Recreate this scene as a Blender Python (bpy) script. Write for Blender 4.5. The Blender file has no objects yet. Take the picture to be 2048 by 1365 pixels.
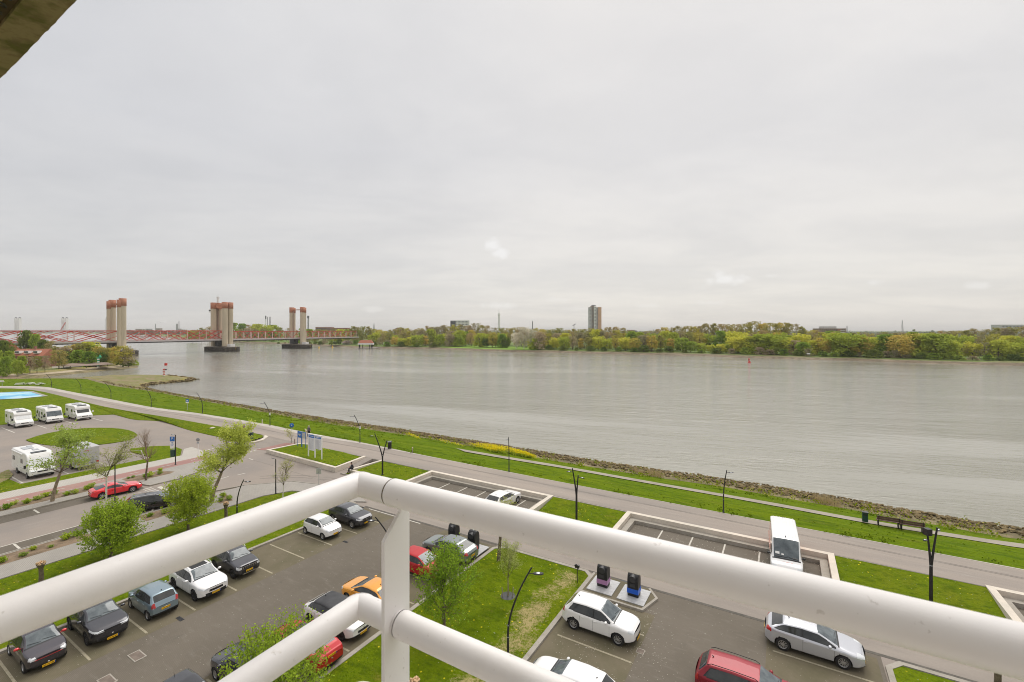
import bpy, bmesh, math, random
import numpy as np
from mathutils import Vector, Matrix, noise
from mathutils.geometry import tessellate_polygon
R = math.radians
SC = bpy.context.scene
COL = SC.collection
F, CX, HY, CZ = 910.2, 1024.0, 661.0, 17.6      # focal length and horizon of the photograph (px of a 2048 wide picture), eye height (m)

# ---------------------------------------------------------------- camera
cam = bpy.data.cameras.new('camera'); camo = bpy.data.objects.new('camera', cam); COL.objects.link(camo)
camo.location = (0, 0, CZ); camo.rotation_euler = (R(90), 0, 0)
cam.sensor_width = 36; cam.lens = 16; cam.shift_y = -(682.5 - HY) / 2048
cam.clip_start = 0.05; cam.clip_end = 60000
cam.dof.use_dof = True; cam.dof.focus_distance = 45; cam.dof.aperture_fstop = 7.1
SC.camera = camo
SC.cycles.pixel_filter_type = 'BLACKMAN_HARRIS'; SC.cycles.filter_width = 1.0
# ---------------------------------------------------------------- light: bright overcast
SUN_EL, SUN_AZ = 52, 25
world = bpy.data.worlds.new('World'); SC.world = world; world.use_nodes = True
nt = world.node_tree; nt.nodes.clear(); L = nt.links
def N(tree, typ, **kw):
    n = tree.nodes.new(typ)
    for k, v in kw.items():
        if k == 'inp':
            for a, b in v.items(): n.inputs[a].default_value = b
        else: setattr(n, k, v)
    return n
def math_node(tree, op, a, b=None, clamp=False):
    n = tree.nodes.new('ShaderNodeMath'); n.operation = op; n.use_clamp = clamp
    for i, s in enumerate((a, b)):
        if s is None: continue
        if isinstance(s, (int, float)): n.inputs[i].default_value = s
        else: tree.links.new(s, n.inputs[i])
    return n.outputs[0]
def build_sky():
    out = N(nt, 'ShaderNodeOutputWorld'); bg = N(nt, 'ShaderNodeBackground'); bg.inputs['Strength'].default_value = 0.1
    sky = N(nt, 'ShaderNodeTexSky', sky_type='NISHITA', sun_disc=False, sun_elevation=R(SUN_EL), sun_rotation=R(SUN_AZ))
    tc = N(nt, 'ShaderNodeTexCoord'); sep = N(nt, 'ShaderNodeSeparateXYZ'); L.new(tc.outputs['Generated'], sep.inputs[0])
    z = math_node(nt, 'MAXIMUM', sep.outputs[2], 0.0); zz = math_node(nt, 'ADD', z, 0.12)
    px = math_node(nt, 'DIVIDE', sep.outputs[0], zz); py = math_node(nt, 'DIVIDE', sep.outputs[1], zz)
    cmb = N(nt, 'ShaderNodeCombineXYZ'); L.new(px, cmb.inputs[0]); L.new(py, cmb.inputs[1])
    mp = N(nt, 'ShaderNodeMapping'); L.new(cmb.outputs[0], mp.inputs[0]); mp.inputs['Rotation'].default_value = (0, 0, R(-25)); mp.inputs['Scale'].default_value = (0.8, 1.15, 1)
    n1 = N(nt, 'ShaderNodeTexNoise', inp={'Scale': 0.9, 'Detail': 7, 'Roughness': 0.56, 'Distortion': 0.35}); L.new(mp.outputs[0], n1.inputs['Vector'])
    n2 = N(nt, 'ShaderNodeTexNoise', inp={'Scale': 3.2, 'Detail': 5, 'Roughness': 0.6, 'Distortion': 0.5}); L.new(mp.outputs[0], n2.inputs['Vector'])
    cr = N(nt, 'ShaderNodeValToRGB'); L.new(n1.outputs[0], cr.inputs[0])
    e = cr.color_ramp.elements; e[0].position = 0.40; e[0].color = (7.75, 7.66, 7.64, 1); e[1].position = 0.60; e[1].color = (8.5, 8.35, 8.22, 1)
    mx = N(nt, 'ShaderNodeMix', data_type='RGBA', blend_type='MULTIPLY'); mx.inputs[0].default_value = 0.08
    L.new(cr.outputs[0], mx.inputs[6]); L.new(n2.outputs[0], mx.inputs[7])
    # brighter towards the hidden sun, cooler away from it, a little greyer at the horizon
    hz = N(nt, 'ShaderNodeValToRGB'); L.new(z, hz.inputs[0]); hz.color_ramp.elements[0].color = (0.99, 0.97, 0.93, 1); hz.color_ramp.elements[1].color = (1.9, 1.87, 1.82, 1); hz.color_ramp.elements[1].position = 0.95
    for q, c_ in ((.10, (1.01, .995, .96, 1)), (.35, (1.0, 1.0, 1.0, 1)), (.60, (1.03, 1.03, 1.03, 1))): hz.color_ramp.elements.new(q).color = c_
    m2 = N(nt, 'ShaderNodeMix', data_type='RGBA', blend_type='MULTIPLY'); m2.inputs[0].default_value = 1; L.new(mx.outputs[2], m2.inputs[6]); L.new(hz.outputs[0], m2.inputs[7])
    side = N(nt, 'ShaderNodeValToRGB'); s0 = math_node(nt, 'MULTIPLY_ADD', sep.outputs[0], 0.5); s0.node.inputs[2].default_value = 0.5
    L.new(s0, side.inputs[0]); se = side.color_ramp.elements; se[0].position = 0.12; se[0].color = (0.85, 0.87, 0.91, 1); se[1].position = 0.55; se[1].color = (1.04, 1.03, 1.02, 1)
    m3 = N(nt, 'ShaderNodeMix', data_type='RGBA', blend_type='MULTIPLY'); m3.inputs[0].default_value = 1; L.new(m2.outputs[2], m3.inputs[6]); L.new(side.outputs[0], m3.inputs[7])
    # small distant cumulus puffs low over the horizon
    n3 = N(nt, 'ShaderNodeTexNoise', inp={'Scale': 38.0, 'Detail': 5, 'Roughness': 0.6}); L.new(tc.outputs['Generated'], n3.inputs['Vector'])
    puff = None
    def pdir(x, y): return Vector((x - CX, F, HY - y)).normalized()
    for (x, y, rx, rz, k) in ((985, 492, 17, 17, .95), (997, 507, 24, 12, .9), (1455, 560, 44, 13, .85), (1438, 552, 18, 14, .6), (1000, 612, 48, 8, .6), (1115, 600, 26, 6, .35), (1160, 618, 40, 6, .3), (1540, 552, 20, 5, .35), (1960, 571, 30, 8, .45), (1750, 565, 22, 7, .4), (1420, 606, 30, 5, .3), (745, 620, 22, 8, .4), (1300, 612, 26, 5, .3)):
        d = pdir(x, y)
        a = math_node(nt, 'DIVIDE', sep.outputs[0], math_node(nt, 'MAXIMUM', sep.outputs[1], 0.05)); b = math_node(nt, 'DIVIDE', sep.outputs[2], math_node(nt, 'MAXIMUM', sep.outputs[1], 0.05))
        a = math_node(nt, 'MULTIPLY', math_node(nt, 'SUBTRACT', a, d.x / d.y), F / rx); b = math_node(nt, 'MULTIPLY', math_node(nt, 'SUBTRACT', b, d.z / d.y), F / rz)
        q = math_node(nt, 'SQRT', math_node(nt, 'ADD', math_node(nt, 'MULTIPLY', a, a), math_node(nt, 'MULTIPLY', b, b)))
        nn = math_node(nt, 'MULTIPLY', math_node(nt, 'SUBTRACT', n3.outputs[0], 0.5), 2.6)
        v = math_node(nt, 'MULTIPLY', math_node(nt, 'MULTIPLY', math_node(nt, 'SUBTRACT', 1.0, math_node(nt, 'ADD', q, nn)), 1.3, True), k)
        puff = v if puff is None else math_node(nt, 'MAXIMUM', puff, v)
    m4 = N(nt, 'ShaderNodeMix', data_type='RGBA'); L.new(puff, m4.inputs[0]); L.new(m3.outputs[2], m4.inputs[6]); m4.inputs[7].default_value = (9.4, 9.2, 9.0, 1)
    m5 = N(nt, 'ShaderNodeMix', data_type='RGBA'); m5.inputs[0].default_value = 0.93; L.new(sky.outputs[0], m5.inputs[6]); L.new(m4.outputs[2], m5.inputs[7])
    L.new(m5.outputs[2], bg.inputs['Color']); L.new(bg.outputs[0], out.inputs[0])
build_sky()
sl = bpy.data.lights.new('sun', 'SUN'); sl.energy = 2.1; sl.angle = R(42); sl.color = (1, 0.965, 0.91)
so = bpy.data.objects.new('sun', sl); COL.objects.link(so)
sd = Vector((math.sin(R(SUN_AZ)) * math.cos(R(SUN_EL)), math.cos(R(SUN_AZ)) * math.cos(R(SUN_EL)), math.sin(R(SUN_EL))))
so.rotation_euler = (-sd).to_track_quat('-Z', 'Y').to_euler(); so.location = (0, 0, 60)
SC.view_settings.view_transform = 'Standard'; SC.view_settings.look = 'None'; SC.view_settings.exposure = 0.0; SC.view_settings.gamma = 1

# ---------------------------------------------------------------- geometry of the place
def G(px, py, z=0.0):
    t = (CZ - z) / (py - HY); return Vector(((px - CX) * t, F * t, z))
def P(px, py, Y): return Vector(((px - CX) / F * Y, Y, CZ - (py - HY) / F * Y))
TH = R(31); UD = Vector((math.cos(TH), -math.sin(TH), 0)); VD = Vector((math.sin(TH), math.cos(TH), 0))
def UV(u, v, z=0.0): return UD * u + VD * v + Vector((0, 0, z))
HEAD_U = -TH                                    # heading of +u
# ---------------------------------------------------------------- materials
def lin(h):
    h = h.lstrip('#'); o = []
    for i in (0, 2, 4):
        c = int(h[i:i+2], 16) / 255; o.append(c / 12.92 if c <= 0.04045 else ((c + 0.055) / 1.055) ** 2.4)
    return (*o, 1)
def pr(m, **kw):
    b = m.node_tree.nodes['Principled BSDF']
    for k, v in kw.items(): b.inputs[k.replace('_', ' ')].default_value = v
    return b
MATS = {}
def mat(name, color, rough=0.6, metal=0.0, var=0.0, scale=3.0, color2=None, bump=0.0, bscale=None, coat=0.0, spec=0.5, detail=4, coord='Object'):
    if name in MATS: return MATS[name]
    m = bpy.data.materials.new(name); m.use_nodes = True; t = m.node_tree
    c = (*color[:3], 1)
    b = pr(m, Base_Color=c, Roughness=rough, Metallic=metal, Coat_Weight=coat, Specular_IOR_Level=spec)
    if coat: b.inputs['Coat Roughness'].default_value = 0.04
    if var or color2 or bump:
        tc = N(t, 'ShaderNodeTexCoord')
        if var or color2:
            n = N(t, 'ShaderNodeTexNoise', inp={'Scale': scale, 'Detail': detail, 'Roughness': 0.6}); t.links.new(tc.outputs[coord], n.inputs['Vector'])
            r = N(t, 'ShaderNodeValToRGB'); t.links.new(n.outputs[0], r.inputs[0])
            c2 = (*color2[:3], 1) if color2 else tuple(x * (1 - var) for x in c[:3]) + (1,)
            c1 = c if color2 else tuple(min(1, x * (1 + var)) for x in c[:3]) + (1,)
            r.color_ramp.elements[0].position = 0.35; r.color_ramp.elements[0].color = c2; r.color_ramp.elements[1].position = 0.65; r.color_ramp.elements[1].color = c1
            t.links.new(r.outputs[0], b.inputs['Base Color'])
        if bump:
            n = N(t, 'ShaderNodeTexNoise', inp={'Scale': bscale or scale * 4, 'Detail': 4}); t.links.new(tc.outputs[coord], n.inputs['Vector'])
            bp = N(t, 'ShaderNodeBump', inp={'Strength': bump, 'Distance': 0.05}); t.links.new(n.outputs[0], bp.inputs['Height']); t.links.new(bp.outputs[0], b.inputs['Normal'])
    MATS[name] = m; return m
def layered(name, base, layers, rough=0.9, bump=0.3, bscale=8.0, bdist=0.05, spec=0.3):
    """layers: (kind, scale(3), lo, hi, colour, amount): each mixes its colour over the base where its own noise is high."""
    m = bpy.data.materials.new(name); m.use_nodes = True; t = m.node_tree; b = pr(m, Roughness=rough, Specular_IOR_Level=spec)
    tc = N(t, 'ShaderNodeTexCoord'); cur = None
    for i, (kind, sc, lo, hi, colr, amt) in enumerate(layers):
        rm = N(t, 'ShaderNodeMapping'); t.links.new(tc.outputs['Object'], rm.inputs[0]); rm.inputs['Rotation'].default_value = (0, 0, TH)
        mp = N(t, 'ShaderNodeVectorMath', operation='MULTIPLY_ADD'); t.links.new(rm.outputs[0], mp.inputs[0]); mp.inputs[1].default_value = sc; mp.inputs[2].default_value = (i * 7.3, i * 3.1, 0)
        if kind == 'noise':
            n = N(t, 'ShaderNodeTexNoise', inp={'Scale': 1.0, 'Detail': 5, 'Roughness': 0.62}); o = n.outputs[0]
        elif kind == 'dots':
            n = N(t, 'ShaderNodeTexVoronoi', inp={'Scale': 1.0, 'Randomness': 1.0}); o = math_node(t, 'SUBTRACT', 1.0, n.outputs['Distance'])
        elif kind == 'brick':
            n = N(t, 'ShaderNodeTexBrick', inp={'Scale': 1.0, 'Mortar Size': 0.035, 'Color1': (0, 0, 0, 1), 'Color2': (0, 0, 0, 1), 'Mortar': (1, 1, 1, 1)}); o = n.outputs[0]
        t.links.new(mp.outputs[0], n.inputs['Vector'])
        rr = N(t, 'ShaderNodeMapRange', inp={1: lo, 2: hi, 3: 0.0, 4: amt}); t.links.new(o, rr.inputs[0]); rr.clamp = True
        f = rr.outputs[0]
        if kind == 'dots':
            n2 = N(t, 'ShaderNodeTexNoise', inp={'Scale': 0.35, 'Detail': 3}); t.links.new(tc.outputs['Object'], n2.inputs['Vector'])
            r2 = N(t, 'ShaderNodeMapRange', inp={1: 0.42, 2: 0.58, 3: 0.0, 4: 1.0}); t.links.new(n2.outputs[0], r2.inputs[0]); f = math_node(t, 'MULTIPLY', f, r2.outputs[0])
        mx = N(t, 'ShaderNodeMix', data_type='RGBA'); t.links.new(f, mx.inputs[0])
        if cur is None: mx.inputs[6].default_value = (*base[:3], 1)
        else: t.links.new(cur, mx.inputs[6])
        mx.inputs[7].default_value = (*colr[:3], 1); cur = mx.outputs[2]
    t.links.new(cur, b.inputs['Base Color'])
    if bump:
        n = N(t, 'ShaderNodeTexNoise', inp={'Scale': bscale, 'Detail': 5, 'Roughness': 0.7}); t.links.new(tc.outputs['Object'], n.inputs['Vector'])
        bp = N(t, 'ShaderNodeBump', inp={'Strength': bump, 'Distance': bdist}); t.links.new(n.outputs[0], bp.inputs['Height']); t.links.new(bp.outputs[0], b.inputs['Normal'])
    MATS[name] = m; return m
def leafmat(name, c1, c2, scale=1.2, trans=0.35):
    m = bpy.data.materials.new(name); m.use_nodes = True; t = m.node_tree; t.nodes.clear()
    out = N(t, 'ShaderNodeOutputMaterial'); d = N(t, 'ShaderNodeBsdfDiffuse'); tr = N(t, 'ShaderNodeBsdfTranslucent'); ms = N(t, 'ShaderNodeMixShader'); ms.inputs[0].default_value = trans
    tc = N(t, 'ShaderNodeTexCoord'); oi = N(t, 'ShaderNodeObjectInfo'); ad = N(t, 'ShaderNodeVectorMath', operation='ADD'); t.links.new(tc.outputs['Object'], ad.inputs[0]); t.links.new(oi.outputs['Random'], ad.inputs[1])
    n = N(t, 'ShaderNodeTexNoise', inp={'Scale': scale, 'Detail': 3, 'Roughness': 0.7}); t.links.new(ad.outputs[0], n.inputs['Vector'])
    r = N(t, 'ShaderNodeValToRGB'); t.links.new(n.outputs[0], r.inputs[0]); r.color_ramp.elements[0].position = 0.33; r.color_ramp.elements[0].color = (*c2, 1); r.color_ramp.elements[1].position = 0.66; r.color_ramp.elements[1].color = (*c1, 1)
    hs = N(t, 'ShaderNodeHueSaturation'); t.links.new(r.outputs[0], hs.inputs['Color'])
    h = N(t, 'ShaderNodeMapRange', inp={1: 0, 2: 1, 3: 0.48, 4: 0.52}); t.links.new(oi.outputs['Random'], h.inputs[0]); t.links.new(h.outputs[0], hs.inputs['Hue'])
    v = N(t, 'ShaderNodeMapRange', inp={1: 0, 2: 1, 3: 1.18, 4: 0.82}); t.links.new(oi.outputs['Random'], v.inputs[0]); t.links.new(v.outputs[0], hs.inputs['Value'])
    t.links.new(hs.outputs[0], d.inputs[0]); t.links.new(hs.outputs[0], tr.inputs[0]); t.links.new(d.outputs[0], ms.inputs[1]); t.links.new(tr.outputs[0], ms.inputs[2]); t.links.new(ms.outputs[0], out.inputs[0])
    MATS[name] = m; return m

M = {}
M['grass'] = layered('grass', (0.120, 0.172, 0.003), [
    ('noise', (.35, .12, .2), .46, .66, (.165, .185, .010), .8), ('noise', (.6, .6, .6), .50, .66, (.075, .125, .003), .75), ('noise', (.16, .16, .16), .42, .62, (.145, .195, .004), .6),
    ('noise', (1.3, 2.6, 1.3), .50, .66, (.060, .098, .002), .75), ('noise', (.5, 1.6, 1), .60, .72, (.22, .19, .035), .5), ('noise', (7, 7, 7), .5, .72, (.055, .085, .003), .65),
    ('dots', (2.3, 2.3, 2.3), .855, .89, (.66, .54, .02), .95), ('dots', (3.1, 3.1, 3.1), .90, .93, (.6, .6, .5), .6)], bump=.9, bscale=5, bdist=.12, spec=.05)
M['grass_bank'] = layered('grass_bank', (0.112, 0.172, 0.003), [
    ('noise', (.05, .22, .2), .42, .62, (.145, .195, .004), .8), ('noise', (.5, 3.2, 1), .52, .66, (.045, .085, .002), .75), ('noise', (.3, 1.4, 1.1), .48, .66, (.065, .115, .002), .8),
    ('noise', (.15, .9, 1), .58, .72, (.19, .18, .03), .5), ('noise', (5, 5, 5), .5, .72, (.05, .08, .002), .6),
    ('dots', (1.5, 1.5, 1.5), .93, .95, (.6, .55, .2), .6)], bump=.9, bscale=4, bdist=.12, spec=.05)
M['grass_dry'] = M['grass'].copy(); M['grass_dry'].name = 'grass_dry'
def dry_mask():
    t = M['grass_dry'].node_tree; b = t.nodes['Principled BSDF']; src = b.inputs['Base Color'].links[0].from_socket
    tc = N(t, 'ShaderNodeTexCoord'); rm = N(t, 'ShaderNodeMapping'); rm.inputs['Rotation'].default_value = (0, 0, TH); t.links.new(tc.outputs['Object'], rm.inputs[0]); sp = N(t, 'ShaderNodeSeparateXYZ'); t.links.new(rm.outputs[0], sp.inputs[0])
    d = math_node(t, 'ABSOLUTE', math_node(t, 'ADD', sp.outputs[0], 13.25)); m1 = N(t, 'ShaderNodeMapRange', inp={1: .2, 2: 2.0, 3: .42, 4: -.35}); t.links.new(d, m1.inputs[0]); e = N(t, 'ShaderNodeMapRange', inp={1: 30.2, 2: 31.0, 3: 0, 4: -1.0}); t.links.new(sp.outputs[1], e.inputs[0])
    n1 = N(t, 'ShaderNodeTexNoise', inp={'Scale': .55, 'Detail': 3}); n2 = N(t, 'ShaderNodeTexNoise', inp={'Scale': 6, 'Detail': 5, 'Roughness': .75}); t.links.new(tc.outputs['Object'], n1.inputs['Vector']); t.links.new(tc.outputs['Object'], n2.inputs['Vector'])
    v = math_node(t, 'ADD', math_node(t, 'ADD', m1.outputs[0], e.outputs[0]), math_node(t, 'ADD', math_node(t, 'MULTIPLY', math_node(t, 'SUBTRACT', n1.outputs[0], .5), 1.6), math_node(t, 'MULTIPLY', math_node(t, 'SUBTRACT', n2.outputs[0], .5), 1.8)))
    f = N(t, 'ShaderNodeMapRange', inp={1: .15, 2: .55, 3: 0, 4: .85}); t.links.new(v, f.inputs[0]); mx = N(t, 'ShaderNodeMix', data_type='RGBA'); t.links.new(f.outputs[0], mx.inputs[0]); t.links.new(src, mx.inputs[6]); mx.inputs[7].default_value = (.42, .33, .165, 1); t.links.new(mx.outputs[2], b.inputs['Base Color'])
dry_mask()
M['dry_grass'] = layered('dry_grass', (0.33, 0.27, 0.13), [('noise', (1.2, 1.2, 1.2), .45, .6, (.13, .19, .02), .85), ('noise', (9, 9, 9), .5, .7, (.2, .15, .07), .6)], bump=.9, bscale=7, bdist=.1)
M['earth'] = layered('earth', (0.24, 0.17, 0.11), [('noise', (1.2, 1.2, 1.2), .45, .6, (.13, .095, .06), .8), ('noise', (9, 9, 9), .55, .7, (.3, .25, .18), .7)], bump=.8)
M['asphalt_light'] = layered('asphalt_light', (0.335, 0.285, 0.243), [('noise', (.05, .5, .3), .4, .65, (.25, .222, .198), .8), ('noise', (.4, 3, 1), .55, .75, (.37, .335, .30), .5), ('noise', (14, 14, 14), .45, .7, (.22, .195, .17), .35)], bump=.15, bscale=40, bdist=.01)
M['asphalt_road'] = layered('asphalt_road', (0.300, 0.255, 0.218), [('noise', (.14, .14, .14), .4, .65, (.235, .21, .19), .8), ('noise', (1.6, .25, 1), .58, .78, (.33, .30, .27), .5), ('noise', (16, 16, 16), .45, .7, (.2, .175, .155), .4)], bump=.15, bscale=40, bdist=.01)
M['asphalt_lot'] = layered('asphalt_lot', (0.158, 0.136, 0.108), [('noise', (.16, .16, .16), .4, .65, (.125, .107, .083), .85), ('noise', (.9, 3.2, 1), .54, .74, (.20, .178, .148), .6), ('noise', (.35, .12, .3), .60, .70, (.10, .09, .075), .6), ('noise', (.8, .8, .8), .66, .74, (.07, .062, .052), .55), ('brick', (5, 5, 5), .2, .9, (.075, .065, .05), .35), ('noise', (12, 12, 12), .62, .72, (.26, .235, .20), .5), ('dots', (1.6, 1.6, 1.6), .93, .96, (.5, .48, .42), .55)], bump=.2, bscale=25, bdist=.01)
M['asphalt_moss'] = layered('asphalt_moss', (0.158, 0.133, 0.088), [('noise', (.5, .5, .5), .42, .65, (.118, .105, .060), .85), ('brick', (5, 5, 5), .2, .9, (.07, .064, .04), .35), ('noise', (1.4, 1.4, 1.4), .66, .7, (.25, .23, .2), .5), ('dots', (1.7, 1.7, 1.7), .92, .95, (.5, .48, .42), .6)], bump=.2, bscale=25, bdist=.01)
M['brick_road'] = layered('brick_road', (0.30, 0.262, 0.225), [('noise', (.2, .9, .3), .42, .65, (.235, .205, .18), .8), ('brick', (5, 5, 5), .2, .9, (.17, .15, .13), .3), ('noise', (14, 14, 14), .5, .7, (.36, .32, .28), .4)], bump=.2, bscale=30, bdist=.01)
M['paving'] = layered('paving', (0.36, 0.335, 0.30), [('brick', (1.7, 3.2, 1), .2, .9, (.2, .18, .15), .6), ('noise', (.6, .6, .6), .42, .65, (.28, .26, .235), .8), ('noise', (10, 10, 10), .5, .7, (.42, .39, .35), .4)], bump=.2)
M['red_path'] = layered('red_path', (0.33, 0.185, 0.165), [('noise', (.4, .4, .4), .42, .65, (.36, .24, .20), .8), ('noise', (10, 10, 10), .5, .7, (.25, .15, .13), .5)], bump=.15)
M['path'] = layered('path', (0.34, 0.305, 0.25), [('noise', (.5, .5, .5), .42, .65, (.27, .24, .19), .8), ('noise', (9, 9, 9), .55, .7, (.22, .20, .14), .5)], bump=.2)
M['court'] = layered('court', (0.25, 0.52, 0.66), [('noise', (.08, .14, .1), .47, .5, (.42, .60, .66), .9), ('noise', (.14, .06, .1), .5, .53, (.12, .36, .58), .8)], bump=0)
M['concrete'] = layered('concrete', (0.66, 0.59, 0.50), [('noise', (.8, .8, .8), .42, .65, (.52, .48, .41), .8), ('noise', (9, 9, 9), .6, .7, (.36, .32, .26), .5)], bump=.15)
M['old_concrete'] = layered('old_concrete', (0.54, 0.46, 0.34), [('noise', (.5, .5, .06), .42, .65, (.44, .38, .28), .9), ('noise', (4, 4, .3), .55, .75, (.27, .235, .17), .6)], bump=.1)
M['kerb'] = layered('kerb', (0.36, 0.33, 0.285), [('noise', (1, 1, 1), .42, .65, (.27, .245, .20), .8), ('noise', (9, 9, 9), .55, .7, (.2, .17, .12), .5)], bump=.1)
M['mark'] = layered('mark', (0.56, 0.53, 0.47), [('noise', (3, 3, 3), .45, .65, (.40, .37, .31), .7), ('noise', (14, 14, 14), .58, .68, (.2, .18, .15), .6)], bump=0)
M['mark_dull'] = layered('mark_dull', (0.36, 0.32, 0.23), [('noise', (3, 3, 3), .45, .65, (.28, .25, .17), .8), ('noise', (14, 14, 14), .55, .66, (.13, .12, .08), .7)], bump=0)
M['rock'] = mat('rock', (.25, .185, .085), .95, color2=(.055, .040, .012), scale=1.4, bump=.5, bscale=6)
M['mud'] = layered('mud', (.15, .12, .065), [('noise', (.3, .3, .3), .45, .6, (.30, .24, .13), .8), ('noise', (2, 2, 2), .5, .62, (.12, .13, .03), .7), ('noise', (9, 9, 9), .5, .65, (.09, .07, .04), .6)], bump=.8)
M['sand'] = layered('sand', (.42, .35, .25), [('noise', (.2, .6, .3), .45, .6, (.33, .27, .17), .8), ('noise', (5, 5, 5), .5, .65, (.26, .21, .12), .6)], bump=.5)
M['olive'] = layered('olive', (.24, .20, .05), [('noise', (.1, .3, .3), .45, .6, (.30, .24, .13), .8), ('noise', (1.2, 1.2, 1.2), .5, .62, (.13, .14, .03), .8)], bump=.9)
M['white_rail'] = layered('white_rail', (.86, .835, .83), [('noise', (5, 5, 5), .45, .7, (.82, .79, .775), .6), ('noise', (2.2, 2.2, 2.2), .56, .70, (.74, .70, .66), .5), ('noise', (46, 46, 46), .66, .70, (.42, .38, .34), .4), ('noise', (14, 14, 14), .68, .73, (.60, .55, .50), .5)], rough=.42, bump=.02, bscale=60, spec=.4)
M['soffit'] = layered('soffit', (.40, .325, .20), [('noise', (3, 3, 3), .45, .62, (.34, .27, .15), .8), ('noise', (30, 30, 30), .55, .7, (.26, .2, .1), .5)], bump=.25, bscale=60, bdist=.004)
M['soffit_edge'] = layered('soffit_edge', (.34, .28, .155), [('noise', (4, 4, 4), .5, .6, (.13, .135, .03), .85), ('noise', (26, 26, 26), .5, .66, (.2, .15, .08), .6)], bump=.4, bscale=40, bdist=.01)
M['groove'] = mat('groove', (.12, .085, .045), .9, var=.3, scale=12)
M['black'] = mat('black', (.012, .012, .013), .45, var=.2)
M['charcoal'] = mat('charcoal', (.035, .035, .038), .5, var=.2)
M['rubber'] = mat('rubber', (.018, .017, .017), .85, var=.2)
M['rim'] = mat('rim', (.55, .55, .56), .32, metal=.8)
M['dark_rim'] = mat('dark_rim', (.06, .06, .065), .35, metal=.7)
M['chrome'] = mat('chrome', (.75, .75, .76), .18, metal=1)
M['glass'] = mat('glass', (.022, .026, .028), .05, spec=.6, color2=(.05, .052, .05), scale=1.6)
M['screen'] = mat('screen', (.13, .155, .165), .06, spec=.6, color2=(.06, .075, .085), scale=2.2)
M['plate_y'] = mat('plate_y', (.85, .48, .01), .5)
M['plate_w'] = mat('plate_w', (.75, .75, .72), .5)
M['blue'] = mat('blue', (.01, .06, .35), .5)
M['sign_blue'] = mat('sign_blue', (.02, .14, .45), .5, var=.1)
M['red_light'] = mat('red_light', (.42, .012, .012), .15, coat=.6)
M['lamp_glass'] = mat('lamp_glass', (.66, .68, .70), .12, coat=.8)
M['grey_glass'] = mat('grey_glass', (.42, .44, .46), .2, coat=.6)
M['white'] = mat('white', (.80, .79, .77), .4, var=.03)
M['camper_white'] = mat('camper_white', (.83, .82, .80), .3, coat=.4, color2=(.76, .75, .72), scale=1.1)
M['camper_silver'] = mat('camper_silver', (.47, .46, .46), .35, coat=.4, var=.06)
M['cover'] = mat('cover', (.72, .73, .73), .55, var=.06, scale=2.5, bump=.3, bscale=3)
M['green_dark'] = mat('green_dark', (.012, .05, .035), .45)
M['lamp_pole'] = mat('lamp_pole', (.014, .013, .015), .42, var=.2)
M['wood'] = mat('wood', (.10, .05, .035), .7, var=.3, scale=9)
M['wood_grey'] = mat('wood_grey', (.30, .26, .2), .8, var=.3, scale=9)
M['bark'] = mat('bark', (.20, .155, .105), .95, color2=(.10, .075, .05), scale=6, bump=.8)
M['bark_tan'] = mat('bark_tan', (.33, .26, .175), .95, color2=(.2, .155, .10), scale=5, bump=.8)
M['birch'] = mat('birch', (.68, .64, .57), .8, color2=(.16, .13, .11), scale=7, bump=.3)
M['birch'].node_tree.nodes['Color Ramp'].color_ramp.elements[0].position = .3; M['birch'].node_tree.nodes['Color Ramp'].color_ramp.elements[1].position = .42
M['twig'] = mat('twig', (.25, .18, .12), .95, var=.2)
M['cut_wood'] = mat('cut_wood', (.62, .42, .24), .85, var=.25, scale=14)
M['bridge_red'] = mat('bridge_red', (.52, .065, .045), .5, var=.15, scale=.4)
M['bridge_red_lit'] = mat('bridge_red_lit', (.66, .46, .42), .55, var=.1, scale=.3)  # paler red for the truss verticals, their highlight put into the colour
M['cap_red'] = mat('cap_red', (.46, .20, .12), .8, color2=(.38, .155, .09), scale=.3)
M['deck_grey'] = mat('deck_grey', (.52, .48, .47), .6, var=.1, scale=.3)
M['fender'] = mat('fender', (.10, .085, .065), .9, color2=(.04, .035, .03), scale=.5, bump=.5)
M['fender_light'] = mat('fender_light', (.27, .235, .19), .9, color2=(.13, .11, .085), scale=.4)
M['yellow'] = mat('yellow', (.75, .48, .03), .5)
M['red'] = mat('red', (.55, .03, .02), .5)
M['green_sign'] = mat('green_sign', (.03, .34, .16), .5)
M['roof_tile'] = mat('roof_tile', (.42, .15, .09), .8, color2=(.33, .12, .07), scale=2, bump=.4, bscale=4)
M['brick_wall'] = mat('brick_wall', (.30, .15, .10), .85, color2=(.24, .115, .08), scale=1.5)
M['tower_brick'] = mat('tower_brick', (.56, .33, .21), .85, var=.1, scale=.1)
M['tower_grey'] = mat('tower_grey', (.50, .49, .49), .7, var=.1, scale=.1)
M['tower_dark'] = mat('tower_dark', (.07, .075, .09), .5)
M['far_white'] = mat('far_white', (.72, .71, .69), .7)
M['far_grey'] = mat('far_grey', (.27, .27, .28), .7)
M['far_brown'] = mat('far_brown', (.26, .19, .15), .8)
M['smoke'] = None
M['leaf_fresh'] = leafmat('leaf_fresh', (.42, .54, .055), (.26, .37, .03), 1.6)
M['leaf_olive'] = leafmat('leaf_olive', (.50, .60, .13), (.32, .40, .07), 1.8)
M['leaf_pale'] = leafmat('leaf_pale', (.50, .55, .20), (.32, .36, .11), 1.8)
M['leaf_birch'] = leafmat('leaf_birch', (.46, .50, .17), (.30, .30, .12), 2)
M['leaf_yellow'] = leafmat('leaf_yellow', (.88, .76, .02), (.66, .62, .03), 1.5)
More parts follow.
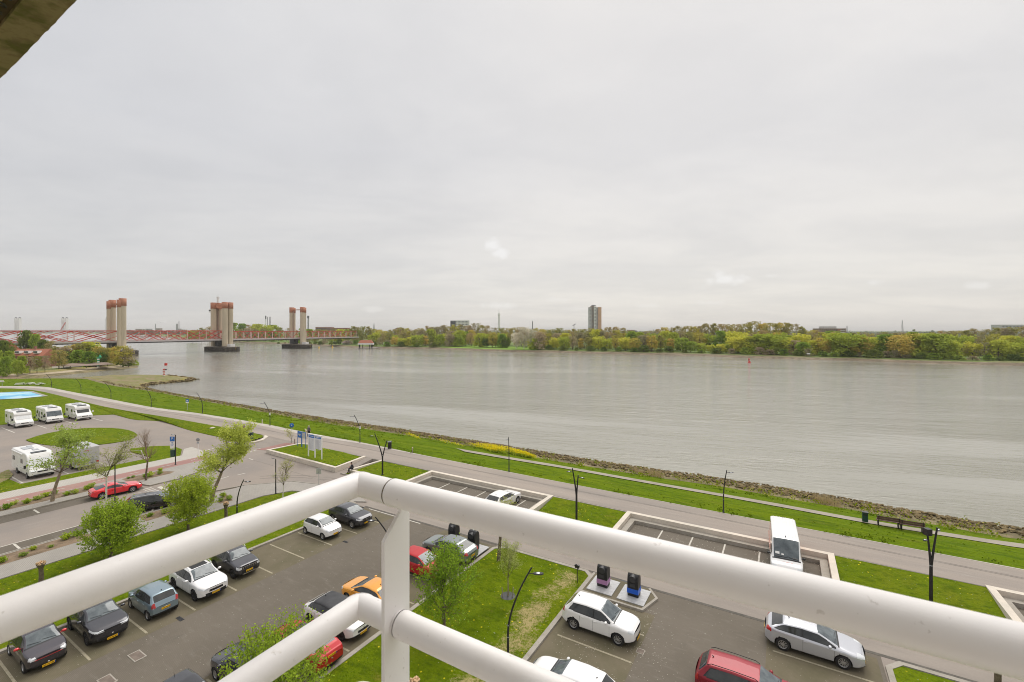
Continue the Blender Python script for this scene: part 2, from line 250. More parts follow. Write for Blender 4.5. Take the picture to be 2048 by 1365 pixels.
for k, a, b in (('far_lime', (.62, .64, .10), (.38, .43, .06)), ('far_gold', (.66, .55, .13), (.42, .36, .08)), ('far_olive', (.46, .42, .13), (.29, .27, .08)), ('far_green', (.38, .50, .08), (.22, .31, .05)),
                ('far_brown_leaf', (.50, .41, .19), (.33, .27, .12)), ('far_blossom', (.82, .76, .64), (.55, .52, .38)), ('far_dark', (.21, .27, .06), (.12, .17, .04)), ('far_grey_leaf', (.48, .41, .25), (.33, .29, .17)), ('far_blue_wood', (.22, .24, .15), (.17, .19, .11))):
    M[k] = leafmat(k, a, b, .35, .25)
def paint(name, c, metal=0.0, rough=.28): return mat('paint_' + name, c, rough, metal=metal, coat=1.0)
# ---------------------------------------------------------------- object helpers
def link(o, parent=None):
    COL.objects.link(o)
    if parent is not None: o.parent = parent
    return o
def tag(o, label=None, cat=None, group=None, kind=None):
    if label: o['label'] = label
    if cat: o['category'] = cat
    if group: o['group'] = group
    if kind: o['kind'] = kind
    return o
def thing(name, label, cat, loc=(0, 0, 0), rz=0.0, group=None, scale=None):
    o = bpy.data.objects.new(name, None); o.empty_display_size = 0.3; link(o); o.location = loc; o.rotation_euler = (0, 0, rz)
    if scale: o.scale = (scale,) * 3
    return tag(o, label, cat, group)
class MB:
    def __init__(s): s.v = []; s.f = []; s.m = []; s.smooth = []
    def add(s, verts, faces, mi=0, smooth=False):
        k = len(s.v); s.v.extend([tuple(x) for x in verts]); s.f.extend([tuple(i + k for i in f) for f in faces]); s.m.extend([mi] * len(faces)); s.smooth.extend([smooth] * len(faces)); return s
    def box(s, c, d, rz=0.0, mi=0, rot=None, taper=1.0):
        hx, hy, hz = d[0] / 2, d[1] / 2, d[2] / 2; mt = rot if rot is not None else Matrix.Rotation(rz, 3, 'Z')
        vs = []
        for z, k in ((-hz, 1.0), (hz, taper)):
            for x, y in ((-hx, -hy), (hx, -hy), (hx, hy), (-hx, hy)): vs.append(mt @ Vector((x * k, y * k, z)) + Vector(c))
        return s.add(vs, [(0, 3, 2, 1), (4, 5, 6, 7), (0, 1, 5, 4), (1, 2, 6, 5), (2, 3, 7, 6), (3, 0, 4, 7)], mi)
    def bar(s, a, b, w, h, mi=0, up=Vector((0, 0, 1))):
        a, b = Vector(a), Vector(b); d = b - a; L_ = d.length; d.normalize(); x = d.cross(up)
        if x.length < 1e-3: x = d.cross(Vector((1, 0, 0)))
        x.normalize(); y = x.cross(d)
        vs = [p + x * sx * w / 2 + y * sy * h / 2 for p in (a, b) for sx, sy in ((-1, -1), (1, -1), (1, 1), (-1, 1))]
        return s.add(vs, [(0, 1, 2, 3), (7, 6, 5, 4), (0, 4, 5, 1), (1, 5, 6, 2), (2, 6, 7, 3), (3, 7, 4, 0)], mi)
    def tube(s, pts, rad, n=10, mi=0, caps=True, smooth=True):
        pts = [Vector(p) for p in pts]; rs = rad if isinstance(rad, (list, tuple)) else [rad] * len(pts)
        rings = []; ref = None
        for i, p in enumerate(pts):
            d = (pts[min(i + 1, len(pts) - 1)] - pts[max(i - 1, 0)]).normalized()
            if ref is None:
                ref = d.cross(Vector((0, 0, 1)))
                if ref.length < 1e-3: ref = Vector((1, 0, 0))
            x = (ref - d * ref.dot(d)).normalized(); ref = x; y = d.cross(x)
            rings.append([p + (x * math.cos(2 * math.pi * k / n) + y * math.sin(2 * math.pi * k / n)) * rs[i] for k in range(n)])
        vs = [q for r in rings for q in r]; fs = []
        for i in range(len(pts) - 1):
            for k in range(n): fs.append((i * n + k, i * n + (k + 1) % n, (i + 1) * n + (k + 1) % n, (i + 1) * n + k))
        s.add(vs, fs, mi, smooth)
        if caps: s.add(rings[0][::-1], [tuple(range(n))], mi); s.add(rings[-1], [tuple(range(n))], mi)
        return s
    def cyl(s, c, r, h, n=16, mi=0, r2=None, smooth=True):
        c = Vector(c); return s.tube([c, c + Vector((0, 0, h))], [r, r if r2 is None else r2], n, mi, True, smooth)
    def lathe(s, prof, n=20, axis='Z', c=(0, 0, 0), mi=0, smooth=True):
        vs = []; c = Vector(c)
        for r, h in prof:
            for k in range(n):
                a = 2 * math.pi * k / n; x, y = r * math.cos(a), r * math.sin(a)
                vs.append(c + (Vector((x, y, h)) if axis == 'Z' else Vector((x, h, y)) if axis == 'Y' else Vector((h, x, y))))
        fs = [(i * n + k, i * n + (k + 1) % n, (i + 1) * n + (k + 1) % n, (i + 1) * n + k) for i in range(len(prof) - 1) for k in range(n)]
        return s.add(vs, fs, mi, smooth)
    def ball(s, c, r, mi=0, n=10, sq=(1, 1, 1)):
        vs = []; c = Vector(c); m_ = n // 2 + 1
        for i in range(m_ + 1):
            t = math.pi * i / m_
            for k in range(n): p = 2 * math.pi * k / n; vs.append(c + Vector((r * sq[0] * math.sin(t) * math.cos(p), r * sq[1] * math.sin(t) * math.sin(p), r * sq[2] * math.cos(t))))
        return s.add(vs, [(i * n + k, (i + 1) * n + k, (i + 1) * n + (k + 1) % n, i * n + (k + 1) % n) for i in range(m_) for k in range(n)], mi, True)
    def prism(s, poly, z0, z1, mi=0):
        """poly: list of (x,y) or vectors, closed; vertical prism"""
        n = len(poly); p3 = [Vector((p[0], p[1], 0)) for p in poly]; tris = tessellate_polygon([p3])
        ar = sum(p3[i].x * p3[(i + 1) % n].y - p3[(i + 1) % n].x * p3[i].y for i in range(n))
        if ar < 0: p3 = p3[::-1]; tris = tessellate_polygon([p3])
        vs = [(p.x, p.y, z0) for p in p3] + [(p.x, p.y, z1) for p in p3]; fs = []
        for t in tris:
            a, b, c = t; cr = (p3[b] - p3[a]).cross(p3[c] - p3[a]).z
            if cr < 0: a, b, c = c, b, a
            fs.append((a + n, b + n, c + n)); fs.append((c, b, a))
        for i in range(n): j = (i + 1) % n; fs.append((i, j, j + n, i + n))
        return s.add(vs, fs, mi)
    def profile_x(s, prof, w, mi=0):
        """closed (x,z) outline extruded along y from -w/2 to w/2"""
        n = len(prof); p3 = [Vector((p[0], p[1], 0)) for p in prof]; tris = tessellate_polygon([p3])
        vs = [(p[0], -w / 2, p[1]) for p in prof] + [(p[0], w / 2, p[1]) for p in prof]; fs = []
        for t in tris: fs.append(tuple(t)); fs.append(tuple(x + n for x in t[::-1]))
        for i in range(n): j = (i + 1) % n; fs.append((i, j, j + n, i + n))
        return s.add(vs, fs, mi)
    def build(s, name, mats, parent=None, recalc=False, loc=None):
        me = bpy.data.meshes.new(name); me.from_pydata(s.v, [], s.f)
        for m_ in (mats if isinstance(mats, (list, tuple)) else [mats]): me.materials.append(m_)
        me.polygons.foreach_set('material_index', s.m); me.polygons.foreach_set('use_smooth', s.smooth); me.update()
        if recalc:
            b = bmesh.new(); b.from_mesh(me); bmesh.ops.remove_doubles(b, verts=b.verts, dist=1e-5); bmesh.ops.recalc_face_normals(b, faces=b.faces); b.to_mesh(me); b.free()
        o = bpy.data.objects.new(name, me); link(o, parent)
        if loc is not None: o.location = loc
        return o
def copy_tree(o, parent=None):
    c = o.copy(); COL.objects.link(c)
    if parent is not None: c.parent = parent
    for ch in list(o.children): copy_tree(ch, c)
    return c
def resample(pts, n):
    pts = [Vector(p) for p in pts]; d = [0]
    for a, b in zip(pts, pts[1:]): d.append(d[-1] + (b - a).length)
    out = []; j = 0
    for i in range(n):
        t = d[-1] * i / (n - 1)
        while j < len(pts) - 2 and d[j + 1] < t: j += 1
        k = (t - d[j]) / max(1e-9, d[j + 1] - d[j]); out.append(pts[j].lerp(pts[j + 1], min(1, k)))
    return out
def sheet(name, pts, m, kind='structure', thick=0.0, build=True, mb=None):
    """flat or gently sloped sheet through world points, optional skirt downwards"""
    pts = [Vector(p) for p in pts]; flat = [Vector((p.x, p.y, 0)) for p in pts]; tr = tessellate_polygon([flat]); fs = []
    for a, b, c in tr:
        if (flat[b] - flat[a]).cross(flat[c] - flat[a]).z < 0: a, b, c = c, b, a
        fs.append((a, b, c))
    mb = mb or MB(); mb.add(pts, fs)
    if thick:
        n = len(pts); mb.add(pts + [p - Vector((0, 0, thick)) for p in pts], [(i, (i + 1) % n, (i + 1) % n + n, i + n) for i in range(n)])
    if not build: return mb
    return tag(mb.build(name, m), kind=kind)
def strip(mb, pts, w, z0, z1, mi=0, closed=False):
    """kerb, wall or band following a polyline; each point may carry its own z which is added"""
    pts = [Vector(p) for p in pts]; n = len(pts); l = []; r = []
    for i, p in enumerate(pts):
        a = pts[i - 1] if (i > 0 or closed) else p; b = pts[(i + 1) % n] if (i < n - 1 or closed) else p
        d1 = (p - a); d2 = (b - p); d1.z = d2.z = 0
        if d1.length < 1e-6: d1 = d2
        if d2.length < 1e-6: d2 = d1
        d1.normalize(); d2.normalize(); nn = Vector((-(d1.y + d2.y), d1.x + d2.x, 0)); nn.normalize(); k = 1 / max(.5, nn.dot(Vector((-d1.y, d1.x, 0))))
        l.append(p + nn * w / 2 * k); r.append(p - nn * w / 2 * k)
    Z0, Z1 = Vector((0, 0, z0)), Vector((0, 0, z1)); m_ = n if closed else n - 1
    for i in range(m_):
        j = (i + 1) % n
        vs = [l[i] + Z0, r[i] + Z0, r[j] + Z0, l[j] + Z0, l[i] + Z1, r[i] + Z1, r[j] + Z1, l[j] + Z1]
        fs = [(4, 5, 6, 7), (1, 2, 6, 5), (3, 0, 4, 7)]
        if not closed and i == 0: fs.append((0, 1, 5, 4))
        if not closed and i == m_ - 1: fs.append((2, 3, 7, 6))
        mb.add(vs, fs, mi)
    return mb
def band(mb, A, B, mi=0, dz=0.0):
    n = len(A); k = [Vector(p) + Vector((0, 0, dz)) for p in A] + [Vector(p) + Vector((0, 0, dz)) for p in B]
    return mb.add(k, [(i, i + 1, n + i + 1, n + i) for i in range(n - 1)], mi)
def text_mesh(txt, size, name, m, parent, loc, rot, ext=0.002):
    cu = bpy.data.curves.new(name, 'FONT'); cu.body = txt; cu.size = size; cu.align_x = 'CENTER'; cu.align_y = 'CENTER'; cu.extrude = ext
    o = bpy.data.objects.new(name, cu); COL.objects.link(o); dg = bpy.context.evaluated_depsgraph_get(); me = bpy.data.meshes.new_from_object(o.evaluated_get(dg))
    bpy.data.objects.remove(o); me.materials.clear(); me.materials.append(m); q = bpy.data.objects.new(name, me); link(q, parent); q.location = loc; q.rotation_euler = rot; return q
# ================================================================ THE SETTING
ZP, ZW = 0.6, -1.5                               # promenade level, water level (parking level is 0)
water = None
def build_water():
    m = bpy.data.materials.new('water'); m.use_nodes = True; t = m.node_tree; b = pr(m, Base_Color=(.25, .24, .20, 1), Roughness=.10, IOR=1.33, Specular_IOR_Level=.62)
    tc = N(t, 'ShaderNodeTexCoord'); rm = N(t, 'ShaderNodeMapping'); rm.inputs['Rotation'].default_value = (0, 0, R(16)); t.links.new(tc.outputs['Object'], rm.inputs[0])
    def nz(sx, sy, det, rough=.6, dist=0.0):
        mp = N(t, 'ShaderNodeVectorMath', operation='MULTIPLY'); t.links.new(rm.outputs[0], mp.inputs[0]); mp.inputs[1].default_value = (sx, sy, 1)
        n = N(t, 'ShaderNodeTexNoise', inp={'Scale': 1.0, 'Detail': det, 'Roughness': rough, 'Distortion': dist}); t.links.new(mp.outputs[0], n.inputs['Vector']); return n.outputs[0]
    a = nz(.28, 1.15, 6, .62, .6); c = nz(.05, .22, 4, .5); d = nz(.9, 2.6, 3)
    h = math_node(t, 'ADD', math_node(t, 'MULTIPLY', a, 1.0), math_node(t, 'ADD', math_node(t, 'MULTIPLY', c, 1.2), math_node(t, 'MULTIPLY', d, .3)))
    patch = nz(.006, .030, 5, .6, 1.2); pm = N(t, 'ShaderNodeMapRange', inp={1: .38, 2: .62, 3: .16, 4: .74}); t.links.new(patch, pm.inputs[0])
    bp = N(t, 'ShaderNodeBump', inp={'Distance': .42}); t.links.new(h, bp.inputs['Height']); t.links.new(pm.outputs[0], bp.inputs['Strength']); t.links.new(bp.outputs[0], b.inputs['Normal'])
    r = N(t, 'ShaderNodeValToRGB'); t.links.new(patch, r.inputs[0]); r.color_ramp.elements[0].color = (.31, .30, .25, 1); r.color_ramp.elements[1].color = (.235, .228, .19, 1); t.links.new(r.outputs[0], b.inputs['Base Color'])
    mb = MB(); mb.add([(-30000, -400, ZW), (30000, -400, ZW), (30000, 45000, ZW), (-30000, 45000, ZW)], [(0, 1, 2, 3)])
    return tag(mb.build('water', m), kind='structure')
build_water()

# ---- far bank and the country behind it, out to the horizon
def at_z(l, z): return [G(x, y, z) for x, y in l]
FAR = [(2700, 760), (2400, 748), (2048, 732.5), (1900, 729), (1800, 725.5), (1700, 722), (1600, 720), (1540, 717.5), (1480, 716), (1400, 712.5), (1300, 710.5), (1200, 708), (1100, 705.5), (1040, 704.5), (960, 702), (880, 699), (800, 697.5), (740, 697), (690, 695), (640, 692), (560, 688.5), (480, 686), (400, 682.5), (340, 677), (300, 672), (240, 669), (120, 667.6), (-200, 667), (-700, 666.5)]
shore = at_z(FAR, ZW)
inland = [Vector((p.x, p.y, 0)) for p in shore]
def push(ps, d, z):
    o = []
    for i, p in enumerate(ps):
        a = ps[max(i - 1, 0)]; b = ps[min(i + 1, len(ps) - 1)]; t = (b - a); t.z = 0; t.normalize(); n = Vector((t.y, -t.x, 0))
        if n.y < 0: n = -n
        o.append(Vector((p.x, p.y, 0)) + n * d * (1 + p.y / 900) + Vector((0, 0, z)))
    return o
def far_land():
    a0 = push(shore, -3, -2.6); a1 = push(shore, 2.5, -0.5); a2 = push(shore, 4.2, -.1); a3 = push(shore, 11, 0.25); a4 = push(shore, 70, 1.0)
    mb = MB(); band(mb, a0, a1); band(mb, a1, a2); tag(mb.build('far_shore', layered('far_shore', (.17, .13, .085), [('noise', (.05, .5, .3), .5, .6, (.28, .23, .16), .7), ('noise', (.3, .3, .3), .5, .6, (.10, .085, .05), .7)], bump=.6)), kind='structure')
    mb = MB(); band(mb, a2, a3); tag(mb.build('far_verge', layered('far_verge', (.125, .17, .03), [('noise', (.03, .03, .03), .45, .6, (.20, .17, .08), .9), ('noise', (.3, .3, .3), .5, .6, (.07, .10, .02), .6)], bump=.6)), kind='structure')
    mb = MB(); band(mb, a3, a4)
    far = [Vector((p.x / max(p.y, 1) * 42000, 42000, 2)) for p in a4]; band(mb, a4, far)
    tag(mb.build('far_land', layered('far_land', (.10, .16, .03), [('noise', (.02, .02, .02), .45, .6, (.15, .22, .03), .9), ('noise', (.2, .2, .2), .5, .6, (.08, .10, .025), .6)], bump=.6)), kind='structure')
far_land()
# bright mown bank on the far side, left of the blossom trees
def far_lawn():
    seg = resample([p for p in at_z([(1066, 705.0), (1040, 704.5), (960, 702), (880, 699), (870, 698.7)], ZW)], 14); mb = MB(); r = [push(seg, d, z) for d, z in ((4.5, .02), (9, .34), (24, .60), (36, .75))]
    for a, b in zip(r, r[1:]): band(mb, a, b)
    tag(mb.build('far_lawn', layered('far_lawn', (.20, .33, .035), [('noise', (.05, .05, .05), .45, .6, (.13, .24, .02), .9)])), kind='structure')
far_lawn()

# ---- near bank: promenade and the grass down to the water, built between seven lines running right to left
XR = lambda l, v, z: [UV(60, v, z), UV(30, v, z)] + l
NB = 72
lA = XR([G(x, y, ZP) for x, y in ((1969, 1173), (1654, 1106.3), (1255, 1023), (1100, 990), (867, 942), (762, 921), (728, 913), (600, 887), (530, 871), (455, 856), (400, 846.5), (330, 834), (254, 822), (205, 813), (160, 802), (117, 791), (85, 783.5), (58, 779.5), (30, 777.6), (0, 777), (-120, 777), (-500, 783))], 42.2, ZP)
lB0 = XR([G(x, y, ZP) for x, y in ((2048, 1141), (1764, 1087), (1503, 1038), (1120, 965), (860, 914.5), (720, 887.6), (620, 872.6), (536, 855), (470, 843), (400, 831.5), (303, 819.5), (207, 802), (150, 790.5), (98, 780), (75, 777.2), (58, 776), (20, 775.5), (0, 775.3), (-120, 775.6), (-500, 781))], 46.2, ZP)
lB = XR([G(x, y, ZP) for x, y in ((2048, 1139.5), (1764, 1086), (1503, 1037), (1120, 964.3), (860, 913.5), (720, 884.5), (620, 867), (536, 849.5), (470, 838.5), (400, 827.3), (303, 815), (207, 796.2), (150, 785.5), (98, 775), (75, 773.3), (58, 772.8), (20, 772.8), (0, 772.8), (-120, 773.2), (-500, 778))], 46.6, ZP)
lC = [UV(60, 54.2, .3), UV(30, 54.2, .3)] + [G(x, y, .3) for x, y in ((2048, 1098), (1764, 1053), (1520, 1007), (1315, 971), (1120, 936), (1021, 920), (875, 894.5), (720, 872), (560, 842), (400, 818), (300, 804), (200, 784), (120, 769.5), (60, 767.5), (0, 767), (-120, 767.5), (-500, 772))]
lD = [UV(60, 55.6, .25), UV(30, 55.6, .25)] + [G(x, y, .25) for x, y in ((2048, 1090.5), (1764, 1046.5), (1520, 1001.5), (1315, 966.5), (1120, 931.5), (1021, 915.5), (875, 891), (720, 869), (560, 840), (400, 816), (300, 802), (200, 781), (120, 767.5), (60, 765), (0, 764.7), (-120, 765), (-500, 769))]
lE = [UV(60, 59.2, -.25), UV(30, 59.2, -.25)] + [G(x, y, -.25) for x, y in ((2048, 1083), (1764, 1031), (1641, 1009), (1520, 986), (1315, 956), (1160, 931), (1020, 906), (938, 892.5), (806, 869.5), (720, 857), (587, 836.5), (474, 815), (400, 801.5), (340, 790), (300, 782.5), (255, 776.5), (220, 771), (190, 763.5), (172, 758.2), (120, 757.2), (60, 757.5), (0, 758.5), (-120, 759), (-500, 762))]
lW = [UV(60, 65, ZW), UV(30, 65, ZW)] + [G(x, y, ZW) for x, y in ((2048, 1060), (1764, 1010), (1641, 988), (1520, 969), (1315, 938.5), (1160, 916), (1020, 893), (938, 880), (806, 859.5), (720, 847), (587, 827), (474, 808.5), (400, 796.5), (350, 788), (312, 780.5), (282, 772), (262, 766), (225, 760), (190, 755), (130, 755), (70, 755), (0, 756), (-120, 756.5), (-500, 760))]
lA, lB0, lB, lC, lD, lE, lW = [resample(l, NB) for l in (lA, lB0, lB, lC, lD, lE, lW)]
def near_bank():
    mb = MB(); band(mb, lA, lB0); tag(mb.build('promenade', M['asphalt_light']), kind='structure')
    mb = MB(); band(mb, lB0, lB, dz=.01); tag(mb.build('footway', layered('footway', (.46, .42, .37), [('noise', (.3, 1, 1), .45, .6, (.38, .35, .31), .8)])), kind='structure')
    # grass with a gently humped cross-section
    mb = MB(); rows = []
    for k in range(7):
        t = k / 6; rows.append([a.lerp(b, t) + Vector((0, 0, -.04 + .16 * math.sin(t * math.pi) + .10 * noise.noise(a * .05 + Vector((k, 0, 0))))) for a, b in zip(lB, lC)])
    for a, b in zip(rows, rows[1:]): band(mb, a, b)
    band(mb, rows[-1], lD); 
    r2 = [lD] + [[a.lerp(b, t) + Vector((0, 0, .12 * noise.noise(a * .2 + Vector((t * 9, 0, 0))))) for a, b in zip(lD, lE)] for t in (.33, .66, 1)]
    for a, b in zip(r2, r2[1:]): band(mb, a, b)
    for i in range(len(mb.smooth)): mb.smooth[i] = True
    tag(mb.build('bank_lawn', M['grass_bank']), kind='structure')
    mb = MB(); mid = [a.lerp(b, .5) + Vector((0, 0, .12)) for a, b in zip(lE, lW)]; low = [a.lerp(b, 1.25) + Vector((0, 0, -.2)) for a, b in zip(lE, lW)]
    e = [p + Vector((0, 0, .1 * noise.noise(p * .2 + Vector((9, 0, 0))))) for p in lE]
    band(mb, r2[-1], mid); band(mb, mid, low); tag(mb.build('river_bank', M['mud']), kind='structure')
near_bank()
def path_strip():
    c = [p for p in lC]; d = [p for p in lD]; js = [i for i, p in enumerate(c) if (p.x > -10.8)]
    a = [c[i] + Vector((0, 0, .035)) for i in js]; b = [d[i] + Vector((0, 0, .035)) for i in js]
    mb = MB(); band(mb, a, b); tag(mb.build('path', M['path']), kind='structure')
    mb = MB(); z = .47; sheet('worn_track', [G(775, 901, z), G(830, 904.5, z), G(880, 905, z), G(900, 907, z - .05), (G(870, 902.5, z)), G(800, 899, z)], M['path'])
path_strip()

# ---- low ground: one asphalt sheet, everything else laid on it
gz = -.004
sheet('road', [UV(-170, -30), UV(60, -30), UV(60, 42.1), UV(-30, 42.1), UV(-66, 43.2), UV(-80, 46), UV(-120, 46.3), UV(-170, 47)], M['asphalt_road'])
tag(MB().add([UV(-400, -60, -.3), UV(90, -60, -.3), UV(90, 43, -.3), UV(-170, 48, -.3), UV(-400, 60, -.3)], [(0, 1, 2, 3, 4)]).build('ground', M['earth']), kind='structure')
sheet('service_road', [UV(-36, 31.55, .004), UV(60, 31.55, .004), UV(60, 36.9, .004), UV(-40, 36.9, .004)], M['brick_road'])
sheet('parking_lot', [UV(-36.6, -20, .004), UV(-20.2, -20, .004), UV(-20.2, 31.3, .004), UV(-36.6, 31.3, .004)], M['asphalt_lot'])
sheet('parking_lot', [UV(-11.8, -20, .004), UV(4.4, -20, .004), UV(4.4, 31.3, .004), UV(-11.8, 31.3, .004)], M['asphalt_lot'])
for (a, b) in ((-36.5, -31.6), (-25.2, -20.3), (-11.7, -6.9), (-.9, 4.2)):
    sheet('parking_bays', [UV(a, -20, .008), UV(b, -20, .008), UV(b, 28.6 if a == -11.7 else 31.0, .008), UV(a, 28.6 if a == -11.7 else 31.0, .008)], M['asphalt_moss'])
def gutter():
    mb = MB()
    for (a, b) in ((-36, -12), (-12, 60)): strip(mb, [UV(a, 31.42), UV(b, 31.42)], .22, 0, .012)
    tag(mb.build('gutter', mat('gutter', (.10, .09, .075), .9, var=.2)), kind='structure')
gutter()
def bay_marks():
    mb = MB(); w = .11
    def ln(u0, u1, v, ww=w): strip(mb, [UV(u0, v), UV(u1, v)], ww, .0, .013)
    for k in range(-4, 10): ln(-36.3, -31.8, 6.7 + 2.52 * k); 
    for k in range(-4, 9): ln(-25.0, -20.5, 6.7 + 2.52 * k)
    for v in (8.7, 11.3, 13.8, 16.3, 18.8, 21.3, 23.9, 26.4): ln(-11.3, -7.0, v)
    for v in (13.6, 16.1, 18.6, 21.1, 23.7, 26.2, 28.8): ln(-.6, 4.0, v)
    tag(mb.build('bay_markings', M['mark_dull']), kind='structure')
    mb = MB(); strip(mb, [UV(-35.2, 31.2), UV(-28.5, 31.2)], .1, 0, .013)
    # street marks
    for (a, b, c, d) in ((302, 960, 317, 954), (338, 950, 354, 945.5)):
        pass
    def seg(p, q, ww): strip(mb, [G(*p), G(*q)], ww, 0, .013)
    seg((439, 959), (457, 953.6), .14); seg((475, 950.5), (491, 946.8), .14)
    seg((498, 917.5), (506, 920.5), .12)
    for k in range(7): a = 460 + k * 9.5; seg((a, 917.5 - k * 3.1), (a + 5, 915.9 - k * 3.1), .25)
    for k in range(7): a = 383 + k * 6.6; seg((a, 907.6 - k * 1.5), (a + 4.2, 906.6 - k * 1.5), .28)
    strip(mb, [UV(-54.6, -10), UV(-54.6, 19.5)], .12, 0, .013)
    for (u0, u1, v) in ((-54.4, -52.9, 11.0), (-63.2, -61.6, 14.1), (-54.4, -52.9, 17)): strip(mb, [UV(u0, v), UV(u1, v)], .16, 0, .013)
    strip(mb, [G(318, 974), G(347, 988)], .42, 0, .013)
    for k in range(7): q = G(303 + k * 4.2, 975.5 + k * 2.1); strip(mb, [q, q - VD * .8], .22, 0, .013)
    for v in (23, 27, 31, 34.8): strip(mb, [UV(-121.5, v), UV(-113.6, v)], .16, 0, .013)
    for v in (15.9, 19.8, 23.6): strip(mb, [UV(-80.5, v), UV(-75.2, v)], .15, 0, .013)
    # bays by the river
    for (u0, n, l) in ((-36.1, 6, 36), (-12.3, 6, 0), (11.7, 6, 0)):
        for k in range(1, n): strip(mb, [UV(u0 + .55 + k * 2.5, 36.9), UV(u0 + .55 + k * 2.5, 41.1)], .12, 0, .016)
    tag(mb.build('road_markings', M['mark']), kind='structure')
    # marks on the cycle path
    mb = MB()
    for k in range(10): strip(mb, [UV(-68.4, 3 + 3.4 * k, .1), UV(-68.4, 4.1 + 3.4 * k, .1)], .12, 0, .02)
    for i in range(4, 60, 2):
        a, b = lA[i].lerp(lB0[i], .60), lA[i + 1].lerp(lB0[i + 1], .60); d = (b - a).normalized()
        for s in range(int((b - a).length / 7)): q = a + d * (s * 7); strip(mb, [q, q + d * 1.1], .10, .004, .012)
    tag(mb.build('path_markings', M['mark']), kind='structure')
    mb = MB()
    for (t, w_) in ((.62, .09), (.66, .05)):
        strip(mb, [a.lerp(b, t) for a, b in zip(lA[:44], lB0[:44])], w_, .003, .008)
    for off in (0, 1.5):
        strip(mb, [G(520, 953 + off * 3, 0), G(560, 951 + off * 3, 0), G(610, 951.5 + off * 3, 0), G(660, 956 + off * 3, 0), G(700, 963 + off * 3, 0), G(760, 975 + off * 3, 0)], .16, .003, .008)
    strip(mb, [UV(-66.5, 34.5), UV(-60, 34.8), UV(-50, 34.4), UV(-40, 34.2), UV(30, 34.2)], .05, .003, .009)
    tag(mb.build('asphalt_joint', mat('asphalt_joint', (.17, .15, .13), .9, color2=(.27, .24, .21), scale=.5)), kind='structure')
bay_marks()

# ---- lawns
def lawn(pts, z=.1, m='grass', name='lawn', **k): return sheet(name, [Vector((p[0], p[1], p[2] if len(p) > 2 and p[2] != 0 else z)) for p in pts], M[m], thick=.14, **k)
def mound(pts, zc, name='lawn', m='grass'):      # lawn sheet with an uneven surface, triangulated on a grid
    pass
def arc(p0, p1, p2, n=6): return [p0.lerp(p1, t) .lerp(p1.lerp(p2, t), t) for t in [i / n for i in range(n + 1)]]
lawn([UV(-20.05, -20), UV(-11.95, -20), UV(-11.95, 30.6), UV(-12.4, 31.05), UV(-19.4, 31.05), UV(-20.05, 30.6)], m='grass_dry')
lawn([UV(-47.3, -20), UV(-36.75, -20), UV(-36.75, 30.2), UV(-37.4, 31.2), UV(-40.5, 31.6), UV(-43.4, 31.3), UV(-46.0, 30.0), UV(-47.2, 27.6)])
lawn([UV(4.75, -20), UV(60, -20), UV(60, 30.8), UV(5.2, 30.8), UV(4.75, 30.3)])
def slope_lawn(u0, u1): sheet('lawn', [UV(u0, 37.1, .12), UV(u1, 37.1, .12), UV(u1, 42.0, ZP - .01), UV(u0, 42.0, ZP - .01)], M['grass'], thick=.3)
slope_lawn(-20.3, -12.7); slope_lawn(3.2, 11.4); sheet('lawn', [UV(-46.0, 37.1, .12), UV(-36.7, 37.1, .12), UV(-36.7, 42.0, ZP - .01), UV(-45.05, 42.0, ZP - .01)], M['grass'], thick=.3)
# triangle lawn with the information boards
T = [G(541, 900.5, .5), G(600, 888, .58), G(614, 887.3, .6), G(640, 894, .6), G(680, 903, .6), G(722, 914.5, .6), G(671, 932, .5)]
sheet('lawn', T, M['grass'], thick=.4)
# street side: pavement, planting strips, cycle path
sheet('pavement', [UV(-52.3, -20, .1), UV(-47.4, -20, .1), UV(-47.4, 27.7, .1), UV(-46.2, 30.2, .1), UV(-43.4, 31.45, .1), UV(-40.5, 31.8, .1), UV(-38, 31.5, .1), UV(-36.7, 32.2, .1), UV(-39.5, 33.2, .1), UV(-44, 33.4, .1), UV(-49, 32, .1), UV(-52.3, 28.5, .1), UV(-52.5, 23, .1)], M['paving'], thick=.12)
sheet('parking_strip', [UV(-54.5, -20, .006), UV(-52.5, -20, .006), UV(-52.5, 19.6, .006), UV(-54.5, 19.6, .006)], M['asphalt_lot'])
sheet('parking_strip', [UV(-63.3, -20, .006), UV(-61.2, -20, .006), UV(-61.2, 22.4, .006), UV(-63.3, 22.4, .006)], M['asphalt_lot'])
sheet('pavement', [UV(-67.3, -20, .1), UV(-63.4, -20, .1), UV(-63.4, 22.6, .1), UV(-61.6, 23.0, .1), UV(-61.5, 26, .1), UV(-62.8, 29, .1), UV(-64.6, 31.3, .1), UV(-67.3, 31.9, .1)], M['paving'], thick=.12)
sheet('cycle_path', [UV(-69.5, -20, .1), UV(-67.3, -20, .1), UV(-67.3, 31.9, .1), UV(-69.5, 32.6, .1)], M['red_path'], thick=.12)
sheet('pavement', [UV(-72.3, -20, .1), UV(-69.5, -20, .1), UV(-69.5, 32.6, .1), UV(-73, 33.6, .1), UV(-76.4, 33.8, .1), UV(-76.0, 32.6, .1), UV(-72.4, 30.8, .1)], layered('slabs', (.47, .44, .39), [('brick', (1.6, 1.6, 1), .2, .9, (.30, .28, .25), .6), ('noise', (.6, .6, .6), .42, .65, (.40, .375, .33), .8)]), thick=.12)
sheet('cycle_path', [G(513, 899.5, .02), G(537, 901.5, .02), G(598, 888.5, .6), G(572, 886, .6)], M['red_path'])
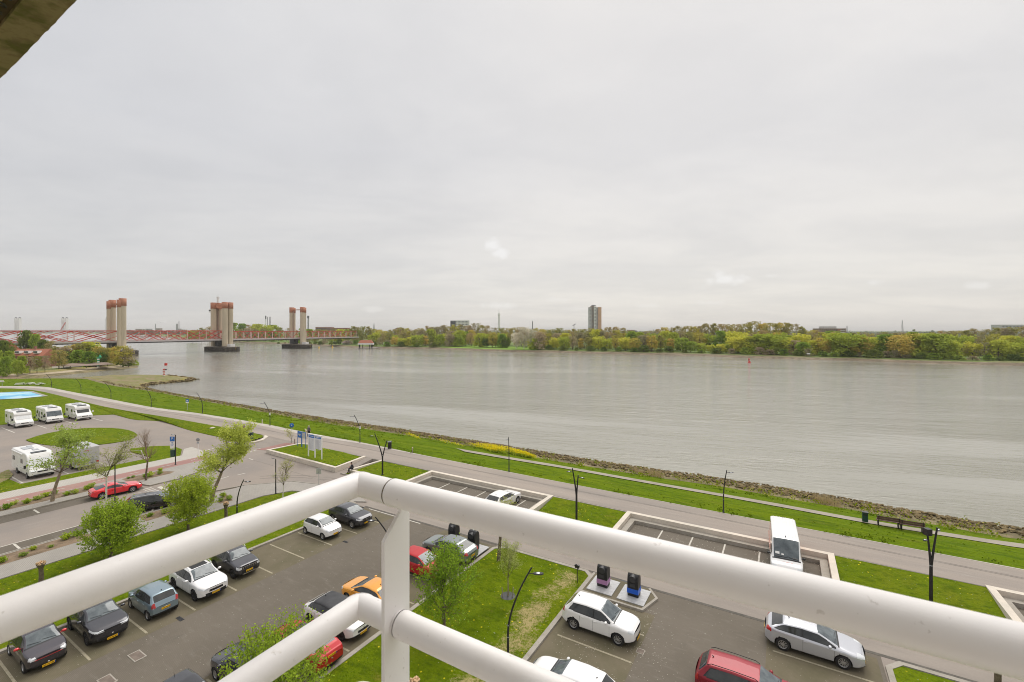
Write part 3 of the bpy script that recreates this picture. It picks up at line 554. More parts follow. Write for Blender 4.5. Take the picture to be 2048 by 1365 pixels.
for (a, b, v0, v1) in ((-52.2, -50.1, -8, 15.2), (-52.2, -50.2, 18.5, 24.2), (-67.1, -65.2, -6, 9), (-67.1, -65.0, 10.5, 20.5), (-66.9, -64.4, 22.2, 26.8)):
    sheet('planting_bed', [UV(a, v0, .105), UV(b, v0, .105), UV(b, v1 - .6, .105), UV(b - .5, v1, .105), UV(a, v1 - 1, .105)], M['earth'])
sheet('planting_bed', [G(434, 1003, .105), G(452, 988, .105), G(466, 1001, .105), G(440, 1008, .105)], M['earth'])
# grass west of the cycle path, the camper pitch lawns
lawn([UV(-82.6, -20), UV(-72.4, -20), UV(-72.4, 30.6), UV(-76.2, 32.4), UV(-79.8, 32.6), UV(-82.0, 31.0), UV(-83.2, 28.6), UV(-81.2, 28.0), UV(-74.7, 28.2), UV(-74.7, 15.6), UV(-82.6, 15.2)])
lawn(arc(G(52, 881), G(90, 866), G(145, 860), 4) + arc(G(170, 857.5), G(262, 854), G(275, 871), 6) + arc(G(262, 880), G(220, 891), G(150, 893), 5) + arc(G(120, 892.5), G(80, 891.5), G(58, 884), 3))
def west_lawn():
    edge = [p for p in lA if p.x < -36.5]          # along the promenade, right to left
    inner = [G(x, y, .06) for x, y in ((-500, 850), (-120, 852), (0, 851), (30, 846.5), (75, 842), (130, 835.5), (190, 830.5), (228, 829.2), (268, 840), (325, 842), (352, 852), (380, 861), (415, 869), (452, 877), (475, 884))]
    side = [G(490, 885.5, .3), G(520, 879.5, .5), G(533, 873, .6)]
    # fill by bands
    n = 40; A = resample([side[-1]] + edge, n); B = resample([side[0]] + inner[::-1], n); mb = MB(); rows = [A] + [[a.lerp(b, t) + Vector((0, 0, .05 * math.sin(t * 3.14))) for a, b in zip(A, B)] for t in (.25, .5, .75)] + [B]
    for a, b in zip(rows[::-1], rows[-2::-1]): band(mb, a, b)
    band(mb, [p - Vector((0, 0, .1)) for p in B], B)
    tag(mb.build('lawn', M['grass']), kind='structure')
    sheet('sports_court', [G(-60, 800, .5), G(0, 799.2, .5), G(40, 797.5, .5), G(92, 792.5, .55), G(62, 783.2, .62), G(0, 785.5, .62), G(-60, 788, .62)], M['court'])
    mb = MB(); strip(mb, [G(-60, 800, .5), G(0, 799.2, .5), G(40, 797.5, .5), G(92, 792.5, .55), G(62, 783.2, .62), G(0, 785.5, .62)], .7, 0, .03); tag(mb.build('court_border', M['paving']), kind='structure')
west_lawn()
# straw-coloured patches
for l in ([(1105, 1156), (1150, 1157), (1172, 1153), (1150, 1200), (1122, 1235), (1085, 1290), (1062, 1302), (1052, 1262), (1068, 1215), (1085, 1170)],): pass
def dry(l, z): 
    c = sum((G(x, y, z) for x, y in l), Vector()) / len(l); pts = []
    w = [G(x, y, z) for x, y in l]
    for i, a in enumerate(w):
        b = w[(i + 1) % len(w)]
        for k in range(8): p = a.lerp(b, k / 8); p = c + (p - c) * (1 + .22 * noise.noise(p * 1.7)); pts.append(p)
    sheet('dry_grass_patch', pts, M['dry_grass'])
dry([(0, 946), (18, 940), (26, 950), (12, 962), (0, 966)], .108)

# ---- kerbs
def kerbs():
    mb = MB()
    def k(*p, w=.14, h=.13, cl=False): strip(mb, list(p), w, -.05, h, closed=cl)
    k(UV(-20.1, -20), UV(-20.1, 30.6), UV(-19.4, 31.15), UV(-12.4, 31.15), UV(-11.87, 30.6), UV(-11.87, -20), w=.28)
    k(UV(-36.7, -20), UV(-36.7, 30.2), UV(-37.4, 31.3), UV(-40.5, 31.7), w=.28)
    k(UV(4.6, -20), UV(4.6, 30.3), UV(5.2, 31.0), UV(60, 31.0), w=.28)
    k(UV(-52.45, -20), UV(-52.45, 19.8), UV(-54.2, 20.6), UV(-54.0, 24), UV(-52.4, 28.5), UV(-49, 32.1), UV(-44, 33.5), UV(-39.5, 33.3))
    k(UV(-63.35, -20), UV(-63.35, 22.6), UV(-61.5, 23.0), UV(-61.4, 26), UV(-62.7, 29), UV(-64.5, 31.4), UV(-67.3, 32))
    k(UV(-20.3, 37.0), UV(-12.7, 37.0)); k(UV(3.2, 37.0), UV(11.4, 37.0)); k(UV(-46.7, 37.0), UV(-36.7, 37.0))
    k(G(250, 905.5), G(282, 902.5), G(290, 921), w=.12)
    # island round the waste containers
    k(UV(-11.8, 31.2), UV(-11.8, 28.6), UV(-7.7, 28.6), UV(-7.2, 30.3), UV(-7.9, 31.2), w=.16, h=.14)
    tag(mb.build('kerbstones', M['kerb']), kind='structure')
    sheet('container_island', [UV(-11.75, 31.15, .12), UV(-11.75, 28.65, .12), UV(-7.75, 28.65, .12), UV(-7.3, 30.3, .12), UV(-7.95, 31.15, .12)], M['asphalt_moss'])
    sheet('container_island', [UV(-22.3, 31.1, .12), UV(-25.6, 31.1, .12), UV(-25.6, 29.4, .12), UV(-22.3, 29.4, .12)], M['asphalt_moss'], thick=.12)
kerbs()

# ---- low concrete walls round the river bays and the triangle
def retaining_wall(label, pts, z, w, low=None, z0=-.05):
    t = thing('retaining_wall', label, 'wall', (0, 0, 0))
    mb = MB(); strip(mb, pts, w, z0, z); mb.build('wall', M['concrete'], t)
    if low: mb = MB(); strip(mb, low, .5, -.05, .30); mb.build('ledge', M['kerb'], t)
    return t
def bays(u0, u1, label):
    retaining_wall(label, [UV(u0, 37.0), UV(u0, 42.0), UV(u1, 42.0), UV(u1, 37.0)], ZP + .06, .42, [UV(u0 + .5, 37.2), UV(u0 + .5, 41.5), UV(u1 - .5, 41.5), UV(u1 - .5, 37.2)])
    sheet('river_parking', [UV(u0 + .2, 36.9, .006), UV(u1 - .2, 36.9, .006), UV(u1 - .2, 41.9, .006), UV(u0 + .2, 41.9, .006)], M['asphalt_lot'])
bays(-36.5, -20.6, 'low pale concrete wall round the bays where the white hatchback parks')
bays(-12.5, 2.95, 'low pale concrete wall round the bays where the white van parks')
bays(11.6, 28, 'low pale concrete wall corner at the right edge of the photo')
# solid body under the promenade edge between the bays
mb = MB(); strip(mb, [UV(-66, 42.4), UV(60, 42.15)], .4, -.3, ZP - .015); tag(mb.build('promenade_edge', M['kerb']), kind='structure')
def closed_wall(label, pts, z0, w=.4):
    t = thing('retaining_wall', label, 'wall', (0, 0, 0)); mb = MB(); n = len(pts)
    strip(mb, [Vector((p.x, p.y, 0)) for p in pts], w, z0, 0.0)
    # raise the top to each point's own height
    for i, v in enumerate(mb.v):
        if abs(v[2]) < 1e-6:
            p = min(pts, key=lambda q: (q.x - v[0]) ** 2 + (q.y - v[1]) ** 2); mb.v[i] = (v[0], v[1], p.z)
    mb.build('wall', M['concrete'], t, recalc=True)
closed_wall('pale concrete wall round the triangular lawn with the information boards', [G(616, 886.8, .66), G(600, 887, .62), G(537, 899.5, .5), G(671, 934.5, .58), G(730, 912.2, .72)], -.1, .4)
closed_wall('pale concrete kerb wall that the seated person sits on', [G(766, 920, .68), G(699, 939.5, .45), G(718, 944, .4)], -.1, .34)
closed_wall('curved pale concrete wall end beside the green litter bin', [G(491, 885, .34), G(512, 883, .4), G(524, 879.5, .5), G(533, 873.5, .64), G(528, 871.5, .66)], -.1, .5)
# ramps up to the promenade
sheet('ramp', [G(674, 937, .02), G(698, 942, .02), UV(-46.9, 42.3, ZP - .004), G(732, 914, ZP - .004)], M['brick_road'], thick=.3)
sheet('ramp', [G(486, 889, .012), G(536, 901, .012), G(602, 887.6, ZP - .003), G(566, 879.3, ZP - .003), G(531, 871.4, ZP - .003)], M['brick_road'], thick=.3)

# ---- headland on the left and the stony tongue in the river
def headland():
    rim = [(-500, 764), (-120, 760.5), (0, 758), (78, 755.5), (130, 751), (176, 745.5), (215, 741.5), (254, 738), (274, 736), (279, 734.3), (274, 731), (262, 727), (248, 720), (225, 714), (185, 709), (140, 705.5), (80, 703), (0, 701), (-120, 700), (-500, 699)]
    w = [G(x, y, ZW) for x, y in rim]; c = G(60, 725, 0)
    def inn(d, z): return [Vector((p.x, p.y, 0)) + (Vector((c.x, c.y, 0)) - Vector((p.x, p.y, 0))).normalized() * d + Vector((0, 0, z)) for p in w]
    a = inn(-2, -2); b = inn(4, -.7); d = inn(10, -.35); e = inn(18, 0)
    mb = MB(); band(mb, a, b); tag(mb.build('headland_stones', M['mud']), kind='structure')
    mb = MB(); band(mb, b, d); tag(mb.build('headland_beach', M['sand']), kind='structure')
    mb = MB(); band(mb, d, e); tag(mb.build('headland_bank', M['olive']), kind='structure')
    sheet('headland', e, layered('headland', (.15, .19, .045), [('noise', (.06, .06, .06), .45, .6, (.26, .21, .11), .8), ('noise', (.3, .3, .3), .5, .6, (.09, .12, .02), .6)]))
    sheet('square', [G(104, 737, .04), G(140, 735, .04), G(200, 731, .04), G(232, 728.4, .04), G(212, 727, .04), G(150, 728.6, .04), G(104, 731, .04)], M['path'])
headland()
def tongue():
    rim = [(158, 757), (230, 752.8), (285, 751.8), (340, 752.6), (372, 755.6), (397, 759.3), (385, 763.5), (352, 765.5), (325, 768.5), (300, 771.5), (285, 775), (282, 779), (292, 785), (250, 782), (200, 770)]
    w = [G(x, y, ZW) for x, y in rim]; c = G(262, 761, 0)
    def inn(k, z, n0=0): return [Vector((p.x, p.y, 0)).lerp(Vector((c.x, c.y, 0)), k) + Vector((0, 0, z + n0 * noise.noise(p * .2))) for p in w]
    a = inn(-.03, -1.9); b = inn(.10, -.75, .3); d = inn(.24, -.5, .2); e = inn(.5, -.3)
    mb = MB(); band(mb, a + a[:1], b + b[:1]); tag(mb.build('tongue_stones', M['mud']), kind='structure')
    mb = MB(); band(mb, b + b[:1], d + d[:1]); tag(mb.build('tongue_grass', M['olive']), kind='structure')
    mb = MB(); band(mb, d + d[:1], e + e[:1]); mb.add([tuple(p) for p in e], [tuple(range(len(e)))]); tag(mb.build('tongue', layered('tongue_mix', (.22, .175, .09), [('noise', (.12, .3, .3), .42, .56, (.15, .165, .03), .85), ('noise', (1.2, 1.2, 1.2), .5, .62, (.30, .24, .15), .7)], bump=.9)), kind='structure')
    return w
tongue_rim = tongue()
# ---- loose stones along the water (nobody could count them)
def rocks(name, spots, seed, size, label):
    rnd = random.Random(seed); base = []
    for k in range(7):
        b = bmesh.new(); bmesh.ops.create_icosphere(b, subdivisions=1, radius=1)
        for v in b.verts: v.co *= rnd.uniform(.72, 1.12)
        for v in b.verts: v.co.z *= .7
        base.append((np.array([v.co[:] for v in b.verts]), [tuple(v.index for v in f.verts) for f in b.faces])); b.free()
    V, Fc, off = [], [], 0
    for p in spots:
        bv, bf = base[rnd.randrange(7)]; s = rnd.uniform(*size) * (1.0 if rnd.random() < .9 else 1.5); a = rnd.uniform(0, 6.28); ca, sa = math.cos(a), math.sin(a)
        q = bv * np.array([s * rnd.uniform(.8, 1.3), s, s * rnd.uniform(.7, 1.1)]); q = np.stack([q[:, 0] * ca - q[:, 1] * sa, q[:, 0] * sa + q[:, 1] * ca, q[:, 2]], 1) + np.array(p)
        V.append(q); Fc.extend([tuple(i + off for i in f) for f in bf]); off += len(bv)
    me = bpy.data.meshes.new(name); me.from_pydata(np.concatenate(V).tolist(), [], Fc); me.materials.append(M['rock']); o = bpy.data.objects.new(name, me); link(o)
    return tag(o, label, 'stones', kind='stuff')
def bank_rocks():
    rnd = random.Random(5); sp = []
    for i in range(1, NB - 10):
        a0, a1, b0, b1 = lE[i], lE[i + 1], lW[i], lW[i + 1]
        if a0.x < -140: break
        ln = (a1 - a0).length; n = int(ln * (36 if a0.x > -40 else 15))
        for k in range(n):
            t = rnd.random(); s = .16 + .70 * rnd.random(); p = a0.lerp(a1, t).lerp(b0.lerp(b1, t), s)
            p.z += .14 * math.sin(s * 3.14) + .09 + .12 * noise.noise(p * .5); sp.append(p)
    return sp
rocks('riprap', bank_rocks(), 3, (.09, .21), 'band of rough brown stones along the near waterline')
def rim_rocks(w, dens, rng, k0=-.01, k1=.12, c=None):
    rnd = random.Random(8); sp = []
    for i in rng:
        a, b = w[i], w[(i + 1) % len(w)]
        for k in range(int((b - a).length * dens)):
            p = a.lerp(b, rnd.random()); kk = rnd.uniform(k0, k1); q = Vector((p.x, p.y, 0)).lerp(Vector((c.x, c.y, 0)), kk); q.z = ZW + .05 + (kk - k0) / (k1 - k0) * .8; sp.append(q)
    return sp
rocks('tongue_riprap', rim_rocks(tongue_rim, 3.2, range(3, 13), c=G(262, 761, 0)), 4, (.3, .6), 'ring of pale stones round the low tongue of land by the red beacon')
# ================================================================ THE BALCONY (rail, slab above, floor below)
def balcony():
    zr = [CZ - .45, CZ - .805, CZ - 1.065]
    UD = Vector((.8586, -.5127, 0)); VD = Vector((.485, .8745, 0))
    C0 = Vector((-.4485, 1.334, 0))                                 # corner of the rail
    t = thing('balcony_railing', 'white tubular steel balcony railing with its corner near the middle of the photo', 'railing', (0, 0, 0))
    j = .136                                                        # where the sleeve starts
    for i, z in enumerate(zr):
        c = C0 + Vector((0, 0, z)); r0 = .0345 if i == 0 else .0335
        a = c - VD * 2.3
        # mitred elbow: shared ring on the bisecting plane
        mb2 = MB(); n = 40
        def ring(center, bis):
            vs = []
            for k in range(n):
                an = 2 * math.pi * k / n; y, zz = math.cos(an) * r0, math.sin(an) * r0
                vs.append((y, zz))
            return vs
        vs = []; rr = ring(c, None)
        for (y, zz) in rr: vs.append(a + UD * y + Vector((0, 0, zz)))
        for (y, zz) in rr: vs.append(c + UD * y + VD * y * 1.0 + Vector((0, 0, zz)))    # 45 degree mitre
        for (y, zz) in rr: vs.append(c + UD * (j if i == 0 else j) + VD * y + Vector((0, 0, zz)))
        fs = [(q * n + k, q * n + (k + 1) % n, (q + 1) * n + (k + 1) % n, (q + 1) * n + k) for q in range(2) for k in range(n)]
        mb2.add(vs, fs, 0, True); mb2.add(vs[2 * n:], [tuple(range(n))[::-1]])
        o = mb2.build('corner_rail', M['white_rail'], t, recalc=False)
        es = o.modifiers.new('split', 'EDGE_SPLIT'); es.split_angle = R(40); es.use_edge_sharp = False
        mw = MB(); mw.tube([c + UD * y * 1.012 + VD * y * 1.012 + Vector((0, 0, zz * 1.012)) for y, zz in rr + rr[:1]], .0011, 6, caps=False); mw.build('weld', M['white_rail'], t)
        mb3 = MB(); r1 = .0372 if i == 0 else .0355; s0 = c + UD * (j - .003 if i == 0 else j + .032)
        mb3.lathe([(0, 0), (r1 * .90, 0), (r1 * .98, .0015), (r1, .005), (r1, .03), (r1 * .985, .033), (r1 * .985, 3.2), (0, 3.2)], 40, 'Z')
        q = mb3.build('rail', M['white_rail'], t); q.location = s0; q.rotation_euler = UD.to_track_quat('Z', 'X').to_euler()
        if i == 0:
            mb4 = MB(); mb4.lathe([(r0 + .0002, -.0035), (r1 * .955, -.0035), (r1 * .955, .0004), (r0, .0004)], 40, 'Z'); q = mb4.build('joint', M['groove'], t); q.location = s0; q.rotation_euler = UD.to_track_quat('Z', 'X').to_euler()
        else:
            mb4 = MB(); mb4.lathe([(.031, -.02), (.029, 0), (.031, .012), (.036, .016)], 32, 'Z'); q = mb4.build('weld', M['white_rail'], t); q.location = c + UD * (j + .016); q.rotation_euler = UD.to_track_quat('Z', 'X').to_euler()
    # flat bar post with its top cut at a slant
    pc = C0 + UD * (j + .014); top = zr[0] - .02; mb = MB(); w0, w1 = -.0507, .0478; th = .006
    prof = [(w1, zr[0] - .002), (w1, CZ - 1.75), (w0, CZ - 1.75), (w0, CZ - .5635), (.012, CZ - .505), (.012, zr[0] - .002)]
    vs = [pc + VD * a + UD * s * th + Vector((0, 0, z - pc.z)) for s in (-1, 1) for a, z in prof]; n = len(prof)
    mb.add(vs, [tuple(range(n))[::-1], tuple(range(n, 2 * n))] + [(i, (i + 1) % n, (i + 1) % n + n, i + n) for i in range(n)])
    o = mb.build('post', M['white_rail'], t, recalc=True); bv = o.modifiers.new('bevel', 'BEVEL'); bv.width = .0015; bv.segments = 2
    # slab of the balcony above, seen from below
    UD = Vector((math.cos(TH), -math.sin(TH), 0)); VD = Vector((math.sin(TH), math.cos(TH), 0))
    s = thing('balcony_slab', 'concrete underside of the balcony above with a drip groove and chalked marks', 'ceiling', (0, 0, 0))
    h = 1.1; ve = .5035 * h; z = CZ + h
    def q(u, v, zz=0): p = UD * u + VD * v; return (p.x, p.y, z + zz)
    mb = MB(); mb.prism([q(-4, ve - .128 * 1), q(4, ve - .128), q(4, ve - 3), q(-4, ve - 3)], z, z + .2); mb.build('underside', M['soffit'], s)
    mb = MB(); mb.prism([q(-4, ve - .095), q(4, ve - .095), q(4, ve - .128), q(-4, ve - .128)], z + .014, z + .2); mb.build('drip_groove', M['groove'], s)
    rnd = random.Random(2); pts = [q(-4, ve - .095)] + [q(4, ve - .095)]
    ed = []; u = 4
    while u > -4: ed.append(q(u, ve + rnd.uniform(-.0022, .001))); u -= rnd.uniform(.01, .05)
    mb = MB(); mb.prism([q(-4, ve - .095), q(4, ve - .095)] + ed, z - .001, z + .2); mb.build('edge', M['soffit_edge'], s)
    mk = MB()
    def stroke(pl):
        w = [G(a, b, z - .0015) for a, b in pl]
        for a, b in zip(w, w[1:]): mk.bar(a, b, .0085, .001)
    stroke([(-3, 10), (4, 12), (10, 16), (10.5, 12), (5, 6), (-3, 4)]); stroke([(-3, 23), (5, 26)]); stroke([(-3, 27.5), (4, 29)]); stroke([(14, -3), (22, 2)])
    mk.build('chalk_mark', M['black'], s)
    # own balcony floor with its upstand, and the facade behind, just outside the picture
    f = thing('balcony_floor', 'pale concrete floor slab of the balcony the photo is taken from', 'floor', (0, 0, 0))
    def q2(u, v): p = UD * u + VD * v; return (p.x, p.y)
    cu, cv = C0.dot(UD), C0.dot(VD); zf = CZ - 1.52
    MB().prism([q2(cu + .06, cv - .10), q2(3.2, cv - .10), q2(3.2, -1.0), q2(cu + .06, -1.0)], zf - .2, zf).build('slab', M['concrete'], f)
balcony()
# ================================================================ CARS
def smooth(xs, x):
    """piecewise linear through (x,z) points given front (large x) to back"""
    if x >= xs[0][0]: return xs[0][1]
    for a, b in zip(xs, xs[1:]):
        if x >= b[0]: return b[1] + (a[1] - b[1]) * (x - b[0]) / max(1e-6, a[0] - b[0])
    return xs[-1][1]
def sm3(xs, x, w=.07): return (smooth(xs, x - w) + smooth(xs, x - w / 2) + 2 * smooth(xs, x) + smooth(xs, x + w / 2) + smooth(xs, x + w)) / 6
def sstep(a, b, x): t = max(0, min(1, (x - a) / (b - a))); return t * t * (3 - 2 * t)
CAR_DEF = dict(L=4.0, W=1.72, H=1.48, wb=2.5, fo=.80, r=.31, hood=.93, cowl=1.05, xc=.96, xf=.22, xr=-1.35, xt=-1.88, zt=1.02, belt=.95, belt2=1.02, nose=.74, tailz=.74,
               sill=.20, roof=None, trim=False, rim='rim', doors=(.85, -.12, -1.0), glass_end=-1.55, hl=(.66, .78, .52, .30), tl=(.78, 1.02, .66, .30), tlx=.20, grille=(.34, .46, .50), taper=.78, rails=False, mirror=None, plate='plate_y', badge=True, black_pillars=False, ant=False, spokes=7, rear_plate_z=.62, yr=.74)
def body_mesh(s):
    nose = s['wb'] / 2 + s['fo']; tail = nose - s['L']; hw = s['W'] / 2
    top = [(nose, s['nose']), (nose - .05, s['nose'] + .08), (nose - .22, s['hood'] - .03), (nose - .5, s['hood'] + .02), (s['xc'], s['cowl']), (s['xf'], s['H'] - .045), ((s['xf'] * .5 + s['xr'] * .5), s['H']), (s['xr'], s['H'] - .055), (s['xt'], s['zt']), (tail + .05, s['zt'] - .06 if s['xt'] - tail > .12 else s['zt'] - .10), (tail, s['tailz'])]
    zb = lambda x: s['belt'] + (s['belt2'] - s['belt']) * max(0, min(1, (s['xc'] - x) / (s['xc'] - s['xt'])))
    def wid(x):
        k = 1.0; a = nose - x; b = x - tail
        if a < .62: k -= (1 - s['taper']) * (1 - a / .62) ** 2.2
        if b < .55: k -= (1 - s['taper'] - .04) * (1 - b / .55) ** 2.2
        return hw * k
    def ctrl(x):
        T = sm3(top, x); w = wid(x); B0 = zb(x); B = min(B0, T - .055); c = sstep(B0 + .02, s['H'] - .12, T)
        yr = w * .86 * (1 - c) + hw * s['yr'] * c; yr = min(yr, w * .9)
        bot = s['sill'] + .12 * max(0, 1 - (nose - x) / .5) ** 2 + .14 * max(0, 1 - (x - tail) / .5) ** 2
        mid = bot + (B - bot) * .52
        return T, w, B, c, yr, bot, [(0, bot), (w * .80, bot), (w * .955, bot + .05), (w * .985, bot + .14), (w, mid), (w * .99, B - .10), (w * .955, B - .01), (w * .955 + (yr - w * .955) * .5, B + (T - .07 * c - .02 - B) * .52), (yr, T - .02 - .045 * c), (yr * .80, T - .006 - .012 * c), (yr * .4, T - .001), (0, T)]
    sub = (2, 2, 2, 5, 6, 3, 7, 7, 2, 4, 4); NR = sum(sub) + 1
    def ring(x):
        T, w, B, c, yr, bot, P_ = ctrl(x); o = []
        for i in range(len(P_) - 1):
            p0 = P_[max(i - 1, 0)]; p1 = P_[i]; p2 = P_[i + 1]; p3 = P_[min(i + 2, len(P_) - 1)]
            for k in range(sub[i]):
                t = k / sub[i]; lin_ = i in (0, 6, 7)
                if lin_: o.append((p1[0] + (p2[0] - p1[0]) * t, p1[1] + (p2[1] - p1[1]) * t)); continue
                m1 = ((p2[0] - p0[0]) / 2, (p2[1] - p0[1]) / 2); m2 = ((p3[0] - p1[0]) / 2, (p3[1] - p1[1]) / 2)
                L1 = math.dist(p1, p2); q = math.dist(p0, p2) or 1; m1 = (m1[0] / q * L1 * 1, m1[1] / q * L1); q = math.dist(p1, p3) or 1; m2 = (m2[0] / q * L1, m2[1] / q * L1)
                h1 = 2 * t ** 3 - 3 * t ** 2 + 1; h2 = t ** 3 - 2 * t ** 2 + t; h3 = -2 * t ** 3 + 3 * t ** 2; h4 = t ** 3 - t ** 2
                o.append((h1 * p1[0] + h2 * m1[0] * 2 * .7 + h3 * p2[0] + h4 * m2[0] * 2 * .7, h1 * p1[1] + h2 * m1[1] * 2 * .7 + h3 * p2[1] + h4 * m2[1] * 2 * .7))
        o.append(P_[-1]); return o
    NX = int(s['L'] / .038); xs = [nose - (nose - tail) * i / NX for i in range(NX + 1)]
    rings = [ring(x) for x in xs]; V = []; Fc = []; tags = []; ax = (s['wb'] / 2, -s['wb'] / 2); ra = s['r'] + .055
    for i, x in enumerate(xs):
        for sg in (1, -1):
            for (y, z) in rings[i]: V.append([x, y * sg, z])
    vid = lambda i, sg, j: i * 2 * NR + (0 if sg > 0 else NR) + j
    inarch = set()
    for k, v in enumerate(V):
        for a in ax:
            if abs(v[1]) > hw * .6 and v[2] < s['r'] + ra + .1:
                d = math.hypot(v[0] - a, v[2] - s['r'])
                if d < ra - .012: inarch.add(k)
                elif d < ra + .030 and v[2] > s['r'] * .6:
                    f = ra / d; v[0] = a + (v[0] - a) * f; v[2] = s['r'] + (v[2] - s['r']) * f
    nside = sum(sub[:6]); nroof = sum(sub[:8])
    def classify(x, y, z, j, i):
        T, w, B, c, yr, bot, _ = ctrl(x); ay = abs(y); side = 'l' if y > 0 else 'r'
        if nside <= j < nroof and c > .25:
            if z > B + .035 and z < T - .115 and x > s['glass_end'] + (z - B) * .75 and x < s['xc'] - .05:
                d = s['doors'][1]
                if abs(x - d) < .035: return 'pillar'
                return ('wf' if x > d else 'wr') + side
            if z > B + .005 and z < T - .085 and x > s['glass_end'] - .05 + (z - B) * .75: return 'pillar'
        if j >= nroof - 1:
            if s['xf'] - .02 < x < s['xc'] + .02 and T > s['cowl'] + .0 and ay < yr * .95: return 'wind'
            if s['xc'] + .02 <= x < s['xc'] + .10: return 'wiper'
            if s['xt'] + .03 < x < s['xr'] - .03 and T < s['H'] - .10 and ay < yr * .87 and c > .02: return 'rearwin'
            if s['roof'] and s['xr'] + .02 < x < s['xf'] and (s['roof'] != 'pano' or (ay < yr * .72 and x > s['xr'] + .4 and x < s['xf'] - .12)): return 'roof'
        if s['roof'] and s['roof'] != 'pano' and j >= nroof - 3 and s['xr'] < x < s['xf']: return 'roof'
        h = s['hl']; dn = nose - x
        if dn < h[3] and h[0] + dn * .20 < z < h[1] + dn * .20 and ay > hw * h[2] + 0 and j > 7 and z < T + .01: return 'hl' + side
        q = s['tl']; db = x - tail
        if db < s['tlx'] and q[0] < z < q[1] and ay > hw * q[2]: return 'tl' + side
        if z < bot + .09: return 'sill'
        if s['trim']:
            for a in ax:
                if math.hypot(x - a, z - s['r']) < ra + .06 and j < nside - 2: return 'sill'
            if z < bot + .17: return 'sill'
        if dn < .03 + .1 and s['grille'][0] < z < s['grille'][1] and ay < hw * s['grille'][2]: return 'grille'
        return 'body'
    for i in range(NX):
        for sg in (1, -1):
            for j in range(NR - 1):
                q = (vid(i, sg, j), vid(i, sg, j + 1), vid(i + 1, sg, j + 1), vid(i + 1, sg, j))
                if sg > 0: q = q[::-1]
                na = sum(k in inarch for k in q); cx, cy, cz = [sum(V[k][m_] for k in q) / 4 for m_ in range(3)]
                Fc.append(q); tags.append('arch' if na >= 1 else classify(cx, cy, cz, j, i))
    for k in inarch: V[k][1] *= .62
    # nose and tail caps
    for end, i0, bul, sg0 in ((0, 0, .075, 1), (1, NX, .05, -1)):
        x0 = xs[i0]; nc = 14; rg = rings[i0]; base = len(V); w0 = wid(x0)
        for (y, z) in rg:
            for k in range(nc + 1):
                t = 1 - 2 * k / nc; yy = y * t; V.append([x0 + sg0 * bul * (1 - (yy / w0) ** 2) * (1 - .0 * t), yy, z])
        for j in range(NR - 1):
            for k in range(nc):
                q = (base + j * (nc + 1) + k, base + (j + 1) * (nc + 1) + k, base + (j + 1) * (nc + 1) + k + 1, base + j * (nc + 1) + k + 1)
                if not end: q = q[::-1]
                cy, cz = [sum(V[a][m_] for a in q) / 4 for m_ in (1, 2)]; Fc.append(q); c_ = 'body'; bt = rg[0][1]
                if cz < bt + .10: c_ = 'sill'
                if not end and s['grille'][0] < cz < s['grille'][1] and abs(cy) < hw * s['grille'][2]: c_ = 'grille'
                if not end and bt + .03 < cz < s['grille'][0] - .05 and abs(cy) < hw * .62: c_ = 'sill'
                if not end and s['hl'][0] < cz < s['hl'][1] and abs(cy) > hw * max(s['hl'][2], .45): c_ = 'hl' + ('l' if cy > 0 else 'r')
                if end and s['tl'][0] < cz < s['tl'][1] and abs(cy) > hw * s['tl'][2]: c_ = 'tl' + ('l' if cy > 0 else 'r')
                tags.append(c_)
    return V, Fc, tags, dict(nose=nose, tail=tail, hw=hw, wid=wid, ctrl=ctrl, zb=zb, ring=ring, NR=NR)
def submesh(V, Fc, tags, want, name, m, parent, label=None, off=0.0):
    ids = {}; vs = []; fs = []
    for f, t in zip(Fc, tags):
        if t in want:
            g = []
            for k in f:
                if k not in ids: ids[k] = len(vs); vs.append(V[k])
                g.append(ids[k])
            fs.append(g)
    if not fs: return None
    me = bpy.data.meshes.new(name); me.from_pydata(vs, [], fs); me.materials.append(m); me.polygons.foreach_set('use_smooth', [True] * len(fs)); me.update()
    o = bpy.data.objects.new(name, me); link(o, parent)
    if label: o['label'] = label
    return o
WHEELS = {}
def wheel(parent, x, y, r, rimm, spokes, side):
    mb = MB(); w = .105; rr = r * .66
    mb.lathe([(rr, -w), (r * .93, -w), (r * .985, -w * .8), (r, -w * .4), (r, w * .4), (r * .985, w * .8), (r * .93, w), (rr, w)], 28, 'Y'); t = mb.build('tyre', M['rubber'])
    wh = bpy.data.objects.new('wheel', None); link(wh, parent); wh.location = (x, y, r); t.parent = wh
    mb = MB(); sy = 1 if side > 0 else -1
    mb.lathe([(rr * 1.0, -w * .8 * sy), (rr * 1.0, w * .86 * sy), (rr * .93, w * .92 * sy), (rr * .88, w * .80 * sy), (rr * .86, w * .2 * sy)], 28, 'Y')
    for k in range(spokes):
        a = 2 * math.pi * k / spokes; c, s_ = math.cos(a), math.sin(a); h0, h1 = .035, .020 + .012
        for da, wd in ((0, .055 if spokes < 8 else .036),):
            p0 = Vector((c * rr * .1, w * .78 * sy, s_ * rr * .1)); p1 = Vector((c * rr * .92, w * .70 * sy, s_ * rr * .92)); mb.bar(p0, p1, .02, wd, up=Vector((-s_, 0, c)))
    mb.lathe([(0.001, w * .88 * sy), (rr * .17, w * .88 * sy), (rr * .2, w * .6 * sy)], 14, 'Y')
    mb.build('rim', M[rimm], wh)
    mb = MB(); mb.lathe([(0.001, w * .25 * sy), (rr * .87, w * .25 * sy)], 20, 'Y'); mb.build('brake_disc', M['charcoal'], wh)
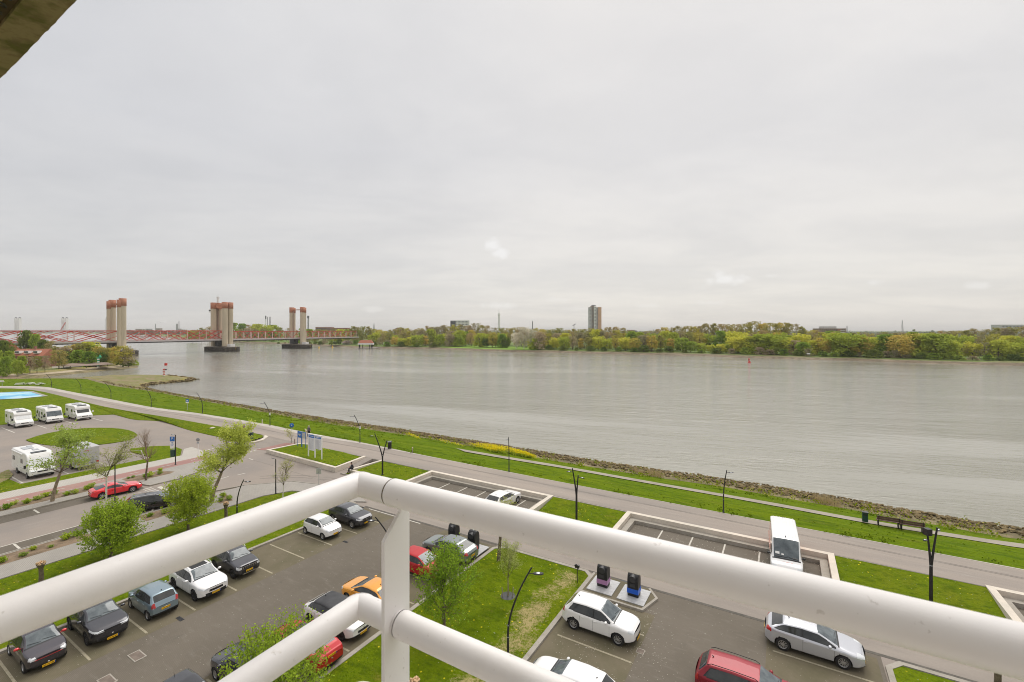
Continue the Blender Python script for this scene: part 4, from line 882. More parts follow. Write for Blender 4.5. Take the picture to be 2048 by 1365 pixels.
def car(name, label, u, v, flip, color, s=None, heading=None, group=None, z=0.012, dang=0.0):
    s = {**CAR_DEF, **(s or {})}; rz = (HEAD_U + (math.pi if flip else 0)) if heading is None else heading; rz += R(dang)
    o = thing(name, label, 'car' if 'van' not in name else 'van', UV(u, v, z), rz, group)
    V, Fc, tags, I = body_mesh(s); hw, nose, tail = I['hw'], I['nose'], I['tail']
    body = submesh(V, Fc, tags, ('body', 'wiper') if False else ('body',), 'body', color, o)
    submesh(V, Fc, tags, ('sill', 'arch', 'pillar', 'wiper'), 'trim', M['black'], o)
    submesh(V, Fc, tags, ('wind',), 'windscreen', M['screen'], o); submesh(V, Fc, tags, ('rearwin',), 'rear_window', M['glass'], o)
    for t in ('wfl', 'wfr', 'wrl', 'wrr'): submesh(V, Fc, tags, (t,), 'side_window', M['glass'], o)
    for t in ('hll', 'hlr'): submesh(V, Fc, tags, (t,), 'headlight', M['lamp_glass'], o)
    for t in ('tll', 'tlr'): submesh(V, Fc, tags, (t,), 'tail_light', M['red_light'], o)
    submesh(V, Fc, tags, ('grille',), 'grille', M['black'], o)
    if s['roof']: submesh(V, Fc, tags, ('roof',), 'sunroof' if s['roof'] == 'pano' else 'roof', M['black'] if s['roof'] == 'pano' else M['charcoal'], o, 'black roof')
    for x in (s['wb'] / 2, -s['wb'] / 2):
        for sg in (1, -1): wheel(o, x, sg * (hw - .115), s['r'], s['rim'], s['spokes'], sg)
    def side_y(x, z):
        rg = I['ring'](x)
        for (a, b) in zip(rg, rg[1:]):
            if min(a[1], b[1]) <= z <= max(a[1], b[1]) and a[0] > hw * .5: t = (z - a[1]) / ((b[1] - a[1]) or 1); return a[0] + (b[0] - a[0]) * t
        return hw
    for x in s['doors']:
        for sg in (1, -1):
            mb = MB()
            if x == s['doors'][2] and s.get('three'): continue
            z0 = s['sill'] + .12; z1 = I['zb'](x) - .03; n = 8; pts = []
            for k in range(n + 1):
                zz = z0 + (z1 - z0) * k / n; xx = x + (.10 * (k / n) if x == s['doors'][2] else 0); pts.append(Vector((xx, sg * (side_y(xx, zz) + .0015), zz)))
            vs = [p + Vector((d, 0, 0)) for p in pts for d in (-.006, .006)]; mb.add(vs, [(2 * i, 2 * i + 1, 2 * i + 3, 2 * i + 2) for i in range(n)])
            mb.build('door_gap', M['black'], o)
    # bonnet shut line across the cowl
    for x in s['doors'][:1 + (not s.get('three'))]:
        for sg in (1, -1):
            hx = s['doors'][1] + .13 if x == s['doors'][0] else s['doors'][2] + .26; zz = I['zb'](hx) - .14
            MB().box((hx, sg * (side_y(hx, zz) + .012), zz), (.17, .03, .028)).build('door_handle', color if s.get('handle') is None else M[s['handle']], o)
    mc = color if s['mirror'] is None else M[s['mirror']]
    for sg in (1, -1):
        xx = s['xc'] - .34; zz = I['zb'](xx) + .085; mb = MB(); mb.ball((xx, sg * (hw + .085), zz), 1, 0, 12, (.085, .115, .075)); mb.bar((xx, sg * (hw - .06), zz - .05), (xx, sg * (hw + .04), zz - .02), .05, .035)
        mb.build('wing_mirror', mc, o)
    # number plates with their characters
    def plate(x, z, d, nm):
        p = MB().box((x, 0, z), (.012, .50, .115)).build(nm, M[s['plate']], o)
        MB().box((x + .007 * d, .235 * d, z), (.004, .035, .108)).build('band', M['blue'], p)
        mb = MB(); rnd = random.Random(int(abs(u * 100 + x * 7)))
        for k in range(8):
            if k in (2, 5): mb.box((x + .0068 * d, -.18 + k * .05, z), (.003, .018, .012)); continue
            yy = -.18 + k * .05; mb.box((x + .0068 * d, yy - .013, z), (.003, .008, .07)); mb.box((x + .0068 * d, yy + .012, z + rnd.choice((0, .018, -.018))), (.003, .008, rnd.choice((.07, .035)))); mb.box((x + .0072 * d, yy, z + rnd.choice((.031, 0, -.031))), (.003, .03, .008))
        mb.box((x + .0066 * d, 0, z), (.002, .40, .006)); mb.build('characters', M['black'], p)
    plate(nose + .075 + .008, s['grille'][0] - .02 if s.get('pz') is None else s['pz'], 1, 'number_plate'); plate(tail - .05 - .008, s['rear_plate_z'], -1, 'number_plate')
    if s['badge']:
        MB().lathe([(.001, .014), (.036, .012), (.046, 0)], 14, 'X', (nose + .072, 0, (s['grille'][1] + .035))).build('badge', M['chrome'], o)
        MB().lathe([(.001, -.014), (.034, -.012), (.042, 0)], 14, 'X', (tail - .046, 0, s['tailz'] - .06)).build('badge', M['chrome'], o)
    # wipers lie on the screen foot, aerial on the roof
    mb = MB(); zc = s['cowl']; hh = (s['H'] - .05 - zc) / (s['xc'] - s['xf'])
    for y0, y1 in ((.52, -.02), (-.08, -.58)):
        mb.bar((s['xc'] - .02, y0, zc + .035), (s['xc'] - .10, y1, zc + .035 + .08 * hh), .012, .014)
    mb.build('wiper', M['black'], o)
    MB().tube([(s['xr'] + .10, 0, s['H'] - .04), (s['xr'] + .02, 0, s['H'] + .10)] if s['ant'] else [(s['xr'] + .22, 0, s['H'] - .03), (s['xr'] + .14, 0, s['H'] + .03)], [.012, .005] if s['ant'] else [.03, .008], 8).build('aerial', M['black'], o)
    if s['rails']:
        for sg in (1, -1):
            y = hw * s['yr'] * .97; mb = MB(); mb.tube([(s['xf'] - .05, sg * y, s['H'] - .07), (s['xf'] - .22, sg * y, s['H'] + .025), (0.5 * (s['xf'] + s['xr']), sg * y, s['H'] + .045), (s['xr'] + .2, sg * y, s['H'] + .02), (s['xr'] + .02, sg * y, s['H'] - .07)], .017, 8); mb.build('roof_rail', M['chrome' if s['rails'] == 'chrome' else 'black'], o)
    return o, s, I
PT = {}
for k, c, me_, ro in (('aubergine', (.045, .038, .048), .3, .25), ('dark_grey', (.04, .04, .048), .4, .25), ('ice_blue', (.24, .32, .37), .5, .28), ('white', (.80, .79, .78), 0, .25), ('graphite', (.058, .058, .068), .5, .28), ('black_grey', (.03, .03, .035), .3, .2), ('orange', (.78, .33, .025), .1, .25), ('red', (.45, .015, .02), .1, .22), ('scarlet', (.72, .012, .022), 0, .2), ('wine', (.25, .015, .025), .3, .22), ('silver', (.56, .57, .61), .45, .25), ('grey_silver', (.20, .225, .215), .5, .28), ('navy_black', (.012, .014, .018), .1, .15)):
    PT[k] = paint(k, c, me_, ro)
for k in ('wine', 'red'): pr(PT[k], Coat_Weight=.35, Roughness=.4, Specular_IOR_Level=.35)
LOT_L = 'cars parked nose to tail along the far kerb of the left lot'
SUV = dict(L=4.3, W=1.80, H=1.60, wb=2.6, fo=.86, r=.345, hood=1.03, cowl=1.14, xc=.96, xf=.30, xr=-1.45, xt=-1.95, zt=1.12, belt=1.03, belt2=1.12, nose=.84, tailz=.85, sill=.24, glass_end=-1.62, hl=(.74, .86, .52, .30), tl=(.88, 1.06, .62, .30), grille=(.46, .66, .45), rear_plate_z=.72)
def cars():
    o, s, I = car('parked_car', 'dark aubergine hatchback with red wing mirrors and a thin red stripe across its nose', -34.75, 7.88, False, PT['aubergine'], dict(L=3.6, W=1.65, H=1.55, wb=2.49, fo=.62, r=.30, xc=1.0, xf=.42, xr=-1.15, xt=-1.6, hood=.95, cowl=1.09, belt=.98, belt2=1.04, glass_end=-1.3, mirror='mirror_red', grille=(.30, .36, .55), hl=(.68, .82, .58, .16), nose=.76, taper=.80))
    MB().bar((I['nose'] + .062, -.52, .70), (I['nose'] + .072, 0, .70), .012, .022).bar((I['nose'] + .072, 0, .70), (I['nose'] + .062, .52, .70), .012, .022).build('red_stripe', M['mirror_red'], o)
    car('parked_car', 'very dark grey crossover with bright slanted headlights, beside the hatchback with red mirrors', -34.72, 10.40, False, PT['dark_grey'], {**SUV, 'L': 4.36, 'H': 1.56, 'hl': (.80, .88, .40, .50), 'roof': None, 'rim': 'dark_rim', 'trim': True, 'xr': -1.2, 'xt': -1.95, 'grille': (.36, .52, .62)})
    o, s, I = car('parked_car', 'small ice blue hatchback showing its rear window and red tail lights', -34.35, 13.02, True, PT['ice_blue'], dict(L=3.6, W=1.60, H=1.49, wb=2.4, fo=.68, r=.29, xc=.98, xf=.40, xr=-1.30, xt=-1.68, zt=.98, glass_end=-1.40, tl=(.78, 1.05, .66, .28), tlx=.12, ant=False))
    car('parked_car', 'large white SUV with black sunroof and dark wheels beside the ice blue hatchback', -34.3, 15.6, False, PT['white'], {**SUV, 'L': 4.65, 'W': 1.88, 'H': 1.60, 'wb': 2.77, 'r': .37, 'rim': 'dark_rim', 'roof': 'pano', 'grille': (.62, .76, .42), 'hl': (.78, .88, .50, .34), 'spokes': 5, 'rails': 'chrome', 'pz': .50})
    o, s, I = car('parked_car', 'boxy charcoal small off-roader with a slatted bright grille', -34.75, 18.22, False, PT['graphite'], {**SUV, 'L': 3.7, 'W': 1.66, 'H': 1.60, 'wb': 2.43, 'fo': .66, 'r': .32, 'xc': .86, 'xf': .32, 'xr': -1.25, 'xt': -1.6, 'zt': 1.1, 'taper': .90, 'rim': 'dark_rim', 'trim': True, 'glass_end': -1.2, 'hl': (.70, .86, .58, .22), 'grille': (.70, .84, .56), 'rails': 'chrome', 'hood': 1.0, 'nose': .90, 'pz': .52})
    mb = MB()
    for k in range(7): mb.box((I['nose'] + .08 - .0015 * (k - 3) ** 2 * 2, -.42 + .14 * k, .77), (.02, .035, .13))
    mb.box((I['nose'] + .07, 0, .845), (.02, 1.0, .02)); mb.build('grille_slats', M['chrome'], o)
    MB().box((I['nose'] + .06, 0, .36), (.03, .9, .05)).build('skid_plate', M['chrome'], o)
    car('parked_car', 'small white three-door hatchback beside the grassy kerb', -34.45, 25.30, False, PT['white'], dict(L=3.43, W=1.62, H=1.47, wb=2.34, fo=.66, r=.285, xc=1.0, xf=.36, xr=-1.05, xt=-1.55, zt=1.0, hood=.94, cowl=1.08, belt=.96, belt2=1.04, glass_end=-1.32, three=True, doors=(.92, -.28, -1.0), grille=(.24, .36, .5), hl=(.68, .82, .58, .26), pz=.46, ant=True))
    car('parked_car', 'dark grey compact SUV at the far end of the left lot', -34.25, 28.15, False, PT['graphite'], {**SUV, 'L': 4.27, 'W': 1.77, 'H': 1.55, 'wb': 2.57, 'trim': True, 'hl': (.76, .86, .48, .34), 'grille': (.50, .70, .42), 'xr': -1.25})
    # right hand row of the left lot
    car('parked_car', 'bright orange car half hidden behind the white railing post', -23.0, 20.55, True, PT['orange'], dict(L=3.95, W=1.74, H=1.42, wb=2.5, xf=.1, xr=-1.1, xt=-1.9, xc=.95, cowl=1.0, hood=.90, zt=.98))
    car('parked_car', 'white hatchback with a black roof and dark wheels under the lower rail', -22.95, 17.95, False, PT['white'], dict(L=4.42, W=1.80, H=1.44, wb=2.73, fo=.85, r=.33, roof='black', rim='dark_rim', hl=(.66, .76, .48, .38), grille=(.44, .62, .42), xf=.25, xr=-1.30, xt=-2.0, xc=1.02, cowl=1.0, glass_end=-1.6, spokes=10, hood=.90, pz=.38))
    car('parked_car', 'red saloon with its tail towards the lawn and a yellow plate', -22.35, 15.35, True, PT['red'], dict(L=4.4, W=1.76, H=1.43, wb=2.6, fo=.85, xf=.25, xr=-1.05, xt=-1.75, zt=1.02, xc=1.0, hood=.92, tl=(.72, .92, .62, .4), rear_plate_z=.86))
    car('parked_car', 'dark car mostly hidden by the leafy tree at the bottom edge', -23.3, 12.75, True, PT['dark_grey'], dict(L=4.1, H=1.45))
    car('parked_car', 'dark car whose roof just shows at the bottom edge', -23.2, 10.1, False, PT['black_grey'], dict(L=4.1, H=1.5, ant=True))
    car('parked_car', 'red car behind the green willow foliage', -22.75, 25.05, False, PT['red'], dict(L=4.1, W=1.75, H=1.45, wb=2.55))
    car('parked_car', 'dark silver grey car beside the black waste containers', -22.6, 28.0, True, PT['grey_silver'], dict(L=4.45, W=1.78, H=1.45, wb=2.65, roof=None, xr=-1.3, xt=-2.0))
    # right lot
    car('parked_car', 'white SUV with silver wheels next to the two upright waste containers', -9.35, 25.62, False, PT['white'], {**SUV, 'L': 4.3, 'W': 1.77, 'H': 1.62, 'wb': 2.67, 'r': .345, 'spokes': 9, 'hl': (.80, .92, .56, .32), 'tl': (.92, 1.12, .70, .3), 'grille': (.35, .55, .5), 'xc': 1.02, 'xf': .28, 'xr': -1.5})
    car('parked_car', 'white five-door hatchback at the bottom edge under the rail', -8.75, 20.15, True, PT['white'], dict(L=4.2, W=1.75, H=1.48, wb=2.58, fo=.84, r=.32, xf=.28, xr=-1.45, xt=-1.95))
    car('parked_car', 'wine red estate car with black roof rails at the bottom edge', -1.30, 24.35, False, PT['wine'], dict(L=4.82, W=1.86, H=1.53, wb=2.82, fo=.93, r=.335, xc=1.05, xf=.30, xr=-1.95, xt=-2.35, zt=1.02, glass_end=-2.05, doors=(.95, -.15, -1.05), rails='black', tl=(.70, 1.35, .80, .16), tlx=.14, belt2=.98, window_chrome=True))
    car('parked_car', 'silver three-door coupe with a long sloping side window', 1.22, 29.95, False, PT['silver'], dict(L=4.47, W=1.84, H=1.48, wb=2.695, fo=.93, r=.345, xc=1.12, xf=.28, xr=-1.25, xt=-2.05, zt=1.06, hood=.90, cowl=1.05, belt=.93, belt2=1.10, glass_end=-1.75, three=True, doors=(.98, -.42, -1.2), spokes=10, hl=(.70, .82, .56, .36), tl=(.88, 1.06, .58, .3), tlx=.3, taper=.76))
    # river bays
    car('parked_car', 'white hatchback in the river bay, rear end towards the road', -24.35, 38.75, False, PT['white'], dict(L=4.28, W=1.82, H=1.46, wb=2.64, fo=.88, r=.325, xf=.2, xr=-1.35, xt=-1.95, spokes=5, tl=(.80, .96, .50, .3)), heading=HEAD_U + R(90) - R(4))
    car('parked_car', 'red car cut off by the right edge of the photo', 15.35, 39.1, False, PT['red'], dict(L=4.2, W=1.76), heading=HEAD_U + R(90))
    # street
    car('parked_car', 'scarlet red coupe parked at the kerb behind a birch trunk', -61.75, 20.0, False, PT['scarlet'], dict(L=4.2, W=1.80, H=1.28, wb=2.5, fo=.86, r=.33, xc=.78, xf=.10, xr=-.75, xt=-1.75, zt=.98, hood=.82, cowl=.93, belt=.85, belt2=.94, glass_end=-1.05, three=True, doors=(.75, -.45, -.9), nose=.62, tailz=.7, spokes=5), heading=HEAD_U + R(84))
    car('parked_car', 'glossy black estate car parked opposite the red coupe', -53.6, 20.5, False, PT['navy_black'], dict(L=4.7, W=1.83, H=1.50, wb=2.75, fo=.92, r=.345, xc=1.0, xf=.28, xr=-1.85, xt=-2.25, zt=1.04, glass_end=-1.95, rails='chrome', spokes=10, tl=(.80, 1.0, .5, .4)), heading=HEAD_U + R(66))
M['mirror_red'] = paint('mirror_red', (.62, .02, .025))
cars()
# ---------------------------------------------------------------- van
def van():
    s = dict(L=5.95, W=2.0, H=2.55, wb=3.66, fo=1.0, r=.36, hood=1.18, cowl=1.38, xc=2.05, xf=1.35, xr=-3.05, xt=-3.22, zt=1.5, belt=1.36, belt2=1.42, nose=.86, tailz=1.0, sill=.28, glass_end=1.0, doors=(1.95, 1.15, -.6), hl=(.80, 1.06, .60, .42), tl=(.7, 1.25, .86, .12), grille=(.62, .84, .48), taper=.82, yr=.86, badge=True, roof=None, mirror='black', rear_plate_z=.7, pz=.5)
    o, s, I = car('delivery_van', 'white high-roof delivery van with orange red panels on its flanks, nose to the camera', -.05, 39.75, False, PT['white'], s, heading=HEAD_U - R(90) + R(3))
    for ch in o.children:
        if ch.name.startswith('rear_window'): bpy.data.objects.remove(ch); break
    og = paint('van_orange', (.66, .13, .06))
    for sg in (1, -1):
        mb = MB()
        def col_(x):
            return [(Vector((x, sg * (p[0] + .006), p[1]))) for p in I['ring'](x) if .5 < p[1] < s['H'] - .085 and p[0] > .62]
        xs = [.75 - k * .1 for k in range(38)]; rg = [col_(x) for x in xs]; n = min(len(r_) for r_ in rg)
        for a, b, x in zip(rg, rg[1:], xs):
            k0 = int(max(0, (x + 1.2) * 3.5)); k0 = min(k0, n - 3)
            for k in range(k0, n - 1): mb.add([a[k], a[k + 1], b[k + 1], b[k]], [(0, 1, 2, 3)], 0, True)
        mb.build('orange_panel', og, o)
    mb = MB()
    for k in range(7): mb.bar((1.0, -.66 + k * .22, s['H'] + .004), (-2.9, -.66 + k * .22, s['H'] + .004), .02, .012)
    mb.build('roof_ribs', PT['white'], o)
    MB().box((1.05, 0, s['H'] + .02), (.12, .05, .05)).build('roof_aerial', M['black'], o)
    mb = MB(); mb.box((2.03, .55, 1.47), (.08, .34, .02), rot=Matrix.Rotation(R(20), 3, 'Y')); mb.box((2.03, -.55, 1.47), (.08, .34, .02), rot=Matrix.Rotation(R(20), 3, 'Y')); mb.box((2.03, 0, 1.468), (.03, .9, .008)); mb.build('air_vents', M['black'], o)
    mb = MB(); mb.box((1.93, -.55, 1.66), (.01, .26, .16), rot=Matrix.Rotation(R(-32), 3, 'Y')); mb.box((1.95, -.22, 1.60), (.01, .16, .10), rot=Matrix.Rotation(R(-32), 3, 'Y')); mb.build('paper', M['white'], o)
    mb = MB(); mb.box((2.43, .30, 1.305), (.05, .10, .006)); mb.box((2.45, .0, 1.30), (.03, .40, .006)); mb.build('lettering', og, o)
van()
# ---------------------------------------------------------------- motorhomes
def camper(label, u, v, flip, kind, L_=6.9, mat_='camper_white', screen='cover', wbm=4.2, deco=None):
    o = thing('motorhome', label, 'motorhome', UV(u, v, .01), HEAD_U + (math.pi if flip else 0), 'motorhomes on the camper pitches')
    W = 2.28; f = wbm / 2 + .95; b = f - L_
    if kind == 'A': prof = [(f, .38), (f + .04, .75), (f - .06, 1.02), (f - .42, 1.28), (f - .95, 2.30), (f - 1.05, 2.50), (f - 1.25, 2.74), (f - 1.9, 2.86), (b + .1, 2.86), (b, 2.72), (b - .02, .62), (b + .06, .40)]
    else: prof = [(f, .36), (f + .03, .70), (f - .04, .95), (f - .30, 1.16), (f - .80, 1.34), (f - 1.30, 2.05), (f - 1.22, 2.22), (f - 1.36, 2.55), (f - 1.8, 2.74), (f - 2.4, 2.80), (b + .1, 2.80), (b, 2.66), (b - .02, .62), (b + .06, .40)]
    mb = MB(); mb.profile_x(prof, W); body = mb.build('body', M[mat_], o, recalc=True); bv = body.modifiers.new('bevel', 'BEVEL'); bv.width = .11; bv.segments = 4; bv.limit_method = 'ANGLE'; bv.angle_limit = R(40)
    for p in body.data.polygons: p.use_smooth = True
    es = body.modifiers.new('wn', 'WEIGHTED_NORMAL'); es.keep_sharp = False
    def pane(nm, p0, p1, w, m, off=.012, h=.015):   # panel on the front slope between two profile points
        a, c = Vector((p0[0], 0, p0[1])), Vector((p1[0], 0, p1[1])); d = (c - a).normalized(); n = Vector((d.z, 0, -d.x)); n = n if n.x > 0 else -n
        a2 = a + n * off; c2 = c + n * off; return MB().bar(a2, c2, w, h, up=n).build(nm, M[m], o)
    if kind == 'A': pane('windscreen', (f - .46, 1.36), (f - .92, 2.24), W - .22, screen); pane('front_band', (f - 1.09, 2.53), (f - 1.23, 2.71), W - .5, 'camper_white')
    else: pane('windscreen', (f - .85, 1.42), (f - 1.25, 1.98), W - .50, screen)
    if kind != 'A': MB().box((f - 1.85, 0, 2.765), (.62, W - .9, .02), rot=Matrix.Rotation(R(9), 3, 'Y')).build('skylight', M['glass'], o)
    else: MB().box((f - 1.65, 0, 2.87), (.5, W - .95, .03), rot=Matrix.Rotation(R(6), 3, 'Y')).build('skylight', M['glass'], o)
    for (x, y, w_, l_) in ((f - 3.2, .1, .55, .75), (f - 4.4, -.5, .4, .4), (b + 1.1, .2, .5, .5)): MB().box((x, y, 2.89), (l_, w_, .09), taper=.9).build('roof_hatch', M['grey_glass'], o)
    MB().box((b + 2.1, -.2, 2.90), (1.5, .9, .045)).build('solar_panel', M['grey_glass'], o)
    MB().tube([(f - 2.4, -W / 2 - .05, 2.66), (b + .5, -W / 2 - .05, 2.66)], .07, 8).build('awning', M['white'], o)
    for sg in (1, -1):
        sw = W / 2 + .006
        MB().box((f - 1.35, sg * sw, 1.62), (.62, .02, .52)).build('side_window', M['glass' if screen != 'cover' else 'cover'], o)
        for (x, w_) in ((f - 3.0, .75), (b + 1.0, .85)): MB().box((x, sg * sw, 1.78), (w_, .025, .5)).build('side_window', M['glass'], o)
        mb = MB(); mb.tube([(f - .62 if kind == 'A' else f - .95, sg * (W / 2 - .02), 1.45), (f - .45 if kind == 'A' else f - .85, sg * (W / 2 + .20), 1.46)], .025, 6); mb.box((f - .45 if kind == 'A' else f - .85, sg * (W / 2 + .27), 1.5), (.12, .2, .36)); mb.build('wing_mirror', M['black' if deco != 'white_mirror' else 'white'], o)
        MB().box((f - .06, sg * (W / 2 - .33), .90), (.30, .42, .17), rot=Matrix.Rotation(R(28), 3, 'Y')).build('headlight', M['lamp_glass'], o)
        MB().box((b - .025, sg * (W / 2 - .22), .82), (.03, .24, .20)).build('tail_light', M['red_light'], o)
        MB().box((.2, sg * sw, .98), (L_ * .62, .012, .035)).build('side_stripe', M['grey_glass'], o)
        for x in (wbm / 2, -wbm / 2):
            MB().lathe([(.02, sg * .0), (.40, 0), (.40, .004)], 20, 'Y', (x, sg * (W / 2 + .003), .37)).build('wheel_arch', M['black'], o); wheel(o, x, sg * (W / 2 - .085), .345, 'rim', 6, sg)
    MB().box((f - 3.9, -W / 2 - .008, 1.42), (.66, .02, 1.75)).build('door', M['white'], o)
    MB().box((f + .035, 0, .80), (.05, .92, .15)).build('grille', M['black'], o); MB().box((f + .045, 0, .80), (.05, .12, .06)).build('badge', M['chrome'], o)
    MB().box((f + .04, 0, .42), (.04, 1.6, .11)).build('bumper', M['charcoal' if mat_ != 'camper_silver' else 'camper_silver'], o)
    MB().box((f + .065, 0, .56), (.012, .50, .115)).build('number_plate', M['plate_y' if deco == 'yellow' else 'plate_w'], o)
    MB().box((b - .03, 0, .60), (.012, .50, .115)).build('number_plate', M['plate_w'], o)
    if deco == 'swirl':
        mb = MB()
        for k, (x, z, ww, hh) in enumerate(((-1.6, 1.5, .9, 1.2), (-2.6, 1.9, .7, .7), (-.4, 1.0, 1.1, .35), (.7, 1.4, .4, .5), (-3.2, 1.1, .5, .5))):
            pts = [(x + ww / 2 * math.cos(a) + .1 * math.sin(3 * a), z + hh / 2 * math.sin(a)) for a in [i * .35 for i in range(18)]]
            for sg in (-1, 1): mb.add([(p[0], sg * (W / 2 + .012), p[1]) for p in pts], [tuple(range(18))])
        mb.build('swirl_pattern', M['charcoal'], o); MB().box((f - .40, 0, 1.22), (.03, .9, .05), rot=Matrix.Rotation(R(35), 3, 'X')).build('wiper', M['black'], o)
    if deco == 'rear':
        mb = MB()
        for sg in (1, -1): mb.tube([(b - .06, sg * .42, .75), (b - .22, sg * .42, .78), (b - .22, sg * .42, 1.5), (b - .06, sg * .42, 1.55)], .02, 6)
        mb.tube([(b - .22, -.6, .80), (b - .22, .6, .80)], .02, 6); mb.build('bicycle_rack', M['black'], o)
        MB().box((b - .04, 0, 1.15), (.03, 1.9, .04)).build('rear_moulding', M['grey_glass'], o); MB().box((b - .035, .15, 2.36), (.012, .46, .05)).build('lettering', M['red'], o)
        MB().ball((b + 1.2, .1, 3.0), .3, 0, 12, (1, 1, .5)).build('satellite_dish', M['white'], o)
    return o
camper('white motorhome with covered windscreen, leftmost of the three on the far pitches', -120.9, 25.2, False, 'B', 6.9, wbm=3.9)
camper('white motorhome with dark swirls on its side, middle of the three on the far pitches', -121.2, 29.3, False, 'A', 6.7, screen='screen', wbm=3.9, deco='swirl')
camper('white motorhome nearest the oval lawn end, right of the one with dark swirls', -120.3, 33.3, False, 'B', 6.6, screen='glass', wbm=3.8, deco='white_mirror')
camper('large white motorhome with a covered front, nearest one by the red cycle path', -79.0, 17.75, False, 'A', 7.2, wbm=3.9)
camper('silver motorhome seen from behind with a bicycle rack, behind a thin-leaved tree', -79.4, 21.75, True, 'B', 6.6, 'camper_silver', wbm=3.9, deco='rear')
# ================================================================ TREES AND PLANTS
def quads(points, size, rnd_seed, jit=.35, up=.0):
    """leaf faces: one small randomly turned quad per point -> (verts, faces)"""
    rs = np.random.RandomState(rnd_seed); n = len(points); c = np.array(points); a = rs.normal(size=(n, 3)); a /= np.linalg.norm(a, axis=1)[:, None]
    b = rs.normal(size=(n, 3)); b[:, 2] -= up; b -= a * (a * b).sum(1)[:, None]; b /= np.linalg.norm(b, axis=1)[:, None]
    s = (size * (1 + jit * rs.uniform(-1, 1, n)))[:, None]; w = s * .5
    v = np.stack([c - a * w, c - b * s * .75, c + a * w, c + b * s * .75], 1).reshape(-1, 3); f = (np.arange(n)[:, None] * 4 + np.arange(4)[None]).tolist(); return v, f
def leaf_object(name, pts, size, seed, m, parent, up=0.0):
    v, f = quads(pts, size, seed, up=up); me = bpy.data.meshes.new(name); me.from_pydata(v.tolist(), [], f); me.materials.append(m); o = bpy.data.objects.new(name, me); return link(o, parent)
def grow(rnd, mb, p, d, length, rad, depth, maxd, out, spread, gravity, kids, segs=4, n0=7, wig=.16, shrink=.68):
    pts = [p]; rs = [rad]; q = p.copy(); dd = d.copy()
    for i in range(segs):
        dd = (dd + Vector((rnd.gauss(0, wig), rnd.gauss(0, wig), rnd.gauss(0, wig * .6) + gravity))).normalized(); q = q + dd * (length / segs); pts.append(q.copy()); rs.append(rad * (1 - .62 * (i + 1) / segs) if depth else rad * (1 - .35 * (i + 1) / segs))
    mb.tube(pts, rs, max(3, n0 - 2 * depth), caps=False)
    if depth >= maxd - 1:
        for a, b in zip(pts[1:], pts[2:] + [pts[-1]]):
            out.append((a, depth)); out.append((a.lerp(b, .5), depth))
    if depth >= maxd: return
    for k in range(kids[min(depth, len(kids) - 1)]):
        t = rnd.uniform(.30 if depth else .25, 1.0); i = min(segs - 1, int(t * segs)); b = pts[i].lerp(pts[i + 1], t * segs - i)
        ax = Vector((rnd.gauss(0, 1), rnd.gauss(0, 1), rnd.gauss(0, .5))); ax = (ax - dd * ax.dot(dd)).normalized()
        nd = (dd * math.cos(spread) + ax * math.sin(spread)).normalized()
        grow(rnd, mb, b, nd, length * shrink * rnd.uniform(.75, 1.1), rs[i] * .55, depth + 1, maxd, out, spread, gravity, kids, segs, n0, wig, shrink)
ORD = ['leftmost', 'second', 'third', 'fourth', 'fifth', 'sixth', 'seventh', 'eighth', 'ninth', 'tenth', 'eleventh', 'twelfth', 'thirteenth', 'fourteenth', 'fifteenth', 'sixteenth', 'seventeenth', 'eighteenth', 'nineteenth', 'twentieth']
